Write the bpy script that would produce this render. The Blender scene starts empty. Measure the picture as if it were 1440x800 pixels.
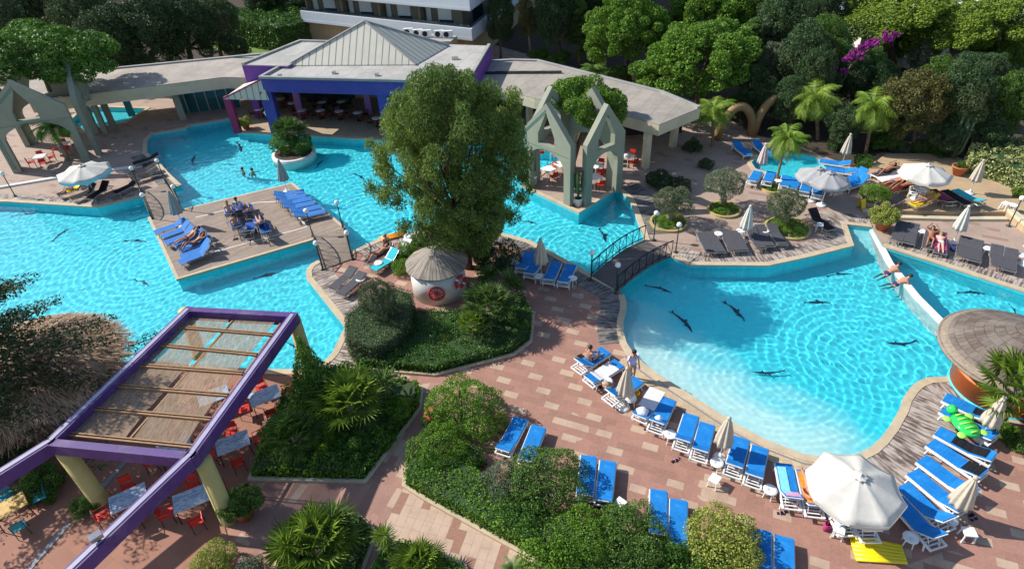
import bpy, math, random
import numpy as np
from mathutils import Vector
from mathutils.geometry import tessellate_polygon
S = bpy.context.scene
COL = S.collection
rad = math.radians
PI = math.pi

# ------------------------------------------------------------------ camera
CF, CH, CP, CR = 892.0, 20.5, rad(36.65), 0.05014
def at(x, y, z=0.0):
    u, v = x - 720, y - 400
    c, s = math.cos(CR), math.sin(CR)
    u2, v2 = u * c - v * s, u * s + v * c
    dy = CF * math.cos(CP) - v2 * math.sin(CP)
    dz = -(CF * math.sin(CP) + v2 * math.cos(CP))
    t = (z - CH) / dz
    return Vector((u2 * t, dy * t, z))
def pj(p):
    dz = p[2] - CH
    zc = p[1] * math.cos(CP) - dz * math.sin(CP)
    yc = -(p[1] * math.sin(CP) + dz * math.cos(CP))
    u2, v2 = CF * p[0] / zc, CF * yc / zc
    c, s = math.cos(CR), math.sin(CR)
    return 720 + u2 * c + v2 * s, 400 - u2 * s + v2 * c, zc
def zfor(p, ypx):                      # height above p that shows at picture row ypx
    lo, hi = 0.0, 60.0
    for _ in range(40):
        m = (lo + hi) / 2
        if pj((p[0], p[1], m))[1] > ypx: lo = m
        else: hi = m
    return lo
def mpp(p): return pj(p)[2] / CF       # metres per picture pixel at p

cam = bpy.data.cameras.new('camera')
camo = bpy.data.objects.new('camera', cam); COL.objects.link(camo)
cam.sensor_width = 36; cam.lens = 36 * CF / 1440; cam.clip_end = 2000
import mathutils
Rm = mathutils.Matrix.Rotation(PI / 2 - CP, 3, 'X')
fw = Rm @ Vector((0, 0, -1))
camo.rotation_euler = (mathutils.Matrix.Rotation(CR, 3, fw) @ Rm).to_euler()
camo.location = (0, 0, CH)
S.camera = camo

# ------------------------------------------------------------------ light
SUN_AZ, SUN_EL = 162.0, 38.0
w = bpy.data.worlds.new('World'); S.world = w; w.use_nodes = True
nt = w.node_tree; bg = nt.nodes['Background']
sky = nt.nodes.new('ShaderNodeTexSky'); sky.sky_type = 'NISHITA'; sky.sun_disc = False
sky.sun_elevation = rad(SUN_EL); sky.sun_rotation = rad(90 - SUN_AZ); sky.air_density = 1.0; sky.dust_density = .6
nt.links.new(sky.outputs[0], bg.inputs[0]); bg.inputs[1].default_value = 0.125
sun = bpy.data.lights.new('sun', 'SUN'); sun.energy = 4.6; sun.angle = rad(0.5); sun.color = (1, .955, .88)
so = bpy.data.objects.new('sun', sun); COL.objects.link(so)
sd = Vector((math.cos(rad(SUN_AZ)) * math.cos(rad(SUN_EL)), math.sin(rad(SUN_AZ)) * math.cos(rad(SUN_EL)), math.sin(rad(SUN_EL))))
so.rotation_euler = sd.to_track_quat('Z', 'Y').to_euler(); so.location = sd * 80
sun.cycles.is_caustics_light = True
S.view_settings.view_transform = 'Standard'; S.view_settings.look = 'None'
S.view_settings.exposure = 0.5; S.view_settings.gamma = 1
S.cycles.use_denoising = True
S.cycles.max_bounces = 7; S.cycles.transparent_max_bounces = 12; S.cycles.diffuse_bounces = 3
S.cycles.sample_clamp_indirect = 4

# ------------------------------------------------------------------ materials
M = {}
class NT:
    def __init__(s, name):
        s.m = bpy.data.materials.new(name); s.m.use_nodes = True
        s.t = s.m.node_tree; s.p = s.t.nodes['Principled BSDF']; s.out = s.t.nodes['Material Output']
    def n(s, typ, **kw):
        x = s.t.nodes.new('ShaderNode' + typ)
        for k, v in kw.items():
            if k in x.inputs.keys(): x.inputs[k].default_value = v
            else: setattr(x, k, v)
        return x
    def l(s, a, b): s.t.links.new(a, b)
    def coord(s, which='Object'): return s.n('TexCoord').outputs[which]
    def mapping(s, src, rot=0, scale=(1, 1, 1)):
        mp = s.n('Mapping'); s.l(src, mp.inputs[0]); mp.inputs['Rotation'].default_value = (0, 0, rot); mp.inputs['Scale'].default_value = scale
        return mp.outputs[0]
    def noise(s, src, scale, detail=3, rough=.5):
        x = s.n('TexNoise', Scale=scale, Detail=detail, Roughness=rough)
        if src is not None: s.l(src, x.inputs['Vector'])
        return x.outputs['Fac']
    def ramp(s, src, stops, interp='LINEAR'):
        r = s.n('ValToRGB'); s.l(src, r.inputs[0]); cr = r.color_ramp; cr.interpolation = interp
        while len(cr.elements) < len(stops): cr.elements.new(.5)
        for e, (p, c) in zip(cr.elements, stops): e.position = p; e.color = (*c, 1) if len(c) == 3 else c
        return r.outputs[0]
    def mix(s, f, a, b, mode='MIX'):
        x = s.n('MixRGB', blend_type=mode)
        for i, v in enumerate((f, a, b)):
            if hasattr(v, 'is_output'): s.l(v, x.inputs[i])
            elif i == 0: x.inputs[0].default_value = v
            else: x.inputs[i].default_value = (*v, 1)
        return x.outputs[0]
    def math(s, op, a, b=0.0):
        x = s.n('Math', operation=op)
        for i, v in enumerate((a, b)):
            if hasattr(v, 'is_output'): s.l(v, x.inputs[i])
            else: x.inputs[i].default_value = v
        return x.outputs[0]
    def bump(s, src, strength=.3, dist=.02):
        b = s.n('Bump', Strength=strength, Distance=dist); s.l(src, b.inputs['Height']); s.l(b.outputs[0], s.p.inputs['Normal'])
def plain(key, col, rough=.6, var=.12, scale=6, metal=0, spec=.4, bump=0, dirt=None):
    t = NT(key); co = t.coord()
    nz = t.noise(co, scale, 4, .6)
    a = tuple(max(0, c * (1 - var)) for c in col); b = tuple(min(1, c * (1 + var)) for c in col)
    c = t.ramp(nz, [(.3, a), (.7, b)])
    if dirt:
        c = t.mix(t.ramp(t.noise(co, scale * .35, 5, .7), [(.52, (0, 0, 0)), (.72, (dirt[1],) * 3)]), c, dirt[0])
    t.l(c, t.p.inputs['Base Color'])
    t.p.inputs['Roughness'].default_value = rough; t.p.inputs['Metallic'].default_value = metal; t.p.inputs['Specular IOR Level'].default_value = spec
    if bump: t.bump(t.noise(co, scale * 4, 3), bump)
    M[key] = t.m
    return t.m
plain('white_plastic', (.78, .78, .76), .35, .04, 3)
plain('blue_fabric', (.012, .20, .56), .8, .14, 5, spec=.2, bump=.25)
t = NT('blue_fabric'); co = t.coord(); st = t.noise(t.mapping(co, 0, (9, 1.2, 1)), 1, 3, .6); c = t.ramp(t.noise(t.mapping(co, 0, (3, 2, 1)), 1.3, 4, .7), [(.3, (.008, .15, .46)), (.6, (.014, .21, .57)), (.8, (.04, .28, .62))])
t.l(c, t.p.inputs['Base Color']); t.p.inputs['Roughness'].default_value = .75; t.p.inputs['Specular IOR Level'].default_value = .2; t.bump(st, .7, .03); M['blue_fabric'] = t.m
plain('faded_blue_fabric', (.04, .17, .47), .8, .14, 5, spec=.2, bump=.25)
plain('deep_blue_fabric', (.02, .09, .36), .8, .14, 5, spec=.2)
plain('teal_fabric', (.03, .42, .50), .8, .1, 5, spec=.2)
plain('grey_sling', (.075, .073, .082), .75, .15, 8, spec=.25)
plain('black_fabric', (.012, .012, .016), .8, .2, 8, spec=.2)
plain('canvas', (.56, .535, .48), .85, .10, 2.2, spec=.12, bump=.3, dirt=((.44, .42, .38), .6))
plain('shaded_canvas', (.34, .335, .34), .85, .1, 2.2, spec=.12)  # canvas tone greyed to paint in the shade on the kids pool parasols
plain('beige_canvas', (.50, .44, .35), .85, .1, 5, spec=.15, bump=.2)
plain('grey_canvas', (.30, .34, .32), .85, .1, 5, spec=.15)
plain('striped_canvas', (.60, .50, .46), .85, .2, 9, spec=.15)
plain('towel_white', (.66, .64, .66), .95, .1, 10, spec=.05, bump=.3)
plain('towel_pink', (.62, .32, .48), .95, .3, 14, spec=.05)
plain('towel_cyan', (.22, .60, .72), .95, .1, 10, spec=.05)
plain('towel_orange', (.72, .26, .04), .95, .4, 8, spec=.05)
plain('towel_purple', (.35, .05, .16), .95, .3, 9, spec=.05)
plain('yellow_vinyl', (.80, .60, .01), .35, .06, 4)
plain('orange_vinyl', (.80, .28, .02), .35, .1, 4)
plain('red_vinyl', (.62, .04, .03), .35, .1, 4)
plain('green_vinyl', (.03, .58, .10), .15, .25, 5)
plain('light_green_vinyl', (.35, .75, .12), .2, .1, 5)
plain('black_metal', (.015, .016, .02), .45, .2, 5, metal=.3)
plain('green_metal', (.012, .05, .035), .4, .2, 5)
plain('grey_metal', (.45, .45, .47), .35, .1, 5, metal=.7)
plain('cream_render', (.56, .49, .34), .8, .08, 1.5, dirt=((.34, .29, .21), .45))
plain('grey_green_concrete', (.255, .27, .205), .8, .07, 1.2, dirt=((.20, .22, .17), .7), bump=.15)
plain('groove_green', (.05, .16, .13), .7, .1)
plain('coping', (.50, .40, .27), .75, .1, 2.5, dirt=((.34, .27, .19), .6))
plain('white_render', (.66, .64, .60), .8, .05, 1.5, dirt=((.40, .38, .35), .5))
plain('purple_paint', (.078, .034, .165), .55, .16, 2.2, dirt=((.17, .12, .22), .7))
plain('blue_paint', (.045, .052, .30), .55, .1, 1.6, dirt=((.09, .09, .30), .6))
plain('violet_paint', (.17, .05, .30), .5, .06, 1.2)
plain('magenta_paint', (.30, .025, .10), .5, .1, 1.5)
plain('mauve_paint', (.28, .14, .38), .5, .06, 1.2)
plain('yellow_paint', (.44, .36, .13), .6, .1, 1.6, dirt=((.30, .25, .08), .7))
plain('ochre_paint', (.27, .165, .07), .6, .12, 1.6)
plain('orange_paint', (.58, .12, .015), .45, .1, 1.5)
plain('terracotta', (.42, .13, .05), .75, .15, 4)
plain('soil', (.055, .042, .028), .95, .3, 3, bump=.3)
plain('bark', (.12, .085, .06), .9, .3, 8, bump=.5)
plain('pale_bark', (.25, .20, .15), .9, .25, 8, bump=.5)
plain('palm_bark', (.22, .15, .09), .9, .35, 12, bump=.5)
plain('skin', (.46, .23, .14), .55, .08, 9)
plain('pale_skin', (.60, .36, .27), .55, .08, 9)
plain('tan_skin', (.30, .13, .07), .5, .08, 9)
plain('dark_hair', (.02, .014, .01), .6, .2)
plain('light_hair', (.30, .19, .08), .6, .2)
plain('shirt_lilac', (.50, .48, .66), .9, .08, 10)
plain('white_cloth', (.75, .74, .74), .9, .06, 10)
plain('red_cloth', (.55, .03, .04), .8, .1, 10)
plain('navy_cloth', (.02, .03, .12), .8, .1, 10)
plain('khaki_cloth', (.35, .29, .20), .8, .1, 10)
plain('red_plastic', (.62, .035, .02), .4, .1, 5)
plain('faded_red_plastic', (.50, .10, .06), .5, .15, 5)
plain('teal_paint', (.02, .28, .32), .5, .1, 5)
plain('brown_wicker', (.15, .035, .02), .6, .3, 14)
plain('black_wicker', (.03, .018, .016), .6, .3, 14)
plain('rail_wood', (.30, .17, .08), .6, .25, 7)
plain('yellow_wood', (.52, .32, .08), .6, .2, 7)
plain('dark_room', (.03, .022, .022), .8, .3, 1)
plain('sand_floor', (.38, .29, .19), .8, .1, 1)
plain('dolphin_paint', (.004, .018, .05), .6, .1, 5)
plain('grey_roof', (.30, .30, .29), .85, .15, .6, dirt=((.18, .17, .15), .7))
plain('hotel_white', (.52, .58, .62), .7, .04, .5, dirt=((.38, .42, .45), .4))
plain('hotel_wall', (.15, .14, .10), .8, .1, .8)
plain('shutter', (.50, .55, .55), .6, .05, 1)
plain('hotel_tan', (.34, .27, .15), .8, .1, .8)
plain('channel_metal', (.34, .32, .42), .5, .12, 3)
plain('drain_metal', (.22, .22, .23), .6, .1, 5)
plain('purple_flower', (.27, .02, .21), .8, .3, 3)
def glassy(key, col, rough=.06):
    t = NT(key); t.p.inputs['Base Color'].default_value = (*col, 1); t.p.inputs['Roughness'].default_value = rough; t.p.inputs['Specular IOR Level'].default_value = .8; M[key] = t.m
glassy('teal_glass', (.01, .09, .10)); glassy('dark_glass', (.012, .02, .03))
t = NT('globe'); t.p.inputs['Base Color'].default_value = (.85, .84, .8, 1); t.p.inputs['Roughness'].default_value = .15; M['globe'] = t.m

def paving(key, ang, red, light, thr, bw=.63, rh=.33, joint=.006, fine=True, jcol=(.24, .17, .13), thrvar=.25, redvar=.12, mscale=.12, lattice=False):
    t = NT(key); co = t.coord()
    v = t.mapping(co, -rad(ang))
    b = t.n('TexBrick', offset=.5, squash=1.0); t.l(v, b.inputs['Vector'])
    b.inputs['Scale'].default_value = 1; b.inputs['Brick Width'].default_value = bw; b.inputs['Row Height'].default_value = rh
    b.inputs['Mortar Size'].default_value = joint; b.inputs['Mortar Smooth'].default_value = .3
    b.inputs['Color1'].default_value = (0, 0, 0, 1); b.inputs['Color2'].default_value = (1, 1, 1, 1); b.inputs['Mortar'].default_value = (0, 0, 0, 1)
    r = t.math('ADD', b.outputs['Color'], t.math('MULTIPLY', t.math('SUBTRACT', t.noise(co, mscale, 1), .5), thrvar * 2))
    isl = t.math('GREATER_THAN', r, thr)
    if lattice:
        sp = t.n('SeparateXYZ'); t.l(v, sp.inputs[0]); jr = t.math('FLOOR', t.math('DIVIDE', sp.outputs['Y'], rh)); ev = t.math('LESS_THAN', t.math('FLOORED_MODULO', jr, 2.0), .5)
        ii = t.math('FLOOR', t.math('ADD', t.math('DIVIDE', sp.outputs['X'], bw), .5)); md = t.math('LESS_THAN', t.math('FLOORED_MODULO', t.math('ADD', t.math('ADD', ii, t.math('MULTIPLY', jr, .5)), .05), 3.0), .5)
        lt = t.math('MULTIPLY', ev, md); big = t.math('GREATER_THAN', t.noise(co, .16, 1), .60); lt2 = t.math('MULTIPLY', t.math('GREATER_THAN', b.outputs['Color'], .62), big)
        isl = t.math('MAXIMUM', t.math('MULTIPLY', lt, t.math('LESS_THAN', b.outputs['Color'], .93)), lt2)
    n2 = t.ramp(b.outputs['Color'], [(0, tuple(c * (1 - redvar) for c in red)), (.7, tuple(c * (1 + redvar) for c in red))])
    c = t.mix(isl, n2, light)
    st = t.noise(co, .7, 5, .65)
    c = t.mix(t.ramp(st, [(.45, (0, 0, 0)), (.72, (.5,) * 3)]), c, tuple(x * .62 for x in red))
    c = t.mix(t.ramp(t.noise(co, 9, 4, .7), [(.3, (.0,) * 3), (.8, (.22,) * 3)]), c, tuple(min(1, x * 1.35) for x in light))
    c = t.mix(t.math('MULTIPLY', b.outputs['Fac'], .8), c, jcol)
    if fine:
        b2 = t.n('TexBrick', offset=0.0); t.l(v, b2.inputs['Vector'])
        b2.inputs['Scale'].default_value = 1; b2.inputs['Brick Width'].default_value = bw / 2; b2.inputs['Row Height'].default_value = rh
        b2.inputs['Mortar Size'].default_value = joint * .8
        c = t.mix(t.math('MULTIPLY', b2.outputs['Fac'], .45), c, jcol)
    t.l(c, t.p.inputs['Base Color']); t.p.inputs['Roughness'].default_value = .75; t.p.inputs['Specular IOR Level'].default_value = .3
    t.bump(b.outputs['Fac'], -.4, .01)
    M[key] = t.m
paving('brick_paving', -24, (.305, .15, .113), (.45, .325, .235), .80, lattice=True, rh=.35)
paving('path_paving', -113, (.31, .165, .13), (.45, .32, .235), .82, bw=.85, rh=.33)
paving('beige_path', -108, (.30, .145, .10), (.48, .35, .26), .14, bw=.9, rh=.33, thrvar=.08)
paving('plaza_paving', -28, (.38, .285, .225), (.29, .19, .155), .93, fine=False, jcol=(.27, .19, .15), redvar=.05, thrvar=.1)
paving('terracotta_tiles', -32, (.33, .155, .10), (.30, .14, .095), .5, bw=.6, rh=.6, fine=False, jcol=(.20, .12, .09), redvar=.07)
paving('sand_terrace', -20, (.44, .32, .19), (.42, .30, .19), .6, bw=.6, rh=.4, fine=False, jcol=(.34, .25, .16), redvar=.04)
paving('cream_tiles', 0, (.50, .38, .24), (.48, .35, .22), .6, bw=.32, rh=.3, fine=False, jcol=(.24, .17, .11))

def timber(key, dark, lightc, freq=26, use='UV', ang=0, long=1.2):
    t = NT(key)
    v = t.coord(use)
    v = t.mapping(v, ang, (freq, long, 1))
    a = t.noise(v, 1.0, 2, .6); w_ = t.noise(t.mapping(t.coord('Object'), 0, (1, 1, 1)), .9, 4, .7)
    f = t.math('ADD', t.math('MULTIPLY', a, .75), t.math('MULTIPLY', w_, .35))
    c = t.ramp(f, [(.36, tuple(x * .55 for x in dark)), (.48, dark), (.62, lightc)])
    t.l(c, t.p.inputs['Base Color']); t.p.inputs['Roughness'].default_value = .85; t.bump(a, .5, .02)
    M[key] = t.m
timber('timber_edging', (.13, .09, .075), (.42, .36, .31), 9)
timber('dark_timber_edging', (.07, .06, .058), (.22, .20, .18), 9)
timber('thatch', (.16, .11, .075), (.42, .35, .27), 10, long=.5)
timber('hut_thatch', (.15, .125, .10), (.30, .26, .215), 9, long=.5)
timber('dark_thatch', (.10, .075, .06), (.22, .18, .15), 12, long=.7)
timber('straw', (.24, .15, .09), (.46, .33, .22), 3)
def decking(key, ang, c1, c2, w_=.14):
    t = NT(key); co = t.coord(); v = t.mapping(co, -rad(ang))
    b = t.n('TexBrick', offset=.37); t.l(v, b.inputs['Vector'])
    for k, x in (('Scale', 1), ('Brick Width', 2.6), ('Row Height', w_), ('Mortar Size', .008), ('Mortar Smooth', .2)): b.inputs[k].default_value = x
    b.inputs['Color1'].default_value = (*c1, 1); b.inputs['Color2'].default_value = (*c2, 1); b.inputs['Mortar'].default_value = (.05, .04, .035, 1)
    c = t.mix(t.ramp(t.noise(co, .8, 5, .7), [(.4, (0, 0, 0)), (.7, (.5,) * 3)]), b.outputs['Color'], tuple(x * .65 for x in c1))
    t.l(c, t.p.inputs['Base Color']); t.p.inputs['Roughness'].default_value = .85; t.bump(b.outputs['Fac'], -.5, .01); M[key] = t.m
decking('island_decking', 38, (.27, .20, .155), (.36, .28, .22))
decking('bridge_decking', 0, (.22, .17, .13), (.30, .24, .19), .12)
decking('dark_bridge_decking', 0, (.10, .085, .08), (.15, .13, .12), .12)
decking('shingles', 20, (.13, .10, .085), (.19, .155, .13), .3)
def ribbed(key, col, ang, width):
    t = NT(key); co = t.coord(); v = t.mapping(co, -rad(ang))
    wv = t.n('TexWave', wave_type='BANDS', bands_direction='X'); t.l(v, wv.inputs['Vector']); wv.inputs['Scale'].default_value = .314 / width; wv.inputs['Distortion'].default_value = 0
    c = t.ramp(wv.outputs['Fac'], [(.0, tuple(x * .35 for x in col)), (.06, tuple(x * .45 for x in col)), (.1, col)])
    c = t.mix(t.ramp(t.noise(co, .6, 5, .7), [(.45, (0, 0, 0)), (.75, (.6,) * 3)]), c, tuple(x * .72 for x in col))
    t.l(c, t.p.inputs['Base Color']); t.p.inputs['Roughness'].default_value = .6; M[key] = t.m
def slabroof(key, ang, c1, c2):
    t = NT(key); co = t.coord(); v = t.mapping(co, -rad(ang))
    b = t.n('TexBrick', offset=.5); t.l(v, b.inputs['Vector'])
    for k, x in (('Scale', 1), ('Brick Width', 8), ('Row Height', 1.1), ('Mortar Size', .02), ('Mortar Smooth', .3)): b.inputs[k].default_value = x
    b.inputs['Color1'].default_value = (*c1, 1); b.inputs['Color2'].default_value = (*c2, 1); b.inputs['Mortar'].default_value = tuple(x * .6 for x in c1) + (1,)
    c = t.mix(t.ramp(t.noise(co, .5, 6, .7), [(.42, (0, 0, 0)), (.72, (.75,) * 3)]), b.outputs['Color'], tuple(x * .62 for x in c1))
    c = t.mix(t.ramp(t.noise(co, 3, 4, .7), [(.5, (0, 0, 0)), (.8, (.4,) * 3)]), c, tuple(x * 1.3 for x in c2))
    t.l(c, t.p.inputs['Base Color']); t.p.inputs['Roughness'].default_value = .85; M[key] = t.m
slabroof('walkway_roof', 75, (.33, .29, .25), (.40, .35, .30))
slabroof('walkway_roof_right', 60, (.30, .27, .23), (.36, .32, .27))
slabroof('pavilion_roof', 70, (.36, .35, .32), (.42, .40, .37))

t = NT('shingle_courses'); b = t.n('TexBrick', offset=.5); t.l(t.coord('UV'), b.inputs['Vector'])
for k, x in (('Scale', 1), ('Brick Width', .28), ('Row Height', .34), ('Mortar Size', .016), ('Mortar Smooth', .6)): b.inputs[k].default_value = x
b.inputs['Color1'].default_value = (.095, .07, .058, 1); b.inputs['Color2'].default_value = (.17, .135, .11, 1); b.inputs['Mortar'].default_value = (.035, .027, .022, 1)
c = t.mix(t.ramp(t.noise(t.coord(), 1.3, 5, .7), [(.45, (0, 0, 0)), (.7, (.6,) * 3)]), b.outputs['Color'], (.24, .21, .18)); t.l(c, t.p.inputs['Base Color']); t.p.inputs['Roughness'].default_value = .9; t.bump(b.outputs['Fac'], -.8, .03); M['shingle_courses'] = t.m
# pool tiles
t = NT('pool_tiles'); co = t.coord()
b = t.n('TexBrick', offset=0.0); t.l(co, b.inputs['Vector'])
for k, x in (('Scale', 1), ('Brick Width', .2), ('Row Height', .2), ('Mortar Size', .006)): b.inputs[k].default_value = x
b.inputs['Color1'].default_value = (.045, .62, .73, 1); b.inputs['Color2'].default_value = (.06, .69, .79, 1); b.inputs['Mortar'].default_value = (.09, .72, .79, 1)
sh = t.n('Attribute', attribute_name='shallow').outputs['Fac']
t.l(t.mix(sh, b.outputs['Color'], (.58, .80, .78)), t.p.inputs['Base Color']); t.p.inputs['Roughness'].default_value = .6; M['pool_tiles'] = t.m
t = NT('water'); t.p.inputs['Roughness'].default_value = 0.0; t.p.inputs['Transmission Weight'].default_value = 1; t.p.inputs['IOR'].default_value = 1.33
t.p.inputs['Base Color'].default_value = (.93, 1, 1, 1); M['water'] = t.m
# reed mats: open weave, light passes between the reeds
t = NT('reed_mat'); co = t.coord(); c = t.ramp(t.noise(t.mapping(co, rad(35), (30, 3, 1)), 1, 3), [(.3, (.22, .145, .09)), (.7, (.44, .32, .22))])
t.l(c, t.p.inputs['Base Color']); t.p.inputs['Roughness'].default_value = .9
tr = t.n('BsdfTransparent'); mx = t.n('MixShader'); mx.inputs[0].default_value = .5
t.l(tr.outputs[0], mx.inputs[1]); t.l(t.p.outputs[0], mx.inputs[2]); t.l(mx.outputs[0], t.out.inputs[0]); M['reed_mat'] = t.m
# mosaic table top
t = NT('mosaic'); co = t.coord(); b = t.n('TexBrick', offset=.5); t.l(co, b.inputs['Vector'])
for k, x in (('Scale', 1), ('Brick Width', .12), ('Row Height', .06), ('Mortar Size', .006)): b.inputs[k].default_value = x
b.inputs['Color1'].default_value = (.10, .22, .42, 1); b.inputs['Color2'].default_value = (.42, .52, .62, 1); b.inputs['Mortar'].default_value = (.6, .6, .6, 1)
t.l(b.outputs['Color'], t.p.inputs['Base Color']); t.p.inputs['Roughness'].default_value = .25; M['mosaic'] = t.m

def leafmat(key, c1, c2, trans=.25, patch=None, pscale=1.2):
    t = NT(key)
    rnd = t.n('NewGeometry').outputs['Random Per Island']
    c = t.ramp(rnd, [(0, tuple(x * .8 for x in c1)), (.5, c1), (1, c2)])
    if patch: c = t.mix(t.ramp(t.noise(t.coord(), pscale, 3), [(.42, (0, 0, 0)), (.62, (.85,) * 3)]), c, patch)
    t.l(c, t.p.inputs['Base Color']); t.p.inputs['Roughness'].default_value = .55; t.p.inputs['Specular IOR Level'].default_value = .25
    tl = t.n('BsdfTranslucent'); t.l(c, tl.inputs[0]); mx = t.n('MixShader'); mx.inputs[0].default_value = trans
    t.l(t.p.outputs[0], mx.inputs[1]); t.l(tl.outputs[0], mx.inputs[2]); t.l(mx.outputs[0], t.out.inputs[0]); M[key] = t.m
leafmat('leaf_bright', (.10, .21, .02), (.20, .33, .04), .3)
leafmat('leaf_pine', (.09, .20, .025), (.16, .30, .04), .25, patch=(.045, .11, .02), pscale=.9)
leafmat('leaf_yellow_pine', (.14, .22, .02), (.22, .30, .03), .2, patch=(.05, .10, .02), pscale=.8)
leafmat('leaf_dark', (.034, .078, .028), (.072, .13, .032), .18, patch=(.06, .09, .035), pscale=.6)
leafmat('leaf_evergreen', (.055, .11, .04), (.11, .18, .065), .2, patch=(.09, .12, .05), pscale=.6)
leafmat('leaf_mid', (.085, .17, .032), (.17, .28, .05), .28)
leafmat('leaf_hedge', (.075, .175, .025), (.14, .27, .042), .25, patch=(.045, .11, .02), pscale=.8)
leafmat('leaf_lush', (.13, .265, .025), (.25, .41, .045), .34, patch=(.085, .19, .022), pscale=.7)
leafmat('leaf_olive', (.13, .165, .095), (.23, .27, .17), .18)
leafmat('leaf_grey_hedge', (.095, .125, .06), (.16, .20, .10), .15)
leafmat('leaf_willow', (.10, .175, .04), (.22, .31, .075), .35, patch=(.23, .30, .05), pscale=.45)
leafmat('leaf_variegated', (.26, .30, .09), (.55, .55, .28), .2)
leafmat('leaf_lime', (.28, .33, .05), (.48, .48, .14), .25)
leafmat('leaf_palm', (.15, .26, .03), (.33, .42, .055), .35)
leafmat('leaf_fan_palm', (.08, .15, .035), (.19, .28, .07), .25)
leafmat('leaf_brownish', (.12, .12, .035), (.22, .19, .06), .2, patch=(.08, .09, .03), pscale=.9)
leafmat('leaf_cedar', (.035, .065, .022), (.08, .11, .035), .12)
leafmat('cactus_green', (.09, .15, .06), (.16, .22, .09), .0)
t = NT('lawn'); t.l(t.ramp(t.noise(t.coord(), 2, 5, .7), [(.3, (.07, .13, .015)), (.7, (.15, .24, .03))]), t.p.inputs['Base Color']); t.p.inputs['Roughness'].default_value = .9; M['lawn'] = t.m

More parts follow.
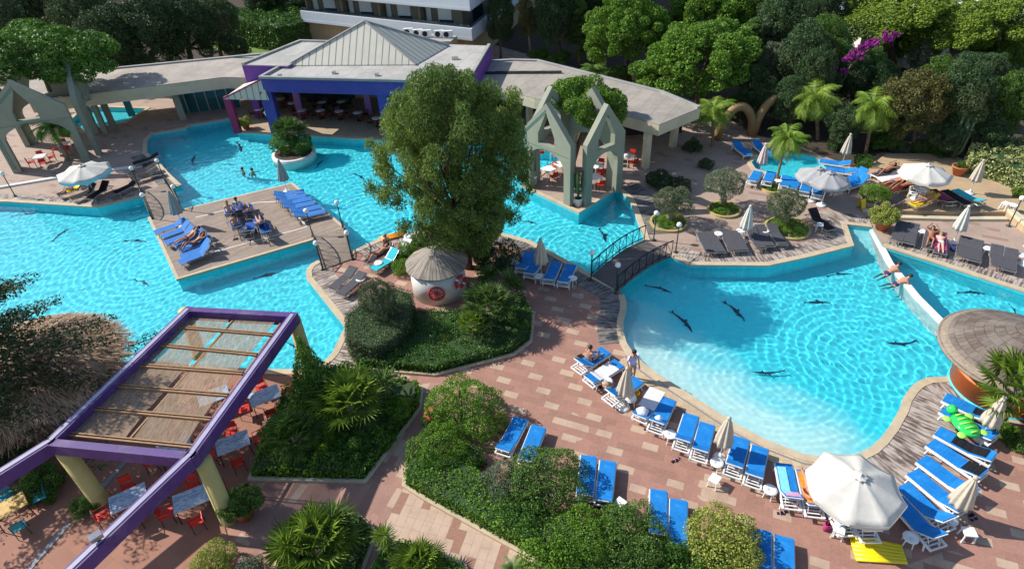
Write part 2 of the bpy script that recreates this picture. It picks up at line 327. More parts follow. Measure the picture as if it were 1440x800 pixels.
# ------------------------------------------------------------------ mesh helpers
class MB:
    def __init__(s): s.v = []; s.f = []; s.uv = {}
    def add(s, vs, fs, uvs=None):
        o = len(s.v); s.v += [tuple(x) for x in vs]
        for i, f in enumerate(fs):
            if uvs: s.uv[len(s.f)] = uvs[i]
            s.f.append(tuple(o + k for k in f))
        return s
    def box(s, c, d, rz=0, rx=0, ry=0):
        hx, hy, hz = d[0] / 2, d[1] / 2, d[2] / 2
        R = mathutils.Euler((rx, ry, rz)).to_matrix(); c = Vector(c)
        vs = [c + R @ Vector((x, y, z)) for z in (-hz, hz) for x, y in ((-hx, -hy), (hx, -hy), (hx, hy), (-hx, hy))]
        return s.add(vs, [(3, 2, 1, 0), (4, 5, 6, 7), (0, 1, 5, 4), (1, 2, 6, 5), (2, 3, 7, 6), (3, 0, 4, 7)])
    def bar(s, a, b, w_, h, up=(0, 0, 1)):
        a, b = Vector(a), Vector(b); d = (b - a).normalized(); up = Vector(up)
        if abs(d.dot(up)) > .98: up = Vector((1, 0, 0))
        x = d.cross(up).normalized(); y = x.cross(d).normalized()
        vs = [p + x * i * w_ / 2 + y * j * h / 2 for p in (a, b) for i, j in ((-1, -1), (1, -1), (1, 1), (-1, 1))]
        return s.add(vs, [(0, 1, 2, 3), (7, 6, 5, 4), (4, 5, 1, 0), (5, 6, 2, 1), (6, 7, 3, 2), (7, 4, 0, 3)])
    def tube(s, pts, r, n=8):
        pts = [Vector(p) for p in pts]
        rs = r if isinstance(r, (list, tuple)) else [r] * len(pts)
        vs = []; prev = None
        for i, p in enumerate(pts):
            d = (pts[min(i + 1, len(pts) - 1)] - pts[max(i - 1, 0)]).normalized()
            if prev is None: a = d.orthogonal().normalized()
            else: a = (prev - d * prev.dot(d)).normalized()
            prev = a; b = d.cross(a)
            vs += [p + (a * math.cos(2 * PI * k / n) + b * math.sin(2 * PI * k / n)) * rs[i] for k in range(n)]
        fs = [(i * n + k, i * n + (k + 1) % n, (i + 1) * n + (k + 1) % n, (i + 1) * n + k) for i in range(len(pts) - 1) for k in range(n)]
        fs += [tuple(range(n - 1, -1, -1)), tuple((len(pts) - 1) * n + k for k in range(n))]
        return s.add(vs, fs)
    def lathe(s, prof, c=(0, 0, 0), n=24, lobes=0, la=0.0, squash=1.0, rough=0, seed=0):
        rng = random.Random(seed); vs = []; c = Vector(c)
        for r, z in prof:
            for k in range(n):
                a = 2 * PI * k / n; q = r * (1 + la * math.cos(lobes * a)) * (1 + rng.uniform(-rough, rough)) if lobes or rough else r
                vs.append(c + Vector((q * math.cos(a), q * math.sin(a) * squash, z)))
        fs = []; uvs = []
        L = [0]
        for i in range(1, len(prof)): L.append(L[-1] + math.hypot(prof[i][0] - prof[i - 1][0], prof[i][1] - prof[i - 1][1]))
        R = max(p[0] for p in prof)
        for i in range(len(prof) - 1):
            for k in range(n):
                fs.append((i * n + k, i * n + (k + 1) % n, (i + 1) * n + (k + 1) % n, (i + 1) * n + k))
                u0, u1 = 2 * PI * k / n * R, 2 * PI * (k + 1) / n * R
                uvs.append(((u0, L[i]), (u1, L[i]), (u1, L[i + 1]), (u0, L[i + 1])))
        if prof[0][0] > .001: fs.append(tuple(range(n - 1, -1, -1))); uvs.append([(0, 0)] * n)
        if prof[-1][0] > .001: fs.append(tuple((len(prof) - 1) * n + k for k in range(n))); uvs.append([(0, 0)] * n)
        return s.add(vs, fs, uvs)
    def ball(s, c, r, n=10, m=6, sz=1.0):
        return s.lathe([(max(.0005, r * math.sin(PI * i / m)), -r * sz * math.cos(PI * i / m)) for i in range(m + 1)], c, n)
    def prism(s, poly, z0, z1, cap=True):
        n = len(poly); ar = sum(poly[i][0] * poly[(i + 1) % n][1] - poly[(i + 1) % n][0] * poly[i][1] for i in range(n))
        P = list(poly) if ar > 0 else list(poly)[::-1]
        vs = [(p[0], p[1], z0) for p in P] + [(p[0], p[1], z1) for p in P]
        fs = [(i, (i + 1) % n, n + (i + 1) % n, n + i) for i in range(n)]
        if cap:
            tr = tessellate_polygon([[Vector((p[0], p[1], 0)) for p in P]])
            for a, b, c in tr:
                A, B, C_ = P[a], P[b], P[c]
                if (B[0] - A[0]) * (C_[1] - A[1]) - (B[1] - A[1]) * (C_[0] - A[0]) < 0: b, c = c, b
                fs += [(n + a, n + b, n + c), (c, b, a)]
        return s.add(vs, fs)
    def sheet(s, poly, z, holes=()):
        loops = [[Vector((p[0], p[1], 0)) for p in q] for q in [poly, *holes]]; P = [p for l in loops for p in l]
        fs = []
        for a, b, c in tessellate_polygon(loops):
            A, B, C_ = P[a], P[b], P[c]
            if (B.x - A.x) * (C_.y - A.y) - (B.y - A.y) * (C_.x - A.x) < 0: b, c = c, b
            fs.append((a, b, c))
        return s.add([(p.x, p.y, z) for p in P], fs)
    def slab(s, outline, holes, O, D, th):
        """upright slab: outline in (along, height), standing at O, running along D, th thick"""
        O = Vector(O); D = Vector(D).normalized(); N = Vector((-D.y, D.x, 0)); loops = [outline, *holes]
        P = [p for l in loops for p in l]; n = len(P)
        q = lambda p, k: O + D * p[0] + Vector((0, 0, p[1])) + N * k * th / 2
        vs = [q(p, 1) for p in P] + [q(p, -1) for p in P]; fs = []
        for a, b, c in tessellate_polygon([[Vector((p[0], p[1], 0)) for p in l] for l in loops]):
            fs += [(a, b, c), (n + c, n + b, n + a)]
        o = 0
        for l in loops:
            m = len(l); fs += [(o + i, o + (i + 1) % m, n + o + (i + 1) % m, n + o + i) for i in range(m)]; o += m
        return s.add(vs, fs)
    def strip(s, pts, o0, o1, z0, z1, closed=False):
        P = [Vector((p[0], p[1])) for p in pts]; n = len(P); A = []; B = []; Ls = [0]
        for i in range(n):
            pa = P[i - 1] if (i > 0 or closed) else None; pb = P[(i + 1) % n] if (i < n - 1 or closed) else None
            d1 = (P[i] - pa).normalized() if pa is not None else (pb - P[i]).normalized()
            d2 = (pb - P[i]).normalized() if pb is not None else d1
            n1, n2 = Vector((-d1.y, d1.x)), Vector((-d2.y, d2.x)); nn = n1 + n2
            nn = nn.normalized() if nn.length > .1 else n1
            k = 1 / max(.55, nn.dot(n1))
            A.append(P[i] + nn * o0 * k); B.append(P[i] + nn * o1 * k)
            if i: Ls.append(Ls[-1] + (P[i] - P[i - 1]).length)
        m = n if closed else n - 1
        if closed: Ls.append(Ls[-1] + (P[0] - P[-1]).length)
        vs = [(a.x, a.y, z1) for a in A] + [(b_.x, b_.y, z1) for b_ in B] + [(a.x, a.y, z0) for a in A] + [(b_.x, b_.y, z0) for b_ in B]
        fs = []; uvs = []
        for i in range(m):
            j = (i + 1) % n; u0, u1 = Ls[i], Ls[i + 1]
            fs += [(i, j, n + j, n + i), (n + i, n + j, 3 * n + j, 3 * n + i), (j, i, 2 * n + i, 2 * n + j)]
            uvs += [((u0, o0), (u1, o0), (u1, o1), (u0, o1)), ((u0, o1), (u1, o1), (u1, o1 + .1), (u0, o1 + .1)), ((u1, o0), (u0, o0), (u0, o0 - .1), (u1, o0 - .1))]
        if not closed:
            fs += [(0, n, 3 * n, 2 * n), (2 * n - 1, n - 1, 3 * n - 1, 4 * n - 1)]; uvs += [[(0, 0)] * 4] * 2
        return s.add(vs, fs, uvs)
    def build(s, name, mat, parent=None, smooth=False, world=False):
        me = bpy.data.meshes.new(name); off = Vector((0, 0, 0))
        if world and parent is not None:
            r = parent
            while r is not None: off += r.location; r = r.parent
        vs = [(x - off.x, y - off.y, z - off.z) for x, y, z in s.v]
        me.from_pydata(vs, [], s.f)
        if s.uv:
            ul = me.uv_layers.new(name='UVMap'); li = 0
            for i, f in enumerate(s.f):
                u = s.uv.get(i)
                for k in range(len(f)):
                    if u: ul.data[li].uv = u[k]
                    li += 1
        me.materials.append(M[mat] if isinstance(mat, str) else mat)
        if smooth: me.polygons.foreach_set('use_smooth', np.ones(len(me.polygons), bool))
        me.update()
        o = bpy.data.objects.new(name, me); COL.objects.link(o)
        if parent is not None: o.parent = parent
        return o
def np_mesh(name, V, F, mat, parent=None, smooth=False):
    V = np.asarray(V, np.float32); F = np.asarray(F, np.int32)
    me = bpy.data.meshes.new(name); me.vertices.add(len(V)); me.vertices.foreach_set('co', V.ravel())
    k = F.shape[1]; me.loops.add(F.size); me.loops.foreach_set('vertex_index', F.ravel()); me.polygons.add(len(F))
    me.polygons.foreach_set('loop_start', np.arange(len(F), dtype=np.int32) * k)
    if smooth: me.polygons.foreach_set('use_smooth', np.ones(len(F), bool))
    me.update(calc_edges=True)
    if mat is not None: me.materials.append(M[mat])
    o = bpy.data.objects.new(name, me); COL.objects.link(o)
    if parent is not None: o.parent = parent
    return o
def tag(o, label, cat, group=None):
    o['label'] = label; o['category'] = cat
    if group: o['group'] = group
    return o
def struct(o): o['kind'] = 'structure'; return o
def thing(name, label, cat, loc=(0, 0, 0), rz=0, group=None):
    o = bpy.data.objects.new(name, None); o.empty_display_size = .2; COL.objects.link(o)
    o.location = loc; o.rotation_euler = (0, 0, rz); tag(o, label, cat, group); return o
def copy_tree(o, parent=None):
    c = o.copy(); COL.objects.link(c)
    if parent is not None: c.parent = parent
    for ch in list(o.children): copy_tree(ch, c)
    return c
PROTO = {}
def spawn(key, maker, loc, rz, label, cat, group=None, scale=None):
    if key not in PROTO: o = PROTO[key] = maker()
    else: o = copy_tree(PROTO[key])
    o.location = loc; o.rotation_euler = (0, 0, rz)
    o.scale = (1, 1, 1) if scale is None else ((scale,) * 3 if not isinstance(scale, (tuple, list)) else scale)
    if 'group' in o.keys(): del o['group']
    return tag(o, label, cat, group)
def PX(*pts, z=0): return [at(x, y, z) for x, y in pts]
def W2(pts, z=0): return [at(x, y, z).xy for x, y in pts]

# leaves -------------------------------------------------------------
def leaf_arrays(P, Nn, L, Wd, rng, droop=0.0, flat=.35):
    n = len(P); r = rng.normal(size=(n, 3)); r /= np.linalg.norm(r, axis=1)[:, None]
    nn = Nn * (1 - flat) + r * flat * 1.6; nn /= np.linalg.norm(nn, axis=1)[:, None] + 1e-9
    tt = np.cross(nn, rng.normal(size=(n, 3))); tt[:, 2] -= droop; tt /= np.linalg.norm(tt, axis=1)[:, None] + 1e-9
    bb = np.cross(nn, tt); bb /= np.linalg.norm(bb, axis=1)[:, None] + 1e-9
    l = (L * rng.uniform(.7, 1.3, n))[:, None]; w_ = (Wd * rng.uniform(.7, 1.3, n))[:, None]
    V = np.stack([P - tt * l / 2, P + bb * w_ / 2 + nn * w_ * .15, P + tt * l / 2, P - bb * w_ / 2 + nn * w_ * .15], 1).reshape(-1, 3)
    F = np.arange(n * 4).reshape(-1, 4); return V, F
def clump_pts(clumps, n, rng, shell=.3):
    c = np.array([k[:3] for k in clumps]); r = np.array([k[3:6] if len(k) > 4 else (k[3],) * 3 for k in clumps])
    wgt = (r[:, 0] * r[:, 2]); idx = rng.choice(len(c), n, p=wgt / wgt.sum())
    d = rng.normal(size=(n, 3)); d /= np.linalg.norm(d, axis=1)[:, None]
    q = 1 - shell * rng.random(n) ** 1.5
    P = c[idx] + d * r[idx] * q[:, None]; Nn = d / r[idx]; Nn /= np.linalg.norm(Nn, axis=1)[:, None]
    keep = np.ones(n, bool)
    for k in range(len(c)):
        e = ((P - c[k]) / (r[k] * .72)); ins = (e * e).sum(1) < 1; ins &= idx != k; keep &= ~ins
    return P[keep], Nn[keep]
def ell_clumps(a, b, c, k, rr, rng, zc=0, low=-.5, inner=.72):
    out = []
    for i in range(k):
        z = low + (1 - low) * (i + .5) / k; ph = i * 2.399963 + rng.uniform(-.3, .3); q = math.sqrt(max(0, 1 - z * z)); s = inner * rng.uniform(.72, 1.2)
        r = rr * rng.uniform(.6, 1.3); out.append((a * q * math.cos(ph) * s, b * q * math.sin(ph) * s, zc + c * z * s, r, r, r * .85))
    return out
def crown_mesh(name, clumps, n, L, Wd, mat, seed, parent, shell=.35, droop=0, flat=.45, extra_in=True):
    rng = np.random.default_rng(seed); P, Nn = clump_pts(clumps, n, rng, shell)
    V, F = leaf_arrays(P, Nn, L, Wd, rng, droop, flat); return np_mesh(name, V, F, mat, parent)
# ------------------------------------------------------------------ the pools
MAINPX = [(-60, 284), (9, 284), (137, 292), (200, 277), (228, 269), (255, 261), (236, 243), (222, 227), (206, 215), (207, 197), (215, 189), (262, 181), (268, 177), (326, 167), (335, 187),
          (440, 192), (512, 196), (560, 199), (640, 200), (700, 200), (740, 190), (754, 211), (788, 214), (792, 222), (733, 262), (814, 300), (868, 266), (885, 280), (893, 300), (904, 330),
          (907, 339), (920, 350), (942, 360), (970, 373), (1080, 374), (1140, 361), (1200, 346), (1190, 316), (1226, 320), (1241, 346), (1310, 368), (1380, 391), (1500, 430), (1520, 580), (1362, 536), (1330, 531),
          (1305, 532), (1290, 538), (1280, 547), (1271, 560), (1266, 575), (1252, 600), (1238, 618), (1225, 630), (1207, 639), (1185, 643), (1160, 644), (1130, 640), (1080, 621), (1037, 599), (960, 549), (925, 527),
          (905, 512), (890, 498), (880, 482), (876, 467), (876, 452), (880, 437), (880, 425), (877, 415), (868, 405), (831, 386), (770, 352), (745, 339), (720, 332), (690, 325), (650, 318), (620, 318), (592, 326),
          (555, 331), (530, 338), (500, 352), (478, 362), (447, 367), (437, 373), (431, 382), (432, 393), (440, 402), (486, 460), (468, 497), (445, 521), (368, 520), (300, 517), (200, 508), (-100, 530)]
MAIN = W2(MAINPX)
KIDS = W2([(1056, 229), (1064, 221), (1090, 214), (1120, 215), (1148, 221), (1158, 232), (1180, 246), (1172, 258), (1150, 262), (1120, 255), (1085, 245), (1062, 238)])
BACK = W2([(98, 172), (118, 150), (150, 151), (206, 153), (176, 172), (148, 177), (120, 186)])
ISLAND = W2([(210, 307), (257, 296), (411, 259), (484, 321), (442, 337), (250, 393)])
WZ = -0.16
def seg_dist(X, Y, a, b):
    d = np.array(b) - np.array(a); L2 = (d * d).sum(); t_ = np.clip(((X - a[0]) * d[0] + (Y - a[1]) * d[1]) / L2, 0, 1)
    return np.hypot(X - a[0] - t_ * d[0], Y - a[1] - t_ * d[1])
def poly_dist(X, Y, P, closed=True):
    m = np.full(X.shape, 1e9)
    for i in range(len(P) if closed else len(P) - 1): m = np.minimum(m, seg_dist(X, Y, tuple(P[i]), tuple(P[(i + 1) % len(P)])))
    return m
def inside(X, Y, P):
    r = np.zeros(X.shape, bool); n = len(P)
    for i in range(n):
        x0, y0 = P[i]; x1, y1 = P[(i + 1) % n]
        if y0 == y1: continue
        c = ((y0 > Y) != (y1 > Y)) & (X < (x1 - x0) * (Y - y0) / (y1 - y0) + x0); r ^= c
    return r
rw = np.random.default_rng(11)
WAVES = []
for i in range(48):
    lam = .23 * (4.2 ** rw.random()); a = rw.uniform(0, 2 * PI) if i % 3 else rw.normal(2.2, .35); kk = 2 * PI / lam; WAVES.append((kk, a, rw.uniform(0, 6.28), .135 / kk ** 2 * (1 if lam < .5 else .6)))
RINGS = [(at(190, 350), .42), (at(500, 290), .5), (at(1068, 520), .36), (at(1200, 480), .45), (at(790, 330), .42)]
def water_height(X, Y):
    Z = np.zeros_like(X)
    for k, a, ph, am in WAVES: Z += am * np.sin(k * (X * math.cos(a) + Y * math.sin(a)) + ph + .6 * np.sin(.5 * X + ph) * np.cos(.45 * Y - ph))
    for c, lam in RINGS:
        d = np.hypot(X - c.x, Y - c.y); Z += .62 / (2 * PI / lam) ** 2 * np.sin(2 * PI * d / lam) * np.exp(-((d - 3.0) / 3.2) ** 2)
    return Z
def grid_mesh(name, P, step, zf, mat, margin, kids=()):
    A = np.array([tuple(p) for p in P]); x0, y0 = A.min(0) - margin; x1, y1 = A.max(0) + margin
    x0 = max(x0, -52); xs = np.arange(x0, x1, step); ys = np.arange(y0, y1, step); X, Y = np.meshgrid(xs, ys)
    cx, cy = X[:-1, :-1] + step / 2, Y[:-1, :-1] + step / 2
    ok = inside(cx, cy, P)
    near = np.zeros_like(ok)
    k = int(round(margin / step))
    g = ok.copy()
    for _ in range(k):
        h = g.copy(); h[1:] |= g[:-1]; h[:-1] |= g[1:]; h[:, 1:] |= g[:, :-1]; h[:, :-1] |= g[:, 1:]; g = h
    idx = np.arange(X.size).reshape(X.shape); F = np.stack([idx[:-1, :-1], idx[:-1, 1:], idx[1:, 1:], idx[1:, :-1]], -1)[g]
    Z, att = zf(X, Y); V = np.stack([X, Y, Z], -1).reshape(-1, 3)
    used = np.unique(F); mp = np.zeros(len(V), np.int64); mp[used] = np.arange(len(used))
    o = np_mesh(name, V[used], mp[F], mat, None, True)
    if att is not None:
        at_ = o.data.attributes.new('shallow', 'FLOAT', 'POINT'); at_.data.foreach_set('value', att.ravel()[used].astype(np.float32))
    return struct(o)
BEACH = W2([(880, 482), (890, 498), (905, 512), (925, 527), (960, 549), (1037, 599), (1080, 621), (1130, 640)])
STEPS = W2([(1190, 316), (1226, 320)])
def floor_main(X, Y):
    dz = np.full(X.shape, 1.3); d = poly_dist(X, Y, BEACH, False); dz = np.minimum(dz, .16 + .17 * d)
    d2 = poly_dist(X, Y, STEPS, False); dz = np.minimum(dz, .2 + .28 * np.floor(d2 / .55))
    jit = .35 * np.sin(X * 2.1 + 1.3 * np.sin(Y * 1.7)) + .3 * np.sin(Y * 2.7 + X)
    att = np.maximum(np.clip((4.4 + jit - d) / 3.2, 0, 1), np.clip((2.0 - d2) / 1.0, 0, .45)); return WZ - dz, att
nul = lambda z: (lambda X, Y: (np.full(X.shape, z), np.zeros(X.shape)))
waterobjs = []
for nm, P, fl, dz in (('main_pool', MAIN, floor_main, 1.3), ('kids_pool', KIDS, nul(WZ - .5), .5), ('back_pool', BACK, nul(WZ - .8), .8)):
    o = grid_mesh('water', P, .06 if nm == 'main_pool' else .08, lambda X, Y: (WZ + water_height(X, Y), None), 'water', .12); o.cycles.is_caustics_caster = True; waterobjs.append(o)
    f = grid_mesh('pool_floor', P, .28, fl, 'pool_tiles', .28); f.cycles.is_caustics_receiver = True
    mb = MB(); n = len(P)
    for i in range(n):
        a, b_ = P[i], P[(i + 1) % n]; mb.add([(a.x, a.y, -.01), (b_.x, b_.y, -.01), (b_.x, b_.y, -1.7), (a.x, a.y, -1.7)], [(0, 1, 2, 3)])
    wl = struct(mb.build('pool_wall', 'pool_tiles')); wl.cycles.is_caustics_receiver = True

# ------------------------------------------------------------------ ground sheets
g = MB().sheet([(-260, -60), (260, -60), (260, 400), (-260, 400)], 0, [MAIN, KIDS, BACK]); struct(g.build('ground', 'plaza_paving'))
near = W2([(300, 517), (368, 520), (445, 521), (468, 497), (486, 460), (440, 402), (432, 393), (431, 382), (437, 373), (447, 367), (478, 362), (500, 352), (530, 338), (555, 331), (592, 326), (620, 318), (650, 318), (690, 325), (720, 332), (745, 339),
           (770, 352), (831, 386), (868, 405), (877, 415), (880, 425), (880, 437), (876, 452), (876, 467), (880, 482), (890, 498), (905, 512), (925, 527), (960, 549), (1037, 599), (1080, 621), (1130, 640), (1160, 644), (1185, 643),
           (1207, 639), (1225, 630), (1238, 618), (1252, 600), (1266, 575), (1271, 560), (1280, 547), (1290, 538), (1305, 532), (1330, 531), (1362, 536), (1520, 580), (1900, 1300), (-400, 1300), (-400, 640), (200, 508)])
struct(MB().sheet(near, .004).build('brick_paving', 'brick_paving'))
struct(MB().sheet(W2([(-150, 525), (200, 508), (300, 517), (368, 520), (430, 521), (396, 560), (352, 640), (352, 675), (330, 735), (260, 800), (200, 1000), (-300, 1000)]), .008).build('terrace', 'terracotta_tiles'))
struct(MB().sheet(W2([(590, 540), (575, 600), (520, 672), (345, 680), (330, 735), (380, 800), (480, 900), (560, 800), (568, 690), (612, 590), (640, 535)]), .008).build('path', 'path_paving'))
struct(MB().sheet(W2([(568, 685), (640, 690), (780, 790), (800, 900), (500, 900), (530, 800), (538, 742)]), .012).build('path', 'beige_path'))
lawn = W2([(-100, 130), (60, 118), (345, 84), (480, 55), (560, 62), (690, 62), (760, 82), (935, 128), (1000, 150), (1060, 190), (1110, 200), (1160, 220), (1200, 236), (1240, 214), (1330, 214), (1440, 260), (1600, 330), (2400, 200)])
lawn += [Vector((250, 60)), Vector((250, 395)), Vector((-250, 395)), Vector((-250, 60))]
struct(MB().sheet(lawn, .006).build('garden_soil', 'soil'))
for k, q in enumerate(([(300, 70), (345, 84), (400, 78), (480, 60), (500, 40), (440, 36), (300, 50)],)):
    struct(MB().sheet(W2(q), .03 + k * .004).build('lawn', 'lawn'))
# raised sandy terrace with two steps
TZ = .3
tp = [at(x, y, TZ).xy for x, y in [(1216, 286), (1262, 296), (1340, 298), (1415, 298), (1440, 320), (1560, 390), (1640, 270), (1440, 252), (1330, 216), (1245, 216), (1222, 236), (1214, 262)]]
struct(MB().prism(tp, 0.0, TZ).build('upper_terrace', 'sand_terrace'))
struct(MB().strip([at(1415, 301, TZ).xy, at(1340, 301, TZ).xy, at(1262, 299, TZ).xy, at(1216, 289, TZ).xy][::-1], -.34, 0, .004, .15).build('terrace_step', 'cream_render'))
# left terrace steps
struct(MB().strip(W2([(-60, 276), (75, 253), (150, 242), (200, 236)]), 0, .32, .0, .12).build('terrace_step', 'white_render'))

def idx(a, b=None):                       # stretch of the main pool's edge between two picture points
    i = MAINPX.index(a); j = MAINPX.index(b); return MAIN[i:j + 1]
for a, b_ in (((-60, 284), (200, 277)), ((255, 261), (335, 187)), ((335, 187), (733, 262)), ((868, 266), (907, 339)), ((942, 360), (1226, 320)), ((1241, 346), (1500, 430)), ((1362, 536), (877, 415)), ((868, 405), (831, 386)),
              ((831, 386), (478, 362)), ((447, 367), (445, 521)), ((445, 521), (-100, 530))):
    struct(MB().strip(idx(a, b_), -.03, .30, -.05, .05).build('pool_coping', 'coping'))
struct(MB().strip(idx((733, 262), (868, 266)), -.03, .25, -.05, .06).build('pool_coping', 'coping'))
for P in (KIDS, BACK): struct(MB().strip(P, -.03, .28, -.05, .045, True).build('pool_coping', 'coping'))
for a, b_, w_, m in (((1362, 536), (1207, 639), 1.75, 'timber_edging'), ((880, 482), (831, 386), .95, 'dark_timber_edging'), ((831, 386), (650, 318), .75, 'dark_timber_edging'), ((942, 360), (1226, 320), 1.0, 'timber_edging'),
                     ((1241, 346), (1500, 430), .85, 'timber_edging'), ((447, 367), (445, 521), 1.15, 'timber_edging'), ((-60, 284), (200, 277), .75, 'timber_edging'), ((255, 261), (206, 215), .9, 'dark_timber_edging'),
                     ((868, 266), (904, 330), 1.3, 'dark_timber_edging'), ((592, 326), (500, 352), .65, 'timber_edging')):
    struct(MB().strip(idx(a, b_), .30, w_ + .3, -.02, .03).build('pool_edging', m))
struct(MB().strip(idx((1160, 644), (890, 498)), .30, .92, -.02, .034).build('pool_edging', 'cream_tiles'))
struct(MB().strip(idx((1160, 644), (890, 498)), .40, .47, .03, .042).build('gutter', 'grey_metal'))
# divider
dv = struct(MB().strip(W2([(1228, 322), (1252, 368), (1290, 415), (1330, 455)]), -.17, .17, -1.6, -.05).build('pool_divider', 'white_render')); dv.cycles.is_caustics_receiver = True
# drain strips on the terrace
mb = MB()
for a, b_ in (((186, 638), (128, 702)), ((97, 735), (40, 800))): mb.bar(at(*a, .02), at(*b_, .02), .22, .02)
struct(mb.build('drain_channel', 'drain_metal'))

# wooden island
isl = struct(MB().prism(ISLAND, -1.6, .0).build('island', 'pool_tiles')); isl.cycles.is_caustics_receiver = True
struct(MB().prism(ISLAND, .004, .06).build('island_deck', 'island_decking'))
n = len(ISLAND); ar = sum(ISLAND[i].x * ISLAND[(i + 1) % n].y - ISLAND[(i + 1) % n].x * ISLAND[i].y for i in range(n))
struct(MB().strip(ISLAND if ar < 0 else ISLAND[::-1], -.10, .08, -.06, .075, True).build('island_rim', 'coping'))
mb = MB()
for a, b_ in (((275, 306), (360, 285)), ((360, 285), (400, 283)), ((400, 283), (432, 319)), ((432, 319), (272, 362))): mb.bar(at(*a, .066), at(*b_, .066), .09, .012)
struct(mb.build('deck_inlay', 'white_render'))

# dolphins on the pool floor
def dolphin_mesh():
    xs = [-1, -.93, -.75, -.5, -.2, .1, .35, .6, .8, .95]; hw = [.03, .04, .045, .062, .085, .105, .10, .08, .045, .02]
    arc = lambda x: .16 * (1 - x * x) ; mb = MB()
    top = [(x, arc(x) + h) for x, h in zip(xs, hw)]; bot = [(x, arc(x) - h) for x, h in zip(xs, hw)][::-1]
    P = top + bot; mb.prism(P, 0, .006)
    mb.prism([(.05, arc(.05) + .11), (-.10, arc(0) + .27), (-.18, arc(-.1) + .10)], 0, .006)
    mb.prism([(.42, arc(.4) - .10), (.22, -.12), (.26, arc(.3) - .09)], 0, .006)
    mb.prism([(-.93, .02), (-1.22, .20), (-1.10, .0), (-1.26, -.16)], 0, .006)
    o = mb.build('dolphin', 'dolphin_paint'); return o
DOL = [((23, 312), (56, 308), 'dark dolphin on the pool floor near the left edge of the lagoon'), ((80, 345), (102, 328), 'dark dolphin on the lagoon floor, tilted nose up, left of the island'),
       ((180, 346), (210, 347), 'dark dolphin on the lagoon floor just left of the timber island'), ((275, 238), (278, 226), 'small dark dolphin on the shaded floor beyond the left bridge'), ((314, 238), (333, 240), 'dark dolphin on the floor beside the two swimmers'),
       ((335, 208), (340, 222), 'small dark dolphin below the cafe terrace edge'), ((308, 276), (320, 272), 'dark dolphin close to the upper edge of the island'), ((258, 201), (264, 205), 'tiny dark dolphin by the far pool steps'), ((448, 242), (456, 232), 'dark dolphin beside the round planter'),
       ((500, 252), (514, 260), 'dark dolphin in open water between the planter and the big tree'), ((361, 397), (395, 390), 'dark dolphin on the floor below the island'), ((192, 400), (212, 408), 'dark dolphin between the thatch and the pergola top'),
       ((112, 418), (126, 412), 'dark dolphin close to the thatch roof rim'), ((404, 486), (420, 496), 'dark dolphin beside the far yellow pergola post'), ((730, 316), (756, 321), 'dark dolphin on the floor right of the big tree'), ((842, 328), (851, 346), 'dark dolphin between the tower terrace and the railed bridge'),
       ((909, 409), (946, 419), 'dark dolphin in the shaded water next to the railed bridge'), ((944, 450), (972, 478), 'dark dolphin at the edge of the pale shallow beach'), ((1019, 431), (1046, 457), 'dark dolphin pointing down in the middle of the big pool'), ((1100, 524), (1056, 525), 'dark dolphin at the sunny rim of the shallows'),
       ((1163, 394), (1197, 391), 'dark dolphin left of the pool divider swimmers'), ((1132, 431), (1167, 432), 'dark dolphin in the big pool below the divider swimmers'), ((1284, 485), (1243, 487), 'dark dolphin in the big pool left of the round bar'), ((1346, 418), (1386, 420), 'dark dolphin in the right-hand pool above the bar roof'),
       ((1416, 435), (1424, 447), 'dark dolphin partly hidden behind the bar roof'), ((297, 187), (316, 186), 'thin dark dolphin beside the magenta column')]
for i, (a, b_, lb) in enumerate(DOL):
    z = WZ - 1.3 + .012; zz = WZ - .95
    if i == 19: zz, z = WZ - .5, WZ - .62
    A, B = at(*a, zz), at(*b_, zz); d = (B - A); L = d.length
    fz = float(floor_main(np.array([(A.x + B.x) / 2]), np.array([(A.y + B.y) / 2]))[0][0]); z = max(z, fz + .03)
    o = spawn('dolphin', dolphin_mesh, ((A.x + B.x) / 2, (A.y + B.y) / 2, z), math.atan2(d.y, d.x), lb, 'pool mosaic', 'dolphin mosaics on the pool floor', (L / 2.0,) * 3)
    o.cycles.is_caustics_receiver = True
    if 'kind' in o.keys(): del o['kind']

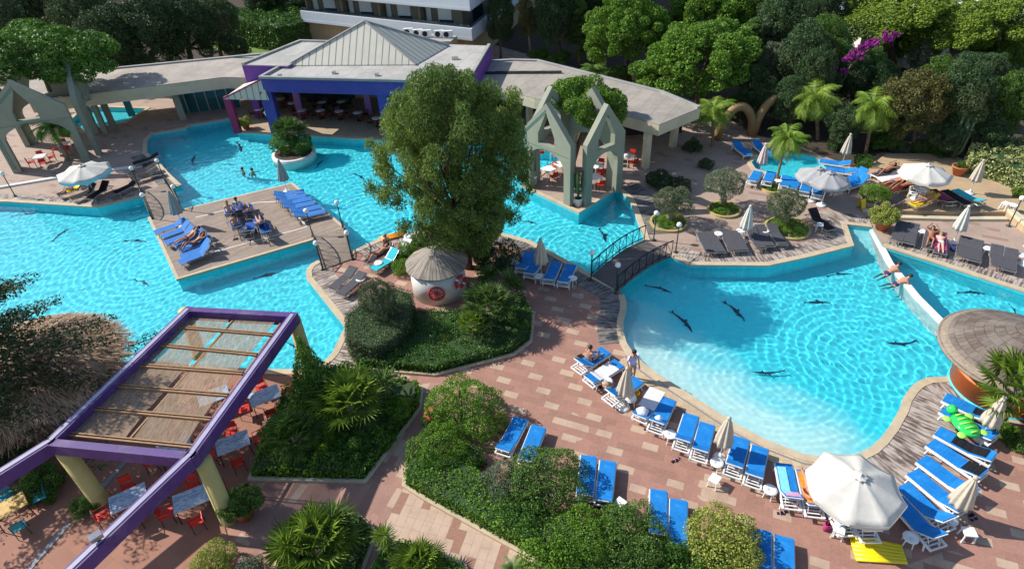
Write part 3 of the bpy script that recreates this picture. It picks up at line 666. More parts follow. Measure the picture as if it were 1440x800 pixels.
# ------------------------------------------------------------------ bridges
def bridge(label, A0, A1, B0, B1, rise, deckmat, rails, railh=.95):
    """deck from edge A0-A1 (one bank) to B0-B1 (other bank)"""
    A0, A1, B0, B1 = [at(*p) for p in (A0, A1, B0, B1)]
    t_ = thing('footbridge', label, 'bridge', (A0 + B1) / 2)
    n = 14; mb = MB(); H = lambda k: .07 + rise * math.sin(PI * k / n) ** 1.0
    vs = []
    for k in range(n + 1):
        a = A0.lerp(B0, k / n); b = A1.lerp(B1, k / n); z = H(k)
        vs += [(a.x, a.y, z), (b.x, b.y, z), (b.x, b.y, z - .14), (a.x, a.y, z - .14)]
    fs = []
    for k in range(n):
        o = 4 * k; fs += [(o, o + 1, o + 5, o + 4), (o + 3, o + 7, o + 6, o + 2), (o, o + 4, o + 7, o + 3), (o + 1, o + 2, o + 6, o + 5)]
    mb.add(vs, fs + [(0, 3, 2, 1), (4 * n, 4 * n + 1, 4 * n + 2, 4 * n + 3)]); mb.build('deck', deckmat, t_, world=True)
    for P, Q in ((A0, B0), (A1, B1)):
        mb = MB(); m = 8; pt = lambda k, z: (*P.lerp(Q, k / m).xy, .07 + rise * math.sin(PI * k / m) + z)
        mb.tube([pt(k, railh * (.55 + .45 * (1 if rails == 'straight' else math.sin(PI * k / m)))) for k in range(m + 1)], .035, 6)
        mb.tube([pt(k, .12) for k in range(m + 1)], .03, 6)
        hh = lambda k: railh * (.55 + .45 * (1 if rails == 'straight' else math.sin(PI * k / m)))
        for k in range(m + 1): mb.tube([pt(k, 0), pt(k, hh(k))], .022, 5)
        for k in range(m): mb.tube([pt(k + (k % 2), .12), pt(k + 1 - (k % 2), hh(k + 1 - (k % 2)))], .016, 5)
        mb.build('railing', 'black_metal', t_, world=True)
    return t_
bridge('brown plank footbridge joining the left bank to the timber island', (199, 271), (234, 260), (214, 309), (257, 297), .22, 'bridge_decking', 'arch')
bridge('brown plank footbridge between the timber island and the bank by the round hut', (441, 335), (483, 321), (455, 380), (495, 365), .22, 'bridge_decking', 'arch')
bridge('dark arched footbridge with long crossed railings by the tower terrace', (832, 389), (868, 410), (906, 338), (944, 360), .28, 'dark_bridge_decking', 'straight')

def make_lamp():
    t_ = thing('globe_lamp', 'x', 'lamp')
    mb = MB(); mb.lathe([(.13, 0), (.13, .05), (.05, .09), (.035, .2), (.03, 1.62), (.06, 1.66), (.07, 1.72)], n=10); mb.build('post', 'green_metal', t_, True)
    MB().ball((0, 0, 1.84), .15, 14, 8).build('globe', 'globe', t_, True); return t_
for x, y, lb in ((199, 270, 'on the left bank at the near rail of the left bridge'), (234, 259, 'on the left bank at the pool-side rail of the left bridge'), (215, 309, 'at the island corner, left rail of the left bridge'), (257, 297, 'at the island, right rail of the left bridge'),
                 (440, 333, 'on the island beside the blue loungers and the middle bridge'), (482, 321, 'on the island tip at the pool-side rail of the middle bridge'), (454, 380, 'on the bank at the lower rail of the middle bridge'), (496, 365, 'on the bank between the middle bridge and the teal lounger'),
                 (831, 395, 'at the near end of the arched bridge, pool side'), (866, 413, 'at the near end of the arched bridge beside the big pool'), (919, 338, 'at the far end of the arched bridge beside the trimmed olive'), (950, 355, 'at the far end of the arched bridge by the grey loungers'),
                 (22, 277, 'at the far left on the pool bank'), (1418, 318, 'beside the low white wall of the raised terrace')):
    spawn('lamp', make_lamp, at(x, y), 0, 'white globe lamp ' + lb, 'lamp', 'globe lamps along the pool')

# ------------------------------------------------------------------ buildings
def Z(px, z): return [at(x, y, z).xy for x, y in px]
# left covered walkway
rp = Z([(40, 112), (100, 103), (357, 78), (430, 72), (420, 100), (342, 110), (315, 109), (132, 132), (40, 143)], 3.5)
wk = thing('covered_walkway', 'long low pale flat-roofed walkway with blue glass behind, left of the pyramid pavilion', 'walkway', at(200, 120, 0).xy.to_3d())
MB().prism(rp, 2.55, 3.48).build('fascia', 'cream_render', wk, world=True)
MB().prism(rp, 3.483, 3.53).build('roof', 'walkway_roof', wk, world=True)
MB().strip(rp[1:4], -.3, 0, 3.5, 3.66).build('roof_kerb', 'grey_roof', wk, world=True)
for p, q, m in (((161, 182), .5, 'pale_bark'), ((258, 168), .55, 'grey_green_concrete'), ((186, 163), .55, 'teal_paint'), ((320, 150), .5, 'magenta_paint')):
    c = at(*p); MB().box((c.x, c.y, 1.27), (q, q * .6, 2.54), .4).build('column', m, wk, world=True)
for a, b_ in (((252, 160), (340, 150)),):
    A, B = at(*a), at(*b_); d = (B - A); MB().slab([(0, 0), (d.length, 0), (d.length, 2.5), (0, 2.5)], [], A, d, .12).build('glass_wall', 'teal_glass', wk, world=True)
    mb = MB()
    for k in range(7): p = A.lerp(B, k / 6); mb.box((p.x, p.y - .1, 1.25), (.09, .09, 2.5))
    mb.build('mullions', 'grey_metal', wk, world=True)
# right covered walkway
rp2 = Z([(640, 90), (720, 85), (757, 86), (932, 130), (985, 152), (927, 176), (874, 162), (752, 139), (685, 121), (640, 112)], 3.4)
wr = thing('covered_walkway', 'angled stone-coloured flat roof with yellow fascia running right to the pines', 'walkway', at(850, 150, 0).xy.to_3d())
MB().prism(rp2, 2.62, 3.38).build('fascia', 'cream_render', wr, world=True)
MB().prism(rp2, 3.383, 3.43).build('roof', 'walkway_roof_right', wr, world=True)
MB().strip(rp2[:5], -.3, 0, 3.40, 3.55).build('roof_kerb', 'grey_roof', wr, world=True)
A, B = at(640, 104, 3.45), at(790, 103, 3.45); MB().bar(A, B, .25, .3).build('roof_gutter', 'dark_glass', wr, world=True)
for p in ((907, 236), (946, 206), (864, 226), (745, 176)):
    c = at(*p); MB().box((c.x, c.y, 1.3), (.42, .42, 2.62), .5).build('column', 'cream_render', wr, world=True)
A, B = at(700, 160), at(975, 196)
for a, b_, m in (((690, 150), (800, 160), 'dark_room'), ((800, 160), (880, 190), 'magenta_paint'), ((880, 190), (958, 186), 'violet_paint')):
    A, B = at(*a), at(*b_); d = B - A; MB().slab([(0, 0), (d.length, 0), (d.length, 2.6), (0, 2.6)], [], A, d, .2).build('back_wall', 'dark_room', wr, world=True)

# pavilion
pv = thing('pavilion', 'blue and purple poolside cafe pavilion with a ribbed pale pyramid roof', 'building', at(480, 150, 0).xy.to_3d())
RZ = 4.7
FL, FR, BR = at(366, 110, RZ), at(655, 117, RZ), at(686, 65, RZ)
r1 = Z([(366, 110), (655, 117), (686, 65), (600, 62), (462, 60), (430, 75)], RZ)
MB().prism(r1, 3.6, RZ - .02).build('fascia', 'blue_paint', pv, world=True)
ins = [p.lerp(sum(r1, Vector((0, 0))) / 6, .03) for p in r1]
MB().prism(r1, RZ - .017, RZ + .02).build('roof', 'pavilion_roof', pv, world=True)
MB().strip([r1[0], r1[1], r1[2]][::-1], .0, .25, RZ + .02, RZ + .2).build('parapet', 'grey_roof', pv, world=True)
MB().strip([r1[0], r1[5], r1[4]], -.25, .0, RZ + .02, RZ + .2).build('parapet', 'grey_roof', pv, world=True)
r2 = Z([(340, 92), (405, 94), (462, 60), (422, 59)], 4.9)
MB().prism(r2, 2.9, 4.88).build('purple_block', 'violet_paint', pv, world=True)
MB().prism(r2, 4.883, 4.95).build('roof', 'pavilion_roof', pv, world=True)
MB().strip([r2[0], r2[3], r2[2]], -.25, 0, 4.95, 5.1).build('parapet', 'grey_roof', pv, world=True)
MB().strip([r1[2], r1[1]], 0.003, .3, 2.6, RZ - .03).build('side_wall', 'violet_paint', pv, world=True)
# pyramid
PB = [at(404, 92, RZ + .1), at(585, 91, RZ + .1), at(632, 64, RZ + .1)]; PB.append(PB[0] + PB[2] - PB[1])
ctr = (PB[0] + PB[2]) / 2; az = zfor(ctr, 30); apx = Vector((ctr.x, ctr.y, az))
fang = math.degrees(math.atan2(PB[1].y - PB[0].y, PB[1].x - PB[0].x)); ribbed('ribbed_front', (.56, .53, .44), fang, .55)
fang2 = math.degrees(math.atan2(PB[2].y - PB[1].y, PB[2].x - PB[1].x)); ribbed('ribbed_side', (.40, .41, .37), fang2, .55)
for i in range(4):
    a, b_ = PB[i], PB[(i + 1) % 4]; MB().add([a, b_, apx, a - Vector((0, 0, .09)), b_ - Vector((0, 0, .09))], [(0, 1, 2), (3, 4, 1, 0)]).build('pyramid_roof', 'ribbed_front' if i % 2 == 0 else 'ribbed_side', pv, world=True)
mb = MB()
for i in range(4): mb.bar(PB[i] + Vector((0, 0, .03)), apx + Vector((0, 0, .03)), .16, .1)
mb.build('ridge_cap', 'grey_roof', pv, world=True)
for x, y, lb in ((394, 108, 'roof_vent'), (470, 104, 'roof_vent'), (530, 107, 'roof_drain'), (640, 84, 'roof_hatch'), (610, 96, 'roof_vent')):
    c = at(x, y, RZ + .02); MB().box((c.x, c.y, RZ + .12), (.5 if 'hatch' in lb else .28, .3, .2)).build(lb, 'grey_metal', pv, world=True)
# lean-to roof with magenta column
q1, q2 = at(315, 138, 3.1), at(378, 139, 3.1); top = at(367, 112, 4.55); q3 = q1 + (at(340, 120, 3.1) - q1) * 1.1
MB().add([q1, q2, top, q3, q1 - Vector((0, 0, .12)), q2 - Vector((0, 0, .12))], [(0, 1, 2), (3, 0, 2), (4, 5, 1, 0)]).build('canopy_roof', 'ribbed_front', pv, world=True)
MB().bar(q1, top, .1, .1).build('canopy_edge', 'magenta_paint', pv, world=True)
for p, tpx, s, m, h in (((335, 186), (320, 139), .55, 'magenta_paint', 3.02), ((391, 187), (378, 131), .85, 'blue_paint', 3.6), ((424, 162), (416, 131), .55, 'mauve_paint', 3.6), ((366, 164), (360, 138), .6, 'violet_paint', 3.1), ((548, 192), (0, 0), .8, 'blue_paint', 3.6), ((660, 180), (0, 0), .8, 'blue_paint', 3.6), ((520, 160), (0, 0), .5, 'mauve_paint', 3.6)):
    c = at(*p); MB().box((c.x, c.y, h / 2), (s, s, h), .05).build('column', m, pv, world=True)
for a, b_, m in (((345, 135), (500, 138), 'teal_glass'), ((500, 138), (690, 130), 'sand_floor')):
    A, B = at(*a), at(*b_); d = B - A; MB().slab([(0, 0), (d.length, 0), (d.length, 3.55), (0, 3.55)], [], A, d, .2).build('back_wall', m, pv, world=True)
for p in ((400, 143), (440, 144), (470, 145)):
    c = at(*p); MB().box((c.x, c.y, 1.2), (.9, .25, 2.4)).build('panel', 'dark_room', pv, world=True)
struct(MB().sheet(W2([(330, 168), (336, 186.5), (440, 191.5), (560, 198), (690, 198), (700, 140), (345, 136)]), .012).build('cafe_floor', 'sand_floor'))
# wall lamp on the blue column
c = at(388, 183); wlm = thing('wall_lantern', 'small white lantern bracketed to the blue corner column', 'lamp', (c.x - .15, c.y - .75, 1.7))
MB().bar((0, .33, .25), (0, 0, .3), .04, .04).build('bracket', 'grey_metal', wlm); MB().lathe([(.08, -.15), (.16, .1), (.2, .12), (.02, .3)], n=8).build('lantern', 'white_plastic', wlm)

# service block and hotel
sb = Z([(560, 62), (634, 60), (643, 52), (566, 47)], 3.2)
sv = thing('service_block', 'low flat-roofed service block behind the pyramid roof with cooling units on it', 'building', at(600, 60, 0).xy.to_3d())
MB().prism(sb, 0, 3.18).build('wall', 'hotel_tan', sv, world=True); MB().prism(sb, 3.183, 3.3).build('roof', 'pavilion_roof', sv, world=True)
def make_ac():
    t_ = thing('air_conditioner', 'x', 'air conditioner'); MB().box((0, 0, .4), (1.1, .4, .75)).build('casing', 'white_plastic', t_)
    mb = MB(); mb.lathe([(.28, 0), (.30, .02), (.27, .04)], n=16); o = mb.build('fan_grille', 'black_metal', t_, True); o.rotation_euler = (PI / 2, 0, 0); o.location = (-.15, -.2, .4); return t_
for x, y, lb in ((575, 46, 'leftmost'), (588, 47.5, 'second from the left'), (600, 48.5, 'middle'), (618, 49, 'second from the right'), (630, 49.5, 'rightmost')):
    spawn('ac', make_ac, at(x, y + 4, 3.3), 0, 'white boxed cooling unit with round fan, %s of five on the roof' % lb, 'air conditioner', 'cooling units behind the pyramid roof', .85)
HC = at(664, 54, 3.0); HL = at(476, 33, 3.0); HR = at(712, 14, 3.0)
HL = HC + (HL - HC).normalized() * 22; dR = (HR - HC).normalized() * 30; HR = HC + dR; HB = HL + dR
ht = thing('hotel', 'grey terraced hotel block with white banded balconies behind the pavilion', 'building', HC.xy.to_3d())
outl = [HL.xy, HC.xy, HR.xy, HB.xy]; cen = sum(outl, Vector((0, 0))) / 4
def inset(d):
    e1 = (HL - HC).normalized().xy; e2 = (HR - HC).normalized().xy
    return [HL.xy - e1 * 0 + e2 * d, HC.xy + e1 * d + e2 * d, HR.xy + e1 * d, HB.xy]
core = inset(1.7)
MB().prism(core, 0, 25).build('wall', 'hotel_wall', ht, world=True)
MB().prism(inset(.6), 0, 2.9).build('ground_floor', 'hotel_tan', ht, world=True)
P_ = [HR.xy, HC.xy, HL.xy]
for k in range(6):
    z = 3.0 + 2.75 * k
    b_ = MB().prism([p for p in outl], z - .25, z).build('balcony_slab', 'hotel_white', ht, world=True)
    MB().strip(P_, -.02, -.22, z - .3, z + .85).build('balcony_parapet', 'hotel_white', ht, world=True)
    MB().strip(P_, -.30, -.36, z + .86, z + 1.1).build('balcony_rail', 'dark_glass', ht, world=True)
    if k < 5:
        e1 = (HL - HC).normalized()
        dn = (HR - HC).normalized()
        for j in range(4):
            c = HC + e1 * (3.4 + 5.0 * j) + dn * 1.66; f = MB().bar((c.x, c.y, z + .1), (c.x, c.y, z + 2.3), 2.0, .08, up=dn).build('window', 'shutter', ht, world=True)
            MB().bar((c.x - dn.x * .05, c.y - dn.y * .05, z + .1), (c.x - dn.x * .05, c.y - dn.y * .05, z + 1.0), 1.9, .04, up=dn).build('pane', 'dark_glass', f, world=True)
            q = c + e1 * 2.2 - dn * .1; MB().bar((q.x, q.y, z + .2), (q.x, q.y, z + 2.0), .5, .1, up=dn).build('window', 'shutter', ht, world=True)
            q = c + e1 * 2.8 - dn * .6; MB().bar((q.x, q.y, z + .0), (q.x, q.y, z + 2.5), .12, 1.2, up=dn).build('partition', 'hotel_wall', ht, world=True)
        for j in range(5):
            c = HC + dn * (5 + 6.0 * j) + e1 * 1.66; MB().bar((c.x, c.y, z + .1), (c.x, c.y, z + 2.3), 3.6, .08, up=e1).build('window', 'dark_glass', ht, world=True)

# gabled towers ----------------------------------------------------------
def tower_face(t_, O, D, L, sc=1.0, groove=True):
    th = .38; sh, pk = 4.2 * sc, 6.35 * sc; lg = .55 * sc
    arch = [(L - lg, 0), (L - lg, 2.35 * sc)] + [(L / 2 + (L / 2 - lg) * math.cos(a), 2.35 * sc + .95 * sc * math.sin(a)) for a in [PI * k / 10 for k in range(1, 10)]] + [(lg, 2.35 * sc), (lg, 0)]
    outline = [(0, 0), (0, sh), (L / 2, pk), (L, sh), (L, 0)] + arch
    hole = [(L / 2 - .72 * sc, 3.6 * sc), (L / 2 + .72 * sc, 3.6 * sc), (L / 2 + .72 * sc, 4.25 * sc), (L / 2, 5.75 * sc), (L / 2 - .72 * sc, 4.25 * sc)]
    MB().slab(outline, [hole], O, D, th).build('gable_wall', 'grey_green_concrete', t_, world=True)
    if groove:
        D_ = Vector(D).normalized(); N = Vector((-D_.y, D_.x, 0)); mb = MB()
        q = lambda s_, h: Vector(O) + D_ * s_ + Vector((0, 0, h)) - N * (th / 2 + .004)
        for o_ in (.16, .3): mb.bar(q(o_, .3), q(o_, sh - .1), .05, .02, up=N); mb.bar(q(o_, sh - .1), q(L / 2, pk - .25 - o_ * 1.1), .05, .02, up=N)
        mb.bar(q(.1, 3.35 * sc), q(L - .1, 3.35 * sc), .02, .02, up=N)
        mb.build('groove', 'groove_green', t_, world=True)
def tower(label, A, B, C, sc=1.0):
    t_ = thing('gable_tower', label, 'tower', ((A + C) / 2))
    u = (B - A); v = (C - B); Dk = A + v
    g_ = .5
    tower_face(t_, A, u, u.length - g_, sc); tower_face(t_, B + v.normalized() * g_, v, v.length - g_, sc, False)
    tower_face(t_, A + v.normalized() * g_, v, v.length - g_, sc, False); tower_face(t_, Dk, u, u.length - g_, sc, False)
    return t_
A, B, C_ = at(741, 261), at(812, 294), at(871, 267)
tower('grey-green tower of four pierced pointed gables standing on the pool terrace', A, B, C_)
A, B = at(20, 243), at(138, 222); u = (B - A); v = Vector((-u.y, u.x, 0)).normalized() * u.length
tower('grey-green gabled arch tower in shade at the far left', A, B, B + v, 1.05)

# golden arches
ga = thing('arch_sculpture', 'golden brown double arch sculpture beside the palm and the kids pool', 'sculpture', at(1055, 192))
def arc(a, b_, topy, mb):
    A, B = at(*a), at(*b_); h = zfor((A + B) / 2, topy); pts = [(*A.lerp(B, k / 14).xy, h * (1 - (2 * k / 14 - 1) ** 2) ** .6) for k in range(15)]; mb.tube(pts, [.38] + [.32] * 13 + [.38], 8)
mb = MB(); arc((1008, 196), (1058, 190), 150, mb); mb.build('arch', 'ochre_paint', ga, True, True)
mb = MB(); arc((1058, 190), (1108, 180), 137, mb); mb.build('arch', 'ochre_paint', ga, True, True)

# round planter in the pool
c = at(413, 215); R_ = 30 * mpp(c)
pl = thing('pool_planter', 'round white planter ring standing in the pool in front of the cafe', 'planter', (c.x, c.y, 0))
o = MB().lathe([(R_, -1.5), (R_, .0), (R_ - .05, .05), (R_ - .22, .05), (R_ - .26, .02), (R_ - .28, -.1)], n=40).build('ring', 'white_render', pl, True); o.cycles.is_caustics_receiver = True
MB().lathe([(R_ - .27, 0), (R_ - .27, .03)], n=32).build('soil', 'soil', pl)
PLC, PLR = c, R_

# white hut with thatch
c = at(619, 407); Rh = 37.5 * mpp(c)
hut = thing('round_hut', 'small round white hut with a conical thatched roof beneath the big tree', 'hut', (c.x, c.y, 0))
MB().lathe([(Rh, 0), (Rh, 1.85)], n=40).build('wall', 'white_render', hut, True)
zt = zfor(c, 349)
MB().lathe([(Rh * 1.04, 1.74), (Rh * 1.12, 1.72), (Rh * 1.14, 1.80), (Rh * .8, 1.68 + (zt - 1.68) * .45), (Rh * .35, 1.68 + (zt - 1.68) * .82), (.12, zt), (.001, zt + .02)], n=36, rough=.025, seed=3).build('roof', 'hut_thatch', hut, world=False)
def wheel(loc, face, name, label, r, spokes, mat):
    t_ = thing(name, label, 'wheel' if spokes else 'lifebuoy', loc, face)
    mb = MB(); n = 24
    mb.tube([(r * math.cos(2 * PI * k / n), 0, r * math.sin(2 * PI * k / n)) for k in range(n + 1)], .05 if spokes else .09, 6); mb.build('rim', mat, t_, True)
    if spokes:
        mb = MB()
        for k in range(10): a = 2 * PI * k / 10; mb.tube([(0, 0, 0), (r * math.cos(a), 0, r * math.sin(a))], .025, 5)
        mb.build('spokes', mat, t_); mb = MB(); mb.ball((0, 0, 0), .09, 8, 6); mb.build('hub', mat, t_)
    else:
        mb = MB()
        for k in range(4):
            a = PI / 4 + k * PI / 2; mb.tube([(r * math.cos(a - .15), 0, r * math.sin(a - .15)), (r * math.cos(a), 0, r * math.sin(a)), (r * math.cos(a + .15), 0, r * math.sin(a + .15))], .1, 6)
        mb.build('band', 'white_plastic', t_, True)
wheel((c.x, c.y - Rh - .06, .85), 0, 'wagon_wheel', 'red spoked wagon wheel hung on the white hut wall', .40, True, 'red_plastic')
a = rad(-38); wheel((c.x + (Rh + .12) * math.cos(a), c.y + (Rh + .12) * math.sin(a), 1.15), PI / 2 + a, 'lifebuoy', 'red lifebuoy hung on the right side of the white hut', .33, False, 'red_vinyl')

# shingled bar at the right
c = at(1432, 492, 2.2); Rb = 96 * mpp(c)
RZB = 0
bar = thing('pool_bar', 'round bar with dark shingled roof and orange counter at the pool edge', 'bar', (c.x, c.y, 0))
MB().lathe([(Rb, 2.0), (Rb + .02, 2.1), (Rb * .9, 2.22), (Rb * .9, 2.27), (Rb * .55, 2.75), (Rb * .2, 3.2), (.001, 3.35)], n=56).build('roof', 'shingle_courses', bar, True)
MB().lathe([(Rb * .90, 2.10), (Rb + .05, 1.98), (Rb + .07, 2.06), (Rb * .89, 2.28)], n=56).build('eaves', 'pale_bark', bar, True)
Rc = Rb * .64
MB().lathe([(Rc, -1.5), (Rc, .1)], n=48).build('base', 'pool_tiles', bar, True)
MB().lathe([(Rc - .02, .1), (Rc - .02, 1.0), (Rc + .12, 1.03), (Rc + .12, 1.1), (Rc - .45, 1.1), (Rc - .45, .1)], n=48).build('counter', 'orange_paint', bar, True)
MB().lathe([(Rc - .46, .11), (Rc - .46, .13)], n=40).build('floor', 'dark_room', bar)
for k in range(6): a = k * PI / 3 + .4; MB().tube([((Rc - .3) * math.cos(a), (Rc - .3) * math.sin(a), 1.1), ((Rc - .3) * math.cos(a), (Rc - .3) * math.sin(a), 2.2)], .07, 8).build('post', 'ochre_paint', bar)
for k in range(3):
    a = PI * (.93 + .12 * k); p = (c.x + (Rc - .1) * math.cos(a), c.y + (Rc - .1) * math.sin(a), 1.103)
    t_ = thing('drink_glass', ('clear tumbler standing on the orange bar counter', 'small white cup on the orange bar counter near the eaves', 'pale bottle on the orange bar counter beside the palm')[k], 'glass', p); MB().lathe([(.05, 0), (.06, .16), (.05, .16), (.045, .02)], n=10).build('cup', 'white_plastic' if k else 'grey_metal', t_)

# big straw thatch, lower left
c = at(34, 540, 1.2); Rt = 4.1; gx, gy = c.x, c.y
th_ = thing('straw_parasol_hut', 'wide shaggy straw-thatched roof at the left edge under conifer branches', 'hut', (gx, gy, 0))
prof = [(Rt, 1.55), (Rt * .97, 1.8), (Rt * .8, 2.15), (Rt * .55, 2.55), (Rt * .3, 2.9), (.1, 3.1), (.001, 3.1)]
MB().lathe([(Rt * .95, 1.6)] + prof, n=60, rough=.03, seed=5).build('roof', 'straw', th_)
rg = np.random.default_rng(4); nS = 9000; ang = rg.uniform(0, 2 * PI, nS); rr = Rt * np.sqrt(rg.uniform(.02, 1.05, nS)); zz = np.interp(rr, [0, Rt * .3, Rt * .55, Rt * .8, Rt * .97, Rt * 1.1], [3.1, 2.9, 2.55, 2.15, 1.8, 1.5]) + rg.uniform(.01, .07, nS)
a2 = ang + rg.normal(0, .38, nS) + np.where(rg.random(nS) < .12, rg.normal(0, 1.3, nS), 0); L_ = rg.uniform(.25, .7, nS); dx, dy = np.cos(a2), np.sin(a2); Wd_ = rg.uniform(.012, .03, nS)
p0 = np.stack([gx * 0 + rr * np.cos(ang), rr * np.sin(ang), zz], -1); d_ = np.stack([dx, dy, np.full(nS, -.42)], -1) * L_[:, None]; s_ = np.stack([-dy, dx, np.zeros(nS)], -1) * Wd_[:, None]
V = np.stack([p0 - s_, p0 + s_, p0 + d_ + s_ * .4, p0 + d_ - s_ * .4], 1).reshape(-1, 3)
t = NT('straw_strand'); t.l(t.ramp(t.n('NewGeometry').outputs['Random Per Island'], [(0, (.15, .08, .045)), (.5, (.36, .22, .125)), (1, (.62, .45, .30))]), t.p.inputs['Base Color']); t.p.inputs['Roughness'].default_value = .8; M['straw_strand'] = t.m
np_mesh('straw', V, np.arange(nS * 4).reshape(-1, 4), 'straw_strand', th_)
MB().tube([(0, 0, 0), (0, 0, 3)], .14, 8).build('pole', 'bark', th_)

# pergola --------------------------------------------------------------
PZ = 3.85
pg = thing('pergola', 'purple steel pergola on thick yellow posts with reed mats over the cafe tables', 'pergola', at(200, 620))
def beam(px, w_=.34, h=.52, nm='beam', m='purple_paint'):
    P = [at(x, y, PZ) for x, y in px]
    for a, b_ in zip(P[:-1], P[1:]):
        d = (b_ - a).normalized() * w_ * .45
        o_ = MB().bar(a - d - Vector((0, 0, h / 2)), b_ + d - Vector((0, 0, h / 2)), w_, h).build(nm, m, pg, world=True)
        MB().bar(a + Vector((0, 0, .012)), b_ + Vector((0, 0, .012)), w_ * .45, .03).build('top_channel', 'channel_metal', o_, world=True)
beam([(264, 434), (70, 619), (-60, 700)]); beam([(411, 442), (268, 638), (60, 836)]); 
P = [at(264, 434, PZ + .003), at(411, 442, PZ + .003)]; MB().bar(P[0] - Vector((0, 0, .26)), P[1] - Vector((0, 0, .26)), .3, .5).build('beam', 'purple_paint', pg, world=True)
P = [at(70, 621, PZ + .003), at(268, 640, PZ + .003)]; MB().bar(P[0] - Vector((0, 0, .26)), P[1] - Vector((0, 0, .26)), .3, .5).build('beam', 'purple_paint', pg, world=True)
for b_, tp_ in (((142, 704), (88, 632)), ((322, 730), (287, 645)), ((436, 521), (413, 448)), ((280, 500), (264, 440))):
    A = at(*b_); T = at(*tp_, PZ - .5)
    A = Vector((A.x * .75 + T.x * .25, A.y * .75 + T.y * .25, 0)) if False else A
    MB().lathe([(.33, 0), (.31, .02), (.28, PZ - .52)], n=28).build('post', 'yellow_paint', pg, True)
    o_ = pg.children[-1] if False else [c_ for c_ in pg.children if c_.name.startswith('post')][-1]
    d = Vector((T.x - A.x, T.y - A.y)) * .75
    for v_ in o_.data.vertices: k = v_.co.z / (PZ - .5); v_.co.x += d.x * k; v_.co.y += d.y * k
    o_.location = (A.x - pg.location.x, A.y - pg.location.y, 0)
cl = [((262, 439), (402, 447)), ((240, 460), (383, 472)), ((212, 485), (361, 500)), ((184, 514), (341, 526)), ((152, 543), (320, 557)), ((118, 575), (296, 591)), ((84, 611), (272, 630))]
ZR = PZ - .28
mb = MB(); P0 = [(at(*a, ZR), at(*b_, ZR)) for a, b_ in cl]
for a, b_ in P0: mb.bar(a, b_, .06, .09); mb.bar(a + (Vector((0, .12, .0))), b_ + Vector((0, .12, .0)), .05, .08)
for f in (.03, .5, .97): mb.bar(P0[0][0].lerp(P0[0][1], f) - Vector((0, 0, .1)), P0[-1][0].lerp(P0[-1][1], f) - Vector((0, 0, .1)), .07, .09)
mb.build('rail_grid', 'rail_wood', pg, world=True)
for i in range(6):
    for f0, f1 in ((.08, .47), (.53, .92)):
        q = [P0[i][0].lerp(P0[i][1], f0), P0[i][0].lerp(P0[i][1], f1), P0[i + 1][0].lerp(P0[i + 1][1], f1), P0[i + 1][0].lerp(P0[i + 1][1], f0)]
        q = [v_ - Vector((0, 0, .04)) for v_ in q]; MB().add(q + [v_ - Vector((0, 0, .012)) for v_ in q], [(0, 1, 2, 3), (7, 6, 5, 4), (0, 4, 5, 1), (1, 5, 6, 2), (2, 6, 7, 3), (3, 7, 4, 0)]).build('reed_mat', 'reed_mat', pg, world=True)
c = at(139, 760, PZ + .03); fl_ = thing('floodlight', 'small grey floodlight box clamped on top of the purple beam', 'floodlight', c, .8)
MB().box((0, 0, .22), (.34, .2, .24), 0, .3).build('housing', 'grey_metal', fl_); MB().bar((0, 0, 0), (0, .05, .14), .1, .05).build('bracket', 'black_metal', fl_)

# houses far right behind the pines
for i, (x, y, w_, lb) in enumerate(((1243, 47, 9, 'grey-roofed house half hidden by pines at the upper right, left one'), (1290, 66, 10, 'pale house with a light roof between pine trunks'), (1362, 56, 9, 'low pale house behind the rightmost pines'))):
    c = at(x, y + 8); t_ = thing('villa', lb, 'house', (c.x, c.y, 0), .2 + i * .3); MB().box((0, 0, 1.5), (w_, 6, 3)).build('wall', 'white_render' if i < 3 else 'sand_floor', t_)
    hx = w_ / 2 + .4; MB().add([(-hx, -3.4, 3), (hx, -3.4, 3), (hx, 3.4, 3), (-hx, 3.4, 3), (-hx * .5, 0, 4.3), (hx * .5, 0, 4.3)], [(0, 1, 5, 4), (2, 3, 4, 5), (1, 2, 5), (3, 0, 4), (3, 2, 1, 0)]).build('roof', 'hotel_white' if i < 3 else 'terracotta', t_)
    for k in (-1, 1): MB().box((k * w_ / 4, -3.02, 1.6), (1.1, .08, 1.2)).build('window', 'dark_glass', t_)
# ------------------------------------------------------------------ plants
def recolor(o, mat):
    for c in o.children:
        if c.name.split('.')[0] in ('crown', 'leaves', 'flowers'):
            c.material_slots[0].link = 'OBJECT'; c.material_slots[0].material = M[mat]
def T(name, cat='tree'): return thing(name, 'x', cat)
def limbs(mb, base, tips, r0, r1, rng):
    for t_ in tips:
        b = Vector(base); e = Vector(t_); m = b.lerp(e, .5) + Vector((rng.uniform(-.08, .08), rng.uniform(-.08, .08), -.05)); mb.tube([b, m, e], [r0, (r0 + r1) / 2, r1], 6)
def mk_round(name, a, c, k, rr, n, leaf, mat, hc, low, seed, tr=.05, flat=.45, droop=0, ratio=.55, shell=.35, forks=6, bark='bark'):
    def f():
        rng = random.Random(seed); o = T(name); cl = ell_clumps(a, a, c, k, rr, rng, hc, low)
        mb = MB(); h0 = hc - c * .55
        mb.tube([(0, 0, 0), (.03, .02, h0 * .5), (-.02, .03, h0)], [tr * 1.5, tr * 1.1, tr * .9], 8)
        pick = rng.sample(cl, min(forks, len(cl))); limbs(mb, (-.02, .03, h0), [(q[0] * .8, q[1] * .8, q[2]) for q in pick], tr * .7, tr * .25, rng); mb.build('trunk', bark, o, True)
        crown_mesh('crown', cl, n, leaf, leaf * ratio, mat, seed, o, shell, droop, flat); return o
    return f
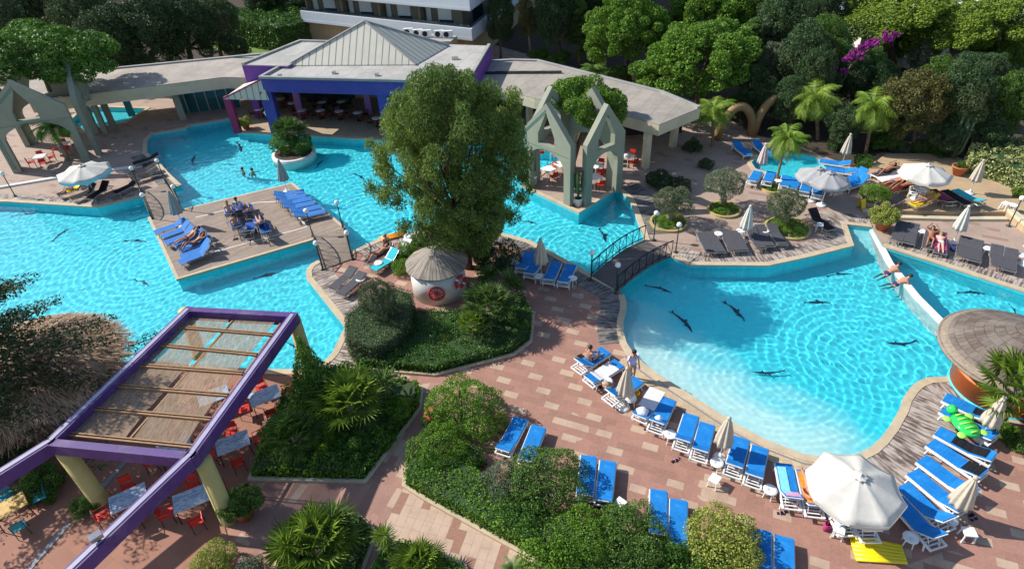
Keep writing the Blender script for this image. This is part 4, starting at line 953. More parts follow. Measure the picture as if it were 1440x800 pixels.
MK = {
    'stone_pine': mk_round('stone_pine', 1.0, .50, 90, .17, 38000, .050, 'leaf_pine', 1.5, -.12, 1, .055),
    'round_pine': mk_round('umbrella_pine', 1.02, .82, 150, .135, 52000, .044, 'leaf_bright', 1.1, -.55, 2, .05),
    'evergreen': mk_round('evergreen_tree', .98, 1.3, 100, .21, 38000, .052, 'leaf_dark', 1.6, -.75, 3, .07),
    'loose': mk_round('broadleaf_tree', .95, .95, 80, .20, 32000, .055, 'leaf_mid', 1.35, -.7, 4, .05, .6),
    'cypress': mk_round('cypress', .30, 1.9, 60, .12, 22000, .045, 'leaf_evergreen', 2.1, -.95, 5, .05),
    'olive': mk_round('olive_tree', .80, .60, 60, .25, 42000, .05, 'leaf_olive', 1.35, -.6, 6, .11, .5, 0, .4, .3, 8, 'pale_bark'),
       'poplar': mk_round('poplar', .5, 1.3, 40, .20, 14000, .055, 'leaf_brownish', 1.9, -.8, 8, .06, .6, 0, .5, .4, 8, 'pale_bark'),
}
def mk_willow():
    rng = random.Random(17); o = T('weeping_tree'); cl = []
    for i in range(330):
        u = (i + .5) / 330; z = .55 + 2.45 * u; pr = np.interp(u, [0, .15, .35, .6, .8, .93, 1], [.34, .66, .92, 1.0, .78, .46, .2]); a = i * 2.4 + rng.uniform(-.5, .5); pr *= 1 + .13 * math.sin(2 * a + 1 + 2 * u) + .10 * math.sin(5 * a + z * 4)
        q = pr * (.92 if i % 3 else .5) * rng.uniform(.82, 1.08); r = rng.uniform(.075, .165)
        cl.append((q * math.cos(a) - .12 + .2 * (1 - u), q * math.sin(a), z + rng.uniform(-.06, .06), r, r, r * rng.uniform(.9, 1.7)))
    mb = MB(); mb.tube([(0, 0, 0), (.03, .02, .5), (-.02, .03, 1.1), (.02, 0, 2.0)], [.075, .055, .045, .02], 8); limbs(mb, (-.02, .03, .9), [(q[0] * .9, q[1] * .9, q[2]) for q in rng.sample(cl, 34)], .028, .006, rng); mb.build('trunk', 'bark', o, True)
    crown_mesh('crown', cl, 125000, .058, .014, 'leaf_willow', 17, o, .85, .9, .75); return o
MK['willow'] = mk_willow
def bush_maker(seed, mat, n=9000, leaf=.085, k=26, name='bush', ratio=.55):
    def f():
        rng = random.Random(seed); o = T(name, 'bush'); cl = ell_clumps(1, 1, .75, k, .30, rng, .42, -.35, .72) + [(0, 0, .4, .6, .6, .55)]
        mb = MB(); limbs(mb, (0, 0, 0), [(q[0] * .8, q[1] * .8, q[2]) for q in cl[::5]], .03, .012, rng); mb.build('stems', 'bark', o)
        crown_mesh('leaves', cl, n, leaf, leaf * ratio, mat, seed, o, .35, 0, .5); return o
    return f
def bush_irregular(seed, n=11000, leaf=.085):
    def f():
        rng = random.Random(seed); o = T('bush', 'bush'); cl = [(0, 0, .35, .5, .5, .45)]
        for i in range(30): a = i * 2.4 + rng.uniform(-.5, .5); q = rng.uniform(.25, .85); r = rng.uniform(.14, .34); cl.append((q * math.cos(a) * rng.uniform(.75, 1.15), q * math.sin(a), rng.uniform(.12, .95) * (1.15 - q * .7), r, r, r * rng.uniform(.8, 1.3)))
        mb = MB(); limbs(mb, (0, 0, 0), [(q[0] * .9, q[1] * .9, q[2] + .1) for q in cl[1::3]], .03, .008, rng); mb.build('stems', 'bark', o)
        crown_mesh('leaves', cl, n, leaf, leaf * .5, 'leaf_lush', seed, o, .55, 0, .6); return o
    return f
MK['bushB'] = bush_irregular(61); MK['bushC'] = bush_irregular(62)
MK['bush'] = bush_maker(21, 'leaf_lush'); MK['bush_big'] = bush_maker(22, 'leaf_lush', 22000, .055, 44); MK['bush_fine'] = bush_maker(23, 'leaf_lime', 20000, .06, 36)
def mk_tiers():
    rng = random.Random(9); nr = np.random.default_rng(9); o = T('cedar_tree'); mb = MB(); mb.tube([(0, 0, 0), (0, 0, 1.4), (.05, 0, 2.9)], [.09, .06, .02], 8); cl = []
    for i in range(64):
        z = .35 + 2.45 * (i / 64); L = (1.12 - .85 * (i / 64) ** 1.3) * rng.uniform(.75, 1.1); a = i * 2.4 + rng.uniform(-.5, .5); L *= rng.choice((.75, 1, 1.15))
        pts = [(L * t_ * math.cos(a), L * t_ * math.sin(a), z + .1 * t_ - .22 * t_ * t_) for t_ in (0, .35, .7, 1)]; mb.tube(pts, [.022, .016, .01, .005], 5)
        for t_ in (.3, .45, .6, .75, .9, 1.0):
            for s_ in (-1, 1):
                q = .16 * s_ * (1.15 - t_) + rng.uniform(-.03, .03); cl.append((L * t_ * math.cos(a) - q * math.sin(a), L * t_ * math.sin(a) + q * math.cos(a), z + .1 * t_ - .22 * t_ * t_, .11, .11, .035))
    mb.build('trunk', 'bark', o, True); crown_mesh('crown', cl, 52000, .04, .016, 'leaf_cedar', 9, o, .9, .3, .6); return o
MK['cedar'] = mk_tiers
def mk_cone():
    rng = random.Random(12); o = T('conifer_shrub', 'bush'); cl = []
    for i in range(60):
        z = i / 60; r = .62 * (1 - z) ** .85; a = i * 2.4; cl.append((r * .7 * math.cos(a), r * .7 * math.sin(a), .15 + z * 1.75, .22 * (1.15 - z), .22 * (1.15 - z), .26))
    MB().tube([(0, 0, 0), (0, 0, 1.6)], [.05, .01], 6).build('trunk', 'bark', o, True); crown_mesh('crown', cl, 20000, .06, .022, 'leaf_hedge', 12, o, .4, -.8, .4); return o
MK['cone'] = mk_cone
def palm_maker(seed, nf=26, L=1.0, hc=1.6, trunk=.05, bark='palm_bark', up=.75):
    def f():
        rng = random.Random(seed); o = T('palm_tree'); mb = MB(); ps = [(.04 * math.sin(k * .5), 0, hc * k / 12) for k in range(13)]
        mb.tube(ps, [trunk * (1.35 if k == 0 else 1.0 + .10 * (k % 2)) for k in range(12)] + [trunk * 1.3], 10); mb.build('trunk', bark, o)
        V = []; F = []
        for i in range(nf):
            a = i * 2.4 + rng.uniform(-.2, .2); el = rng.uniform(-.25, 1.25) if i < nf * .8 else 1.3; ln = L * rng.uniform(.8, 1.1); d = Vector((math.cos(a), math.sin(a), 0)); sd_ = Vector((-d.y, d.x, 0)); n = 17
            P = []; p = Vector((ps[-1][0], 0, hc)); e = el
            for k in range(n + 1): P.append(p.copy()); p = p + (d * math.cos(e) + Vector((0, 0, math.sin(e)))) * ln / n; e -= (1.5 + .6 * up) / n
            for k in range(1, n):
                w_ = .30 * L * math.sin(PI * min(1, (k + 1.5) / n) ** .8) + .05; t_ = (P[k + 1] - P[k - 1]).normalized(); up_ = sd_.cross(t_)
                for s_ in (-1, 1):
                    for j in (0, .5):
                        b = P[k].lerp(P[k + 1], j); tip = b + (sd_ * s_ * .85 + t_ * .6 - up_ * .0 + Vector((0, 0, -.45 + rng.uniform(-.15, .15)))) * w_ * rng.uniform(.8, 1.1); q = len(V); V += [b - t_ * .013 * L, b + t_ * .013 * L, tip]; F.append((q, q + 1, q + 2))
            for k in range(n):
                q = len(V); V += [P[k] + sd_ * .008, P[k] - sd_ * .008, P[k + 1]]; F.append((q, q + 1, q + 2))
        np_mesh('crown', [tuple(v_) for v_ in V], F, 'leaf_palm', o); return o
    return f
MK['palm'] = palm_maker(31); MK['palm_wide'] = palm_maker(32, 20, 1.0, 1.15, .045, up=.35)
def fan_maker(seed, nf=34, blades=15, rich=1.0):
    def f():
        rng = random.Random(seed); o = T('fan_palm', 'palm'); V = []; F = []; mb = MB(); mb.tube([(0, 0, -1.0), (0, 0, .35)], [.12, .10], 8); mb.build('trunk', 'palm_bark', o)
        for i in range(nf):
            a = i * 2.4 + rng.uniform(-.2, .2); el = .15 + 1.25 * (i / nf) + rng.uniform(-.1, .1); ln = rng.uniform(.45, .62); d = Vector((math.cos(a) * math.cos(el), math.sin(a) * math.cos(el), math.sin(el))); hub = Vector((0, 0, .3)) + d * ln
            sd_ = Vector((-math.sin(a), math.cos(a), 0)); up_ = sd_.cross(d); q = len(V); V += [Vector((0, 0, .3)) + sd_ * .01, Vector((0, 0, .3)) - sd_ * .01, hub]; F.append((q, q + 1, q + 2))
            for k in range(blades):
                th = (k / (blades - 1) - .5) * 3.6; bl = .46 * rng.uniform(.85, 1.1) * (1 - .12 * abs(th)); t_ = (d * math.cos(th) + sd_ * math.sin(th)).normalized(); tip = hub + t_ * bl + Vector((0, 0, -.10 * bl * 2)); s_ = t_.cross(up_ if up_.length > .1 else Vector((0, 0, 1))).normalized() * .021; m = hub + t_ * bl * .5
                q = len(V); V += [hub, m + s_, tip, m - s_]; F.append((q, q + 1, q + 2)); F.append((q, q + 2, q + 3))
        np_mesh('crown', [tuple(v_) for v_ in V], F, 'leaf_fan_palm', o); return o
    return f
MK['fan'] = fan_maker(41); 
def mk_yucca():
    rng = random.Random(51); o = T('yucca', 'yucca'); V = []; F = []; mb = MB()
    for hx, hy, hz, n in ((0, 0, .5, 70), (.25, .1, .3, 46), (-.2, .2, .25, 46)):
        mb.tube([(0, 0, -.9), (hx, hy, hz)], [.06, .045], 6)
        for i in range(n):
            a = i * 2.4; el = -.3 + 1.75 * i / n; ln = rng.uniform(.5, .7) * (1.0 if hz > .4 else .75); d = Vector((math.cos(a) * math.cos(el), math.sin(a) * math.cos(el), math.sin(el))); s_ = Vector((-math.sin(a), math.cos(a), 0)) * .022; b = Vector((hx, hy, hz)); m = b + d * ln * .45; q = len(V)
            V += [b, m + s_, b + d * ln + Vector((0, 0, -.05)), m - s_]; F += [(q, q + 1, q + 2), (q, q + 2, q + 3)]
    mb.build('stem', 'palm_bark', o); np_mesh('leaves', [tuple(v_) for v_ in V], F, 'leaf_fan_palm', o); return o
MK['yucca'] = mk_yucca
def plant(kind, base, crown, rpx, label, mat=None, cat=None, group=None, hc=None, rz=None, zb=0.0, zmul=1.0):
    if kind == 'bush' and 'round' not in label and 'ball' not in label and 'clipped' not in label: kind = ('bush', 'bushB', 'bushC')[int(base[0] + base[1]) % 3]
    p = at(*base, zb); r = rpx * mpp((p.x, p.y, zb + 1)); hcs = {'stone_pine': 1.5, 'round_pine': 1.1, 'evergreen': 1.6, 'loose': 1.35, 'cypress': 2.1, 'olive': 1.35, 'willow': 1.85, 'poplar': 1.9, 'palm': 1.6, 'palm_wide': 1.15, 'cedar': 1.4}
    if kind in hcs:
        zc = zfor(p, crown[1]) if crown else r * hcs[kind]; sc = (r, r, max(.25 * r, zc / hcs[kind]))
        if kind in ('willow',): sc = (r, r, zc / hcs[kind])
    else: sc = (r, r, r * zmul)
    rng = random.Random(int(base[0] * 7 + base[1] * 13)); o = spawn(kind, MK[kind], p, rng.uniform(0, 6.28) if rz is None else rz, label, cat or PROTO_CAT.get(kind, 'tree'), group, sc)
    if crown and kind in hcs:      # lean the trunk so that its crown stands where it does in the photo
        q = at(crown[0], crown[1], 0); 
        dxp = crown[0] - pj((p.x, p.y, sc[2] * hcs[kind]))[0]
        if abs(dxp) > 3:
            dx = dxp * mpp((p.x, p.y, sc[2])); ang_ = math.atan2(dx, sc[2] * hcs[kind])
            if abs(ang_) < .5: o.rotation_euler = (mathutils.Matrix.Rotation(ang_, 3, 'Y') @ mathutils.Matrix.Rotation(o.rotation_euler.z, 3, 'Z')).to_euler()
            else: o.location.x += dx
    if mat: recolor(o, mat)
    return o
PROTO_CAT = {'bush': 'bush', 'bushB': 'bush', 'bushC': 'bush', 'bush_big': 'bush', 'bush_fine': 'bush', 'cone': 'conifer', 'palm': 'palm tree', 'palm_wide': 'palm tree', 'fan': 'fan palm', 'yucca': 'yucca'}

# the big tree
plant('willow', (658, 376), (640, 222), 97, 'tall drooping green tree rising in the middle between the hut and the pool', cat='tree', rz=.6)
# background trees
BT = [('stone_pine', None, (92, 190), (60, 80), 94, 'spreading flat-topped pine above the left gabled tower'),
 ('evergreen', None, (150, 122), (158, 50), 46, 'dark evergreen rising just behind the left end of the walkway roof'), ('evergreen', None, (215, 112), (214, 40), 52, 'very dark evergreen behind the middle of the long left roof'),
 ('evergreen', None, (268, 100), (264, 38), 48, 'dark evergreen casting shade on the left walkway roof'), ('evergreen', 'leaf_evergreen', (312, 84), (305, 30), 33, 'dark leafy tree between the left roof and the clipped hedge block'),
 ('evergreen', 'leaf_evergreen', (112, 100), (108, 20), 44, 'dark tree at the upper left beyond the flat-topped pine'), ('evergreen', None, (42, 80), (38, 14), 46, 'dark tree in the top left corner'),
 ('evergreen', 'leaf_evergreen', (-20, 120), (-12, 40), 50, 'dark tree cut by the left frame edge behind the gabled tower'), ('loose', 'leaf_dark', (372, 44), (372, -2), 30, 'small dark tree behind the clipped hedge block'),
 ('loose', 'leaf_evergreen', (430, 40), (428, 2), 34, 'dark tree standing left of the hotel balconies'), ('loose', 'leaf_olive', (457, 52), (455, 22), 16, 'greyish small tree right of the clipped hedge block'),
 ('poplar', None, (748, 84), (742, 28), 26, 'tall yellowish poplar behind the stone-coloured right roof'), ('evergreen', None, (704, 84), (704, 24), 22, 'dark tree squeezed between hotel and poplar'),
 ('evergreen', None, (786, 92), (786, 24), 36, 'near-black tree right of the yellowish poplar'), ('cypress', 'leaf_mid', (815, 96), (815, 40), 36, 'slim green cypress left of the umbrella pines'),
 ('evergreen', None, (845, 80), (842, 10), 34, 'dark tree in the gap left of the umbrella pines'), ('loose', 'leaf_mid', (758, 92), (758, 78), 18, 'low leafy shrub tree behind the right roof edge'), ('loose', 'leaf_mid', (790, 96), (786, 82), 20, 'low leafy clump under the near-black tree'),
 ('round_pine', None, (885, 118), (882, 44), 64, 'rounded bright pine, left one of the three umbrella pines'), ('round_pine', None, (1000, 92), (998, 14), 66, 'umbrella pine farthest back of the bright trio'),
 ('round_pine', None, (985, 158), (978, 84), 90, 'largest and nearest of the bright green umbrella pines'),
 ('cypress', None, (1062, 122), (1060, 66), 46, 'dark slim cypress right of the largest umbrella pine'), ('cypress', 'leaf_olive', (1080, 118), (1080, 66), 40, 'grey-green slim cypress at the edge of the wooded slope'),
 ('evergreen', 'leaf_evergreen', (1104, 112), (1102, 36), 40, 'dark bushy evergreen at the top of the wooded slope'), ('evergreen', 'leaf_evergreen', (1132, 160), (1132, 86), 40, 'dark evergreen left of the purple blossom'),
 ('evergreen', 'leaf_mid', (1165, 150), (1166, 74), 34, 'mid-green tree carrying the purple blossom'), ('evergreen', None, (1198, 168), (1200, 112), 32, 'dark tree below the purple blossom'),
 ('stone_pine', 'leaf_yellow_pine', (1255, 96), (1252, 18), 74, 'yellow-green pine spreading above the grey-roofed houses'), ('stone_pine', 'leaf_yellow_pine', (1340, 102), (1340, 30), 72, 'yellow-green pine in the middle of the upper right'),
 ('stone_pine', 'leaf_yellow_pine', (1412, 98), (1412, 22), 70, 'yellow-green pine in the top right corner'), ('loose', 'leaf_bright', (1268, 92), (1266, 56), 22, 'small bright pine in front of the grey-roofed house'),
 ('loose', 'leaf_bright', (1424, 112), (1424, 72), 26, 'small bright tree at the right edge below the corner pine'), ('loose', 'leaf_olive', (1302, 112), (1301, 76), 22, 'silvery olive between the houses and the brownish tree'), ('loose', 'leaf_olive', (1345, 120), (1345, 88), 22, 'silvery olive right of the brownish tree top'),
 ('loose', 'leaf_brownish', (1285, 214), (1286, 142), 50, 'large brownish-green rounded tree above the raised terrace'), ('evergreen', 'leaf_evergreen', (1362, 214), (1360, 132), 42, 'tall dark conifer-like tree behind the pale hedge'), ('loose', 'leaf_mid', (1422, 214), (1424, 140), 38, 'mid-green tree behind the pale hedge at the right edge'),
 ('evergreen', None, (1246, 178), (1246, 122), 24, 'dark narrow tree behind the right palm'), ('loose', 'leaf_evergreen', (1330, 224), (1332, 190), 28, 'dark shrubby tree between brownish tree and pale hedge'), ('loose', 'leaf_evergreen', (1190, 212), (1190, 172), 28, 'dark leafy tree between the two bright palms'),
 ('evergreen', None, (1068, 176), (1066, 128), 30, 'dark tree behind the golden arches'), ('evergreen', 'leaf_evergreen', (1110, 186), (1112, 140), 28, 'dark tree behind the broad-leaved palm'), ('loose', 'leaf_mid', (1245, 214), (1246, 196), 24, 'low green tree beside the foot of the right palm'), ('loose', 'leaf_yellow_pine', (1212, 64), (1215, 4), 30, 'yellow-green tree above the purple blossom'),
 ('evergreen', 'leaf_evergreen', (1160, 80), (1160, 8), 34, 'dark tree at the top edge left of the yellow-green pines'), ('loose', 'leaf_evergreen', (1395, 226), (1392, 186), 26, 'dark shrubby tree just above the pale hedge')]
BT += [('loose', 'leaf_evergreen', (1148, 178), (1150, 108), 30, 'bushy dark tree right behind the left bright palm'), ('loose', 'leaf_mid', (1216, 150), (1218, 96), 28, 'mid-green tree between the blossom and the brownish tree'), ('loose', 'leaf_olive', (1096, 150), (1094, 92), 26, 'greyish tree above the golden arch sculpture'),
 ('loose', 'leaf_mid', (1322, 160), (1322, 108), 28, 'green tree at the right shoulder of the brownish tree'), ('loose', 'leaf_evergreen', (1390, 150), (1390, 100), 30, 'dark green tree below the corner pines'), ('stone_pine', 'leaf_yellow_pine', (1296, 88), (1296, 30), 46, 'smaller yellow-green pine between the two larger ones'),
 ('loose', 'leaf_bright', (1378, 100), (1376, 62), 26, 'bright small pine between the corner pine and the silvery olive'), ('loose', 'leaf_evergreen', (1130, 92), (1130, 30), 34, 'dark leafy tree high on the slope above the blossom'), ('loose', 'leaf_mid', (1082, 80), (1082, 20), 30, 'mid-green tree behind the slim cypresses'),
 ('loose', 'leaf_mid', (868, 124), (866, 106), 24, 'low green growth under the left umbrella pine'), ('loose', 'leaf_evergreen', (908, 128), (908, 108), 22, 'dark low growth between the umbrella pine trunks'), ('loose', 'leaf_mid', (1040, 168), (1040, 146), 22, 'low green tree right of the largest umbrella pine'),
 ('loose', 'leaf_evergreen', (1270, 190), (1268, 168), 26, 'low dark growth under the brownish tree'), ('loose', 'leaf_mid', (1392, 178), (1392, 160), 26, 'low green tree left of the pale hedge'), ('loose', 'leaf_mid', (190, 104), (190, 84), 22, 'low green growth behind the left walkway roof'), ('loose', 'leaf_evergreen', (330, 92), (330, 66), 22, 'low leafy tree left of the clipped dark hedge block')]
for k, m, b_, c_, r, lb in BT: plant(k, b_, c_, r, lb, m)
# wooded mass beyond, trees one by one
rf = random.Random(77); k = 0
for row in range(6):
    for i in range(13):
        Y = 92 + row * 13 + rf.uniform(-4, 4); X = (-1 + 2 * (i + .5 + rf.uniform(-.3, .3)) / 13) * (Y * .92)
        p = Vector((X, Y, 0)); px, py, _ = pj(p)
        if 400 < px < 760 and py > -40 - 0 * row and Y < 122: continue
        if abs(X - (HC.x - 5)) < 34 and Y > 66 and Y < 118 and X < HC.x + 24: continue
        kd, mt, gl = (('evergreen', 'leaf_dark', 'near-black evergreen of the wood at the top of the picture'), ('evergreen', 'leaf_evergreen', 'dark green evergreen of the wood at the top of the picture'), ('loose', 'leaf_mid', 'lighter leafy tree of the wood at the top of the picture'))[rf.choice((0, 1, 1, 2))]
        r = rf.uniform(4.2, 6.2); o = spawn(kd, MK[kd], p, rf.uniform(0, 6), gl, 'tree', 'trees of the far wood', (r, r, rf.uniform(5.5, 7.5))); recolor(o, mt); k += 1
# palms
plant('palm', (1091, 259), (1106, 196), 34, 'palm with a ringed trunk growing beside the kids pool', 'leaf_palm'); plant('palm', (1217, 216), (1228, 150), 44, 'bright arching palm in front of the brownish tree', 'leaf_palm')
plant('palm', (1150, 196), (1147, 135), 46, 'bright arching palm behind the broad-leaved one'); plant('palm', (1001, 206), (1004, 156), 40, 'feathery palm at the right end of the walkway roof')
plant('palm_wide', (1108, 214), (1110, 196), 34, 'low broad-leaved palm behind the kids pool', 'leaf_lush'); plant('palm', (96, 226), (70, 178), 44, 'shaded palm in front of the left gabled tower', 'leaf_pine')
plant('palm_wide', (834, 118), (832, 98), 28, 'dark drooping palm behind the right roof edge', 'leaf_mid')
# purple blossom
def mk_bloom():
    rng = random.Random(3); o = T('bougainvillea', 'flowering shrub'); cl = []
    for i in range(34):
        u = i / 33; cl.append(((u - .5) * 2.2 + rng.uniform(-.28, .28), rng.uniform(-.3, .3), .15 + 1.5 * u ** .7 + rng.uniform(-.25, .2), *([rng.uniform(.06, .17)] * 3)))
    MB().tube([(-1, 0, -1.5), (-.6, 0, .2), (.3, 0, 1.2), (1, .1, 1.6)], [.05, .04, .03, .02], 6).tube([(-1, 0, -1.5), (-.7, -.1, -4.6)], [.05, .07], 6).build('stems', 'bark', o); crown_mesh('flowers', cl, 3600, .075, .06, 'purple_flower', 3, o, .8, 0, .8); return o
MK['bloom'] = mk_bloom; r = 1.9; p = at(1190, 176); spawn('bloom', mk_bloom, (p.x, p.y, zfor(p, 98)), 0, 'purple flowering bougainvillea climbing over the dark trees of the slope', 'flowering shrub', None, 1.55)
# tower tree, olives, cactus
plant('stone_pine', (803, 236), (826, 146), 60, 'bright pine growing through the gabled tower', 'leaf_bright'); 
plant('olive', (1017, 291), (1019, 257), 36, 'old olive tree with thick trunk in a round kerbed bed', rz=1); plant('olive', (942, 314), (948, 283), 35, 'clipped ball-shaped olive nearest the arched bridge', 'leaf_grey_hedge', rz=2); plant('olive', (1105, 318), (1107, 287), 34, 'clipped ball-shaped olive between the grey loungers', 'leaf_grey_hedge', rz=4)
for x, y, r, lb in ((1018, 296, 20, 'round green ground planting under the old olive'), (940, 314, 23, 'round green ground planting under the olive by the bridge'), (1107, 322, 28, 'round green ground planting under the olive between grey loungers'), (1086, 266, 13, 'small green planting at the foot of the kids pool palm')):
    c = at(x, y); rr = r * mpp(c); t_ = plant('bush', (x, y), None, r * .93, lb, 'leaf_lush', zmul=.42)
    kb = tag(MB().strip([(c.x + rr * math.cos(-2 * PI * q / 24), c.y + rr * math.sin(-2 * PI * q / 24)) for q in range(24)], 0, .14, 0, .14, True).build('bed_kerb', 'yellow_paint'), 'low ' + lb.replace('green ground planting', 'yellow kerb ring').replace('small green planting', 'yellow kerb ring').replace('round yellow', 'yellow'), 'kerb')
for x, y, r, lb, m in ((926, 262, 21, 'dark round clipped bush in tower shade, left of two', 'leaf_dark'), (955, 268, 17, 'dark round clipped bush in tower shade, right of two', 'leaf_dark'), (992, 236, 12, 'small dark round bush behind the old olive', 'leaf_evergreen'), (972, 212, 16, 'dark bush below the end of the right roof', 'leaf_evergreen'),
                    (575, 362, 19, 'yellow-green ball bush left of the white hut', 'leaf_lush'), (566, 382, 17, 'lower yellow-green ball bush beside the white hut', 'leaf_lush'), (590, 346, 15, 'small green bush behind the thatched hut', 'leaf_hedge'), (697, 376, 34, 'dark dense round shrub right of the thatched hut', 'leaf_dark'), (655, 352, 26, 'dark dense shrub at the foot of the big tree', 'leaf_dark'),
                    (401, 212, 21, 'leafy bush on the left of the round pool planter', 'leaf_lush'), (426, 213, 20, 'leafy bush on the right of the round pool planter', 'leaf_hedge'), (1213, 235, 16, 'clipped green bush right of the kids pool', 'leaf_hedge'), (1232, 206, 18, 'dark green bush behind the raised terrace corner', 'leaf_hedge'), (1262, 212, 18, 'pale-flecked bush behind the raised terrace', 'leaf_olive'), (1296, 216, 18, 'leafy bush behind the big terrace parasol', 'leaf_mid'), (1318, 222, 16, 'green bush at the foot of the tall cactus', 'leaf_hedge'),
                    (1436, 282, 20, 'bright green bush at the right frame edge', 'leaf_bright'), (1430, 214, 18, 'bright bush above the pale hedge', 'leaf_bright'), (1172, 210, 14, 'dark bush behind the closed parasol of the kids pool', 'leaf_evergreen')):
    o = plant('bush', (x, y), None, r, lb, m)
    if 'pool planter' in lb: o.location.z = .1
o = plant('fan', (413, 209), None, 31, 'fan palm in the round planter standing in the pool'); o.location.z = .6
def hedge(label, px, h, mat, dens=260, leaf=.11, seed=1, cat='hedge', wob=.06, kerb=None, zb=0):
    P = W2(px); c = sum(P, Vector((0, 0))) / len(P); t_ = thing('hedge', label, cat, (c.x, c.y, 0)); nr = np.random.default_rng(seed); A = np.array([tuple(p) for p in P])
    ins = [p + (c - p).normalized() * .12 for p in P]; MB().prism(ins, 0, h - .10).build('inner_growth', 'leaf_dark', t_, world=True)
    x0, y0 = A.min(0); x1, y1 = A.max(0); n = int((x1 - x0) * (y1 - y0) * dens); X = nr.uniform(x0, x1, n); Y = nr.uniform(y0, y1, n); k = inside(X, Y, P); X, Y = X[k], Y[k]
    Zt = h + wob * (np.sin(X * 3.1 + np.sin(Y * 2.3)) + np.sin(Y * 3.7 + X) + .8 * np.sin(X * 7.3 + 2 * np.sin(Y * 5.1))) + nr.uniform(-.08, .05, len(X)); Q = [np.stack([X, Y, Zt], -1)]; N_ = [np.tile((0, 0, 1.), (len(X), 1))]
    for i in range(len(P)):
        a, b_ = A[i], A[(i + 1) % len(P)]; L = np.hypot(*(b_ - a)); m = int(L * h * dens); t2 = nr.random(m); nn = np.array([(b_ - a)[1], -(b_ - a)[0]]) / max(L, 1e-6)
        if np.dot(nn, (a + b_) / 2 - np.array(tuple(c))) < 0: nn = -nn
        q = a + (b_ - a) * t2[:, None] + nn * nr.uniform(-.1, .07, m)[:, None]; Q.append(np.stack([q[:, 0], q[:, 1], nr.uniform(0, h, m)], -1)); N_.append(np.tile((nn[0], nn[1], .3), (m, 1)))
    Q = np.concatenate(Q); N_ = np.concatenate(N_); V, F = leaf_arrays(Q, N_, leaf, leaf * .6, nr, 0, .5); V = V - np.array([c.x, c.y, 0]); np_mesh('leaves', V, F, mat, t_)
    if kerb: MB().strip(P if sum(P[i].x * P[(i + 1) % len(P)].y - P[(i + 1) % len(P)].x * P[i].y for i in range(len(P))) < 0 else P[::-1], .03, .17, 0, .12, True).build('kerb', kerb, t_, world=True)
    return t_
hedge('low lush clipped hedge filling the bed in front of the white hut', [(560, 470), (500, 517), (612, 526), (720, 498), (744, 480), (747, 445), (735, 424), (690, 424), (657, 446), (582, 446)], .55, 'leaf_hedge', 300, .10, 2, kerb='coping')
hedge('tall grey-green block hedge beside the timber pool edging', [(492, 468), (493, 505), (530, 516), (556, 505), (580, 478), (584, 436), (556, 428), (530, 436)], 1.25, 'leaf_grey_hedge', 460, .07, 3, wob=.03)
hedge('low leafy planting filling the bed between the pergola and the path', [(357, 671), (512, 675), (588, 575), (590, 548), (540, 532), (480, 522), (440, 528), (402, 560)], .55, 'leaf_lush', 240, .13, 4, wob=.14, kerb='cream_render')
hedge('low bright clipped hedge bordering the beige path', [(572, 682), (600, 700), (680, 744), (742, 778), (810, 838), (1060, 850), (1055, 775), (930, 775), (860, 760), (760, 728), (690, 690), (640, 652), (600, 640), (575, 660)], .7, 'leaf_lush', 300, .10, 5, kerb='coping')
hedge('dense planting in the bed at the bottom left of the paths', [(392, 800), (412, 740), (450, 722), (500, 728), (525, 752), (500, 820), (400, 830)], .5, 'leaf_mid', 240, .12, 6, wob=.12, kerb='coping')
hedge('small low planting bed at the bottom middle', [(520, 815), (548, 765), (600, 775), (650, 800), (660, 830)], .45, 'leaf_lush', 240, .12, 7, wob=.1, kerb='coping')
hedge('large clipped dark hedge block on the lawn left of the hotel', [(338, 64), (398, 76), (458, 60), (462, 44), (380, 42), (342, 48)], 2.8, 'leaf_hedge', 60, .28, 8, wob=.15)
hedge('pale yellow variegated hedge at the right edge of the terrace', [(1352, 236), (1356, 250), (1400, 262), (1460, 290), (1520, 270), (1440, 226), (1385, 222)], 1.5, 'leaf_variegated', 200, .16, 9, wob=.14)
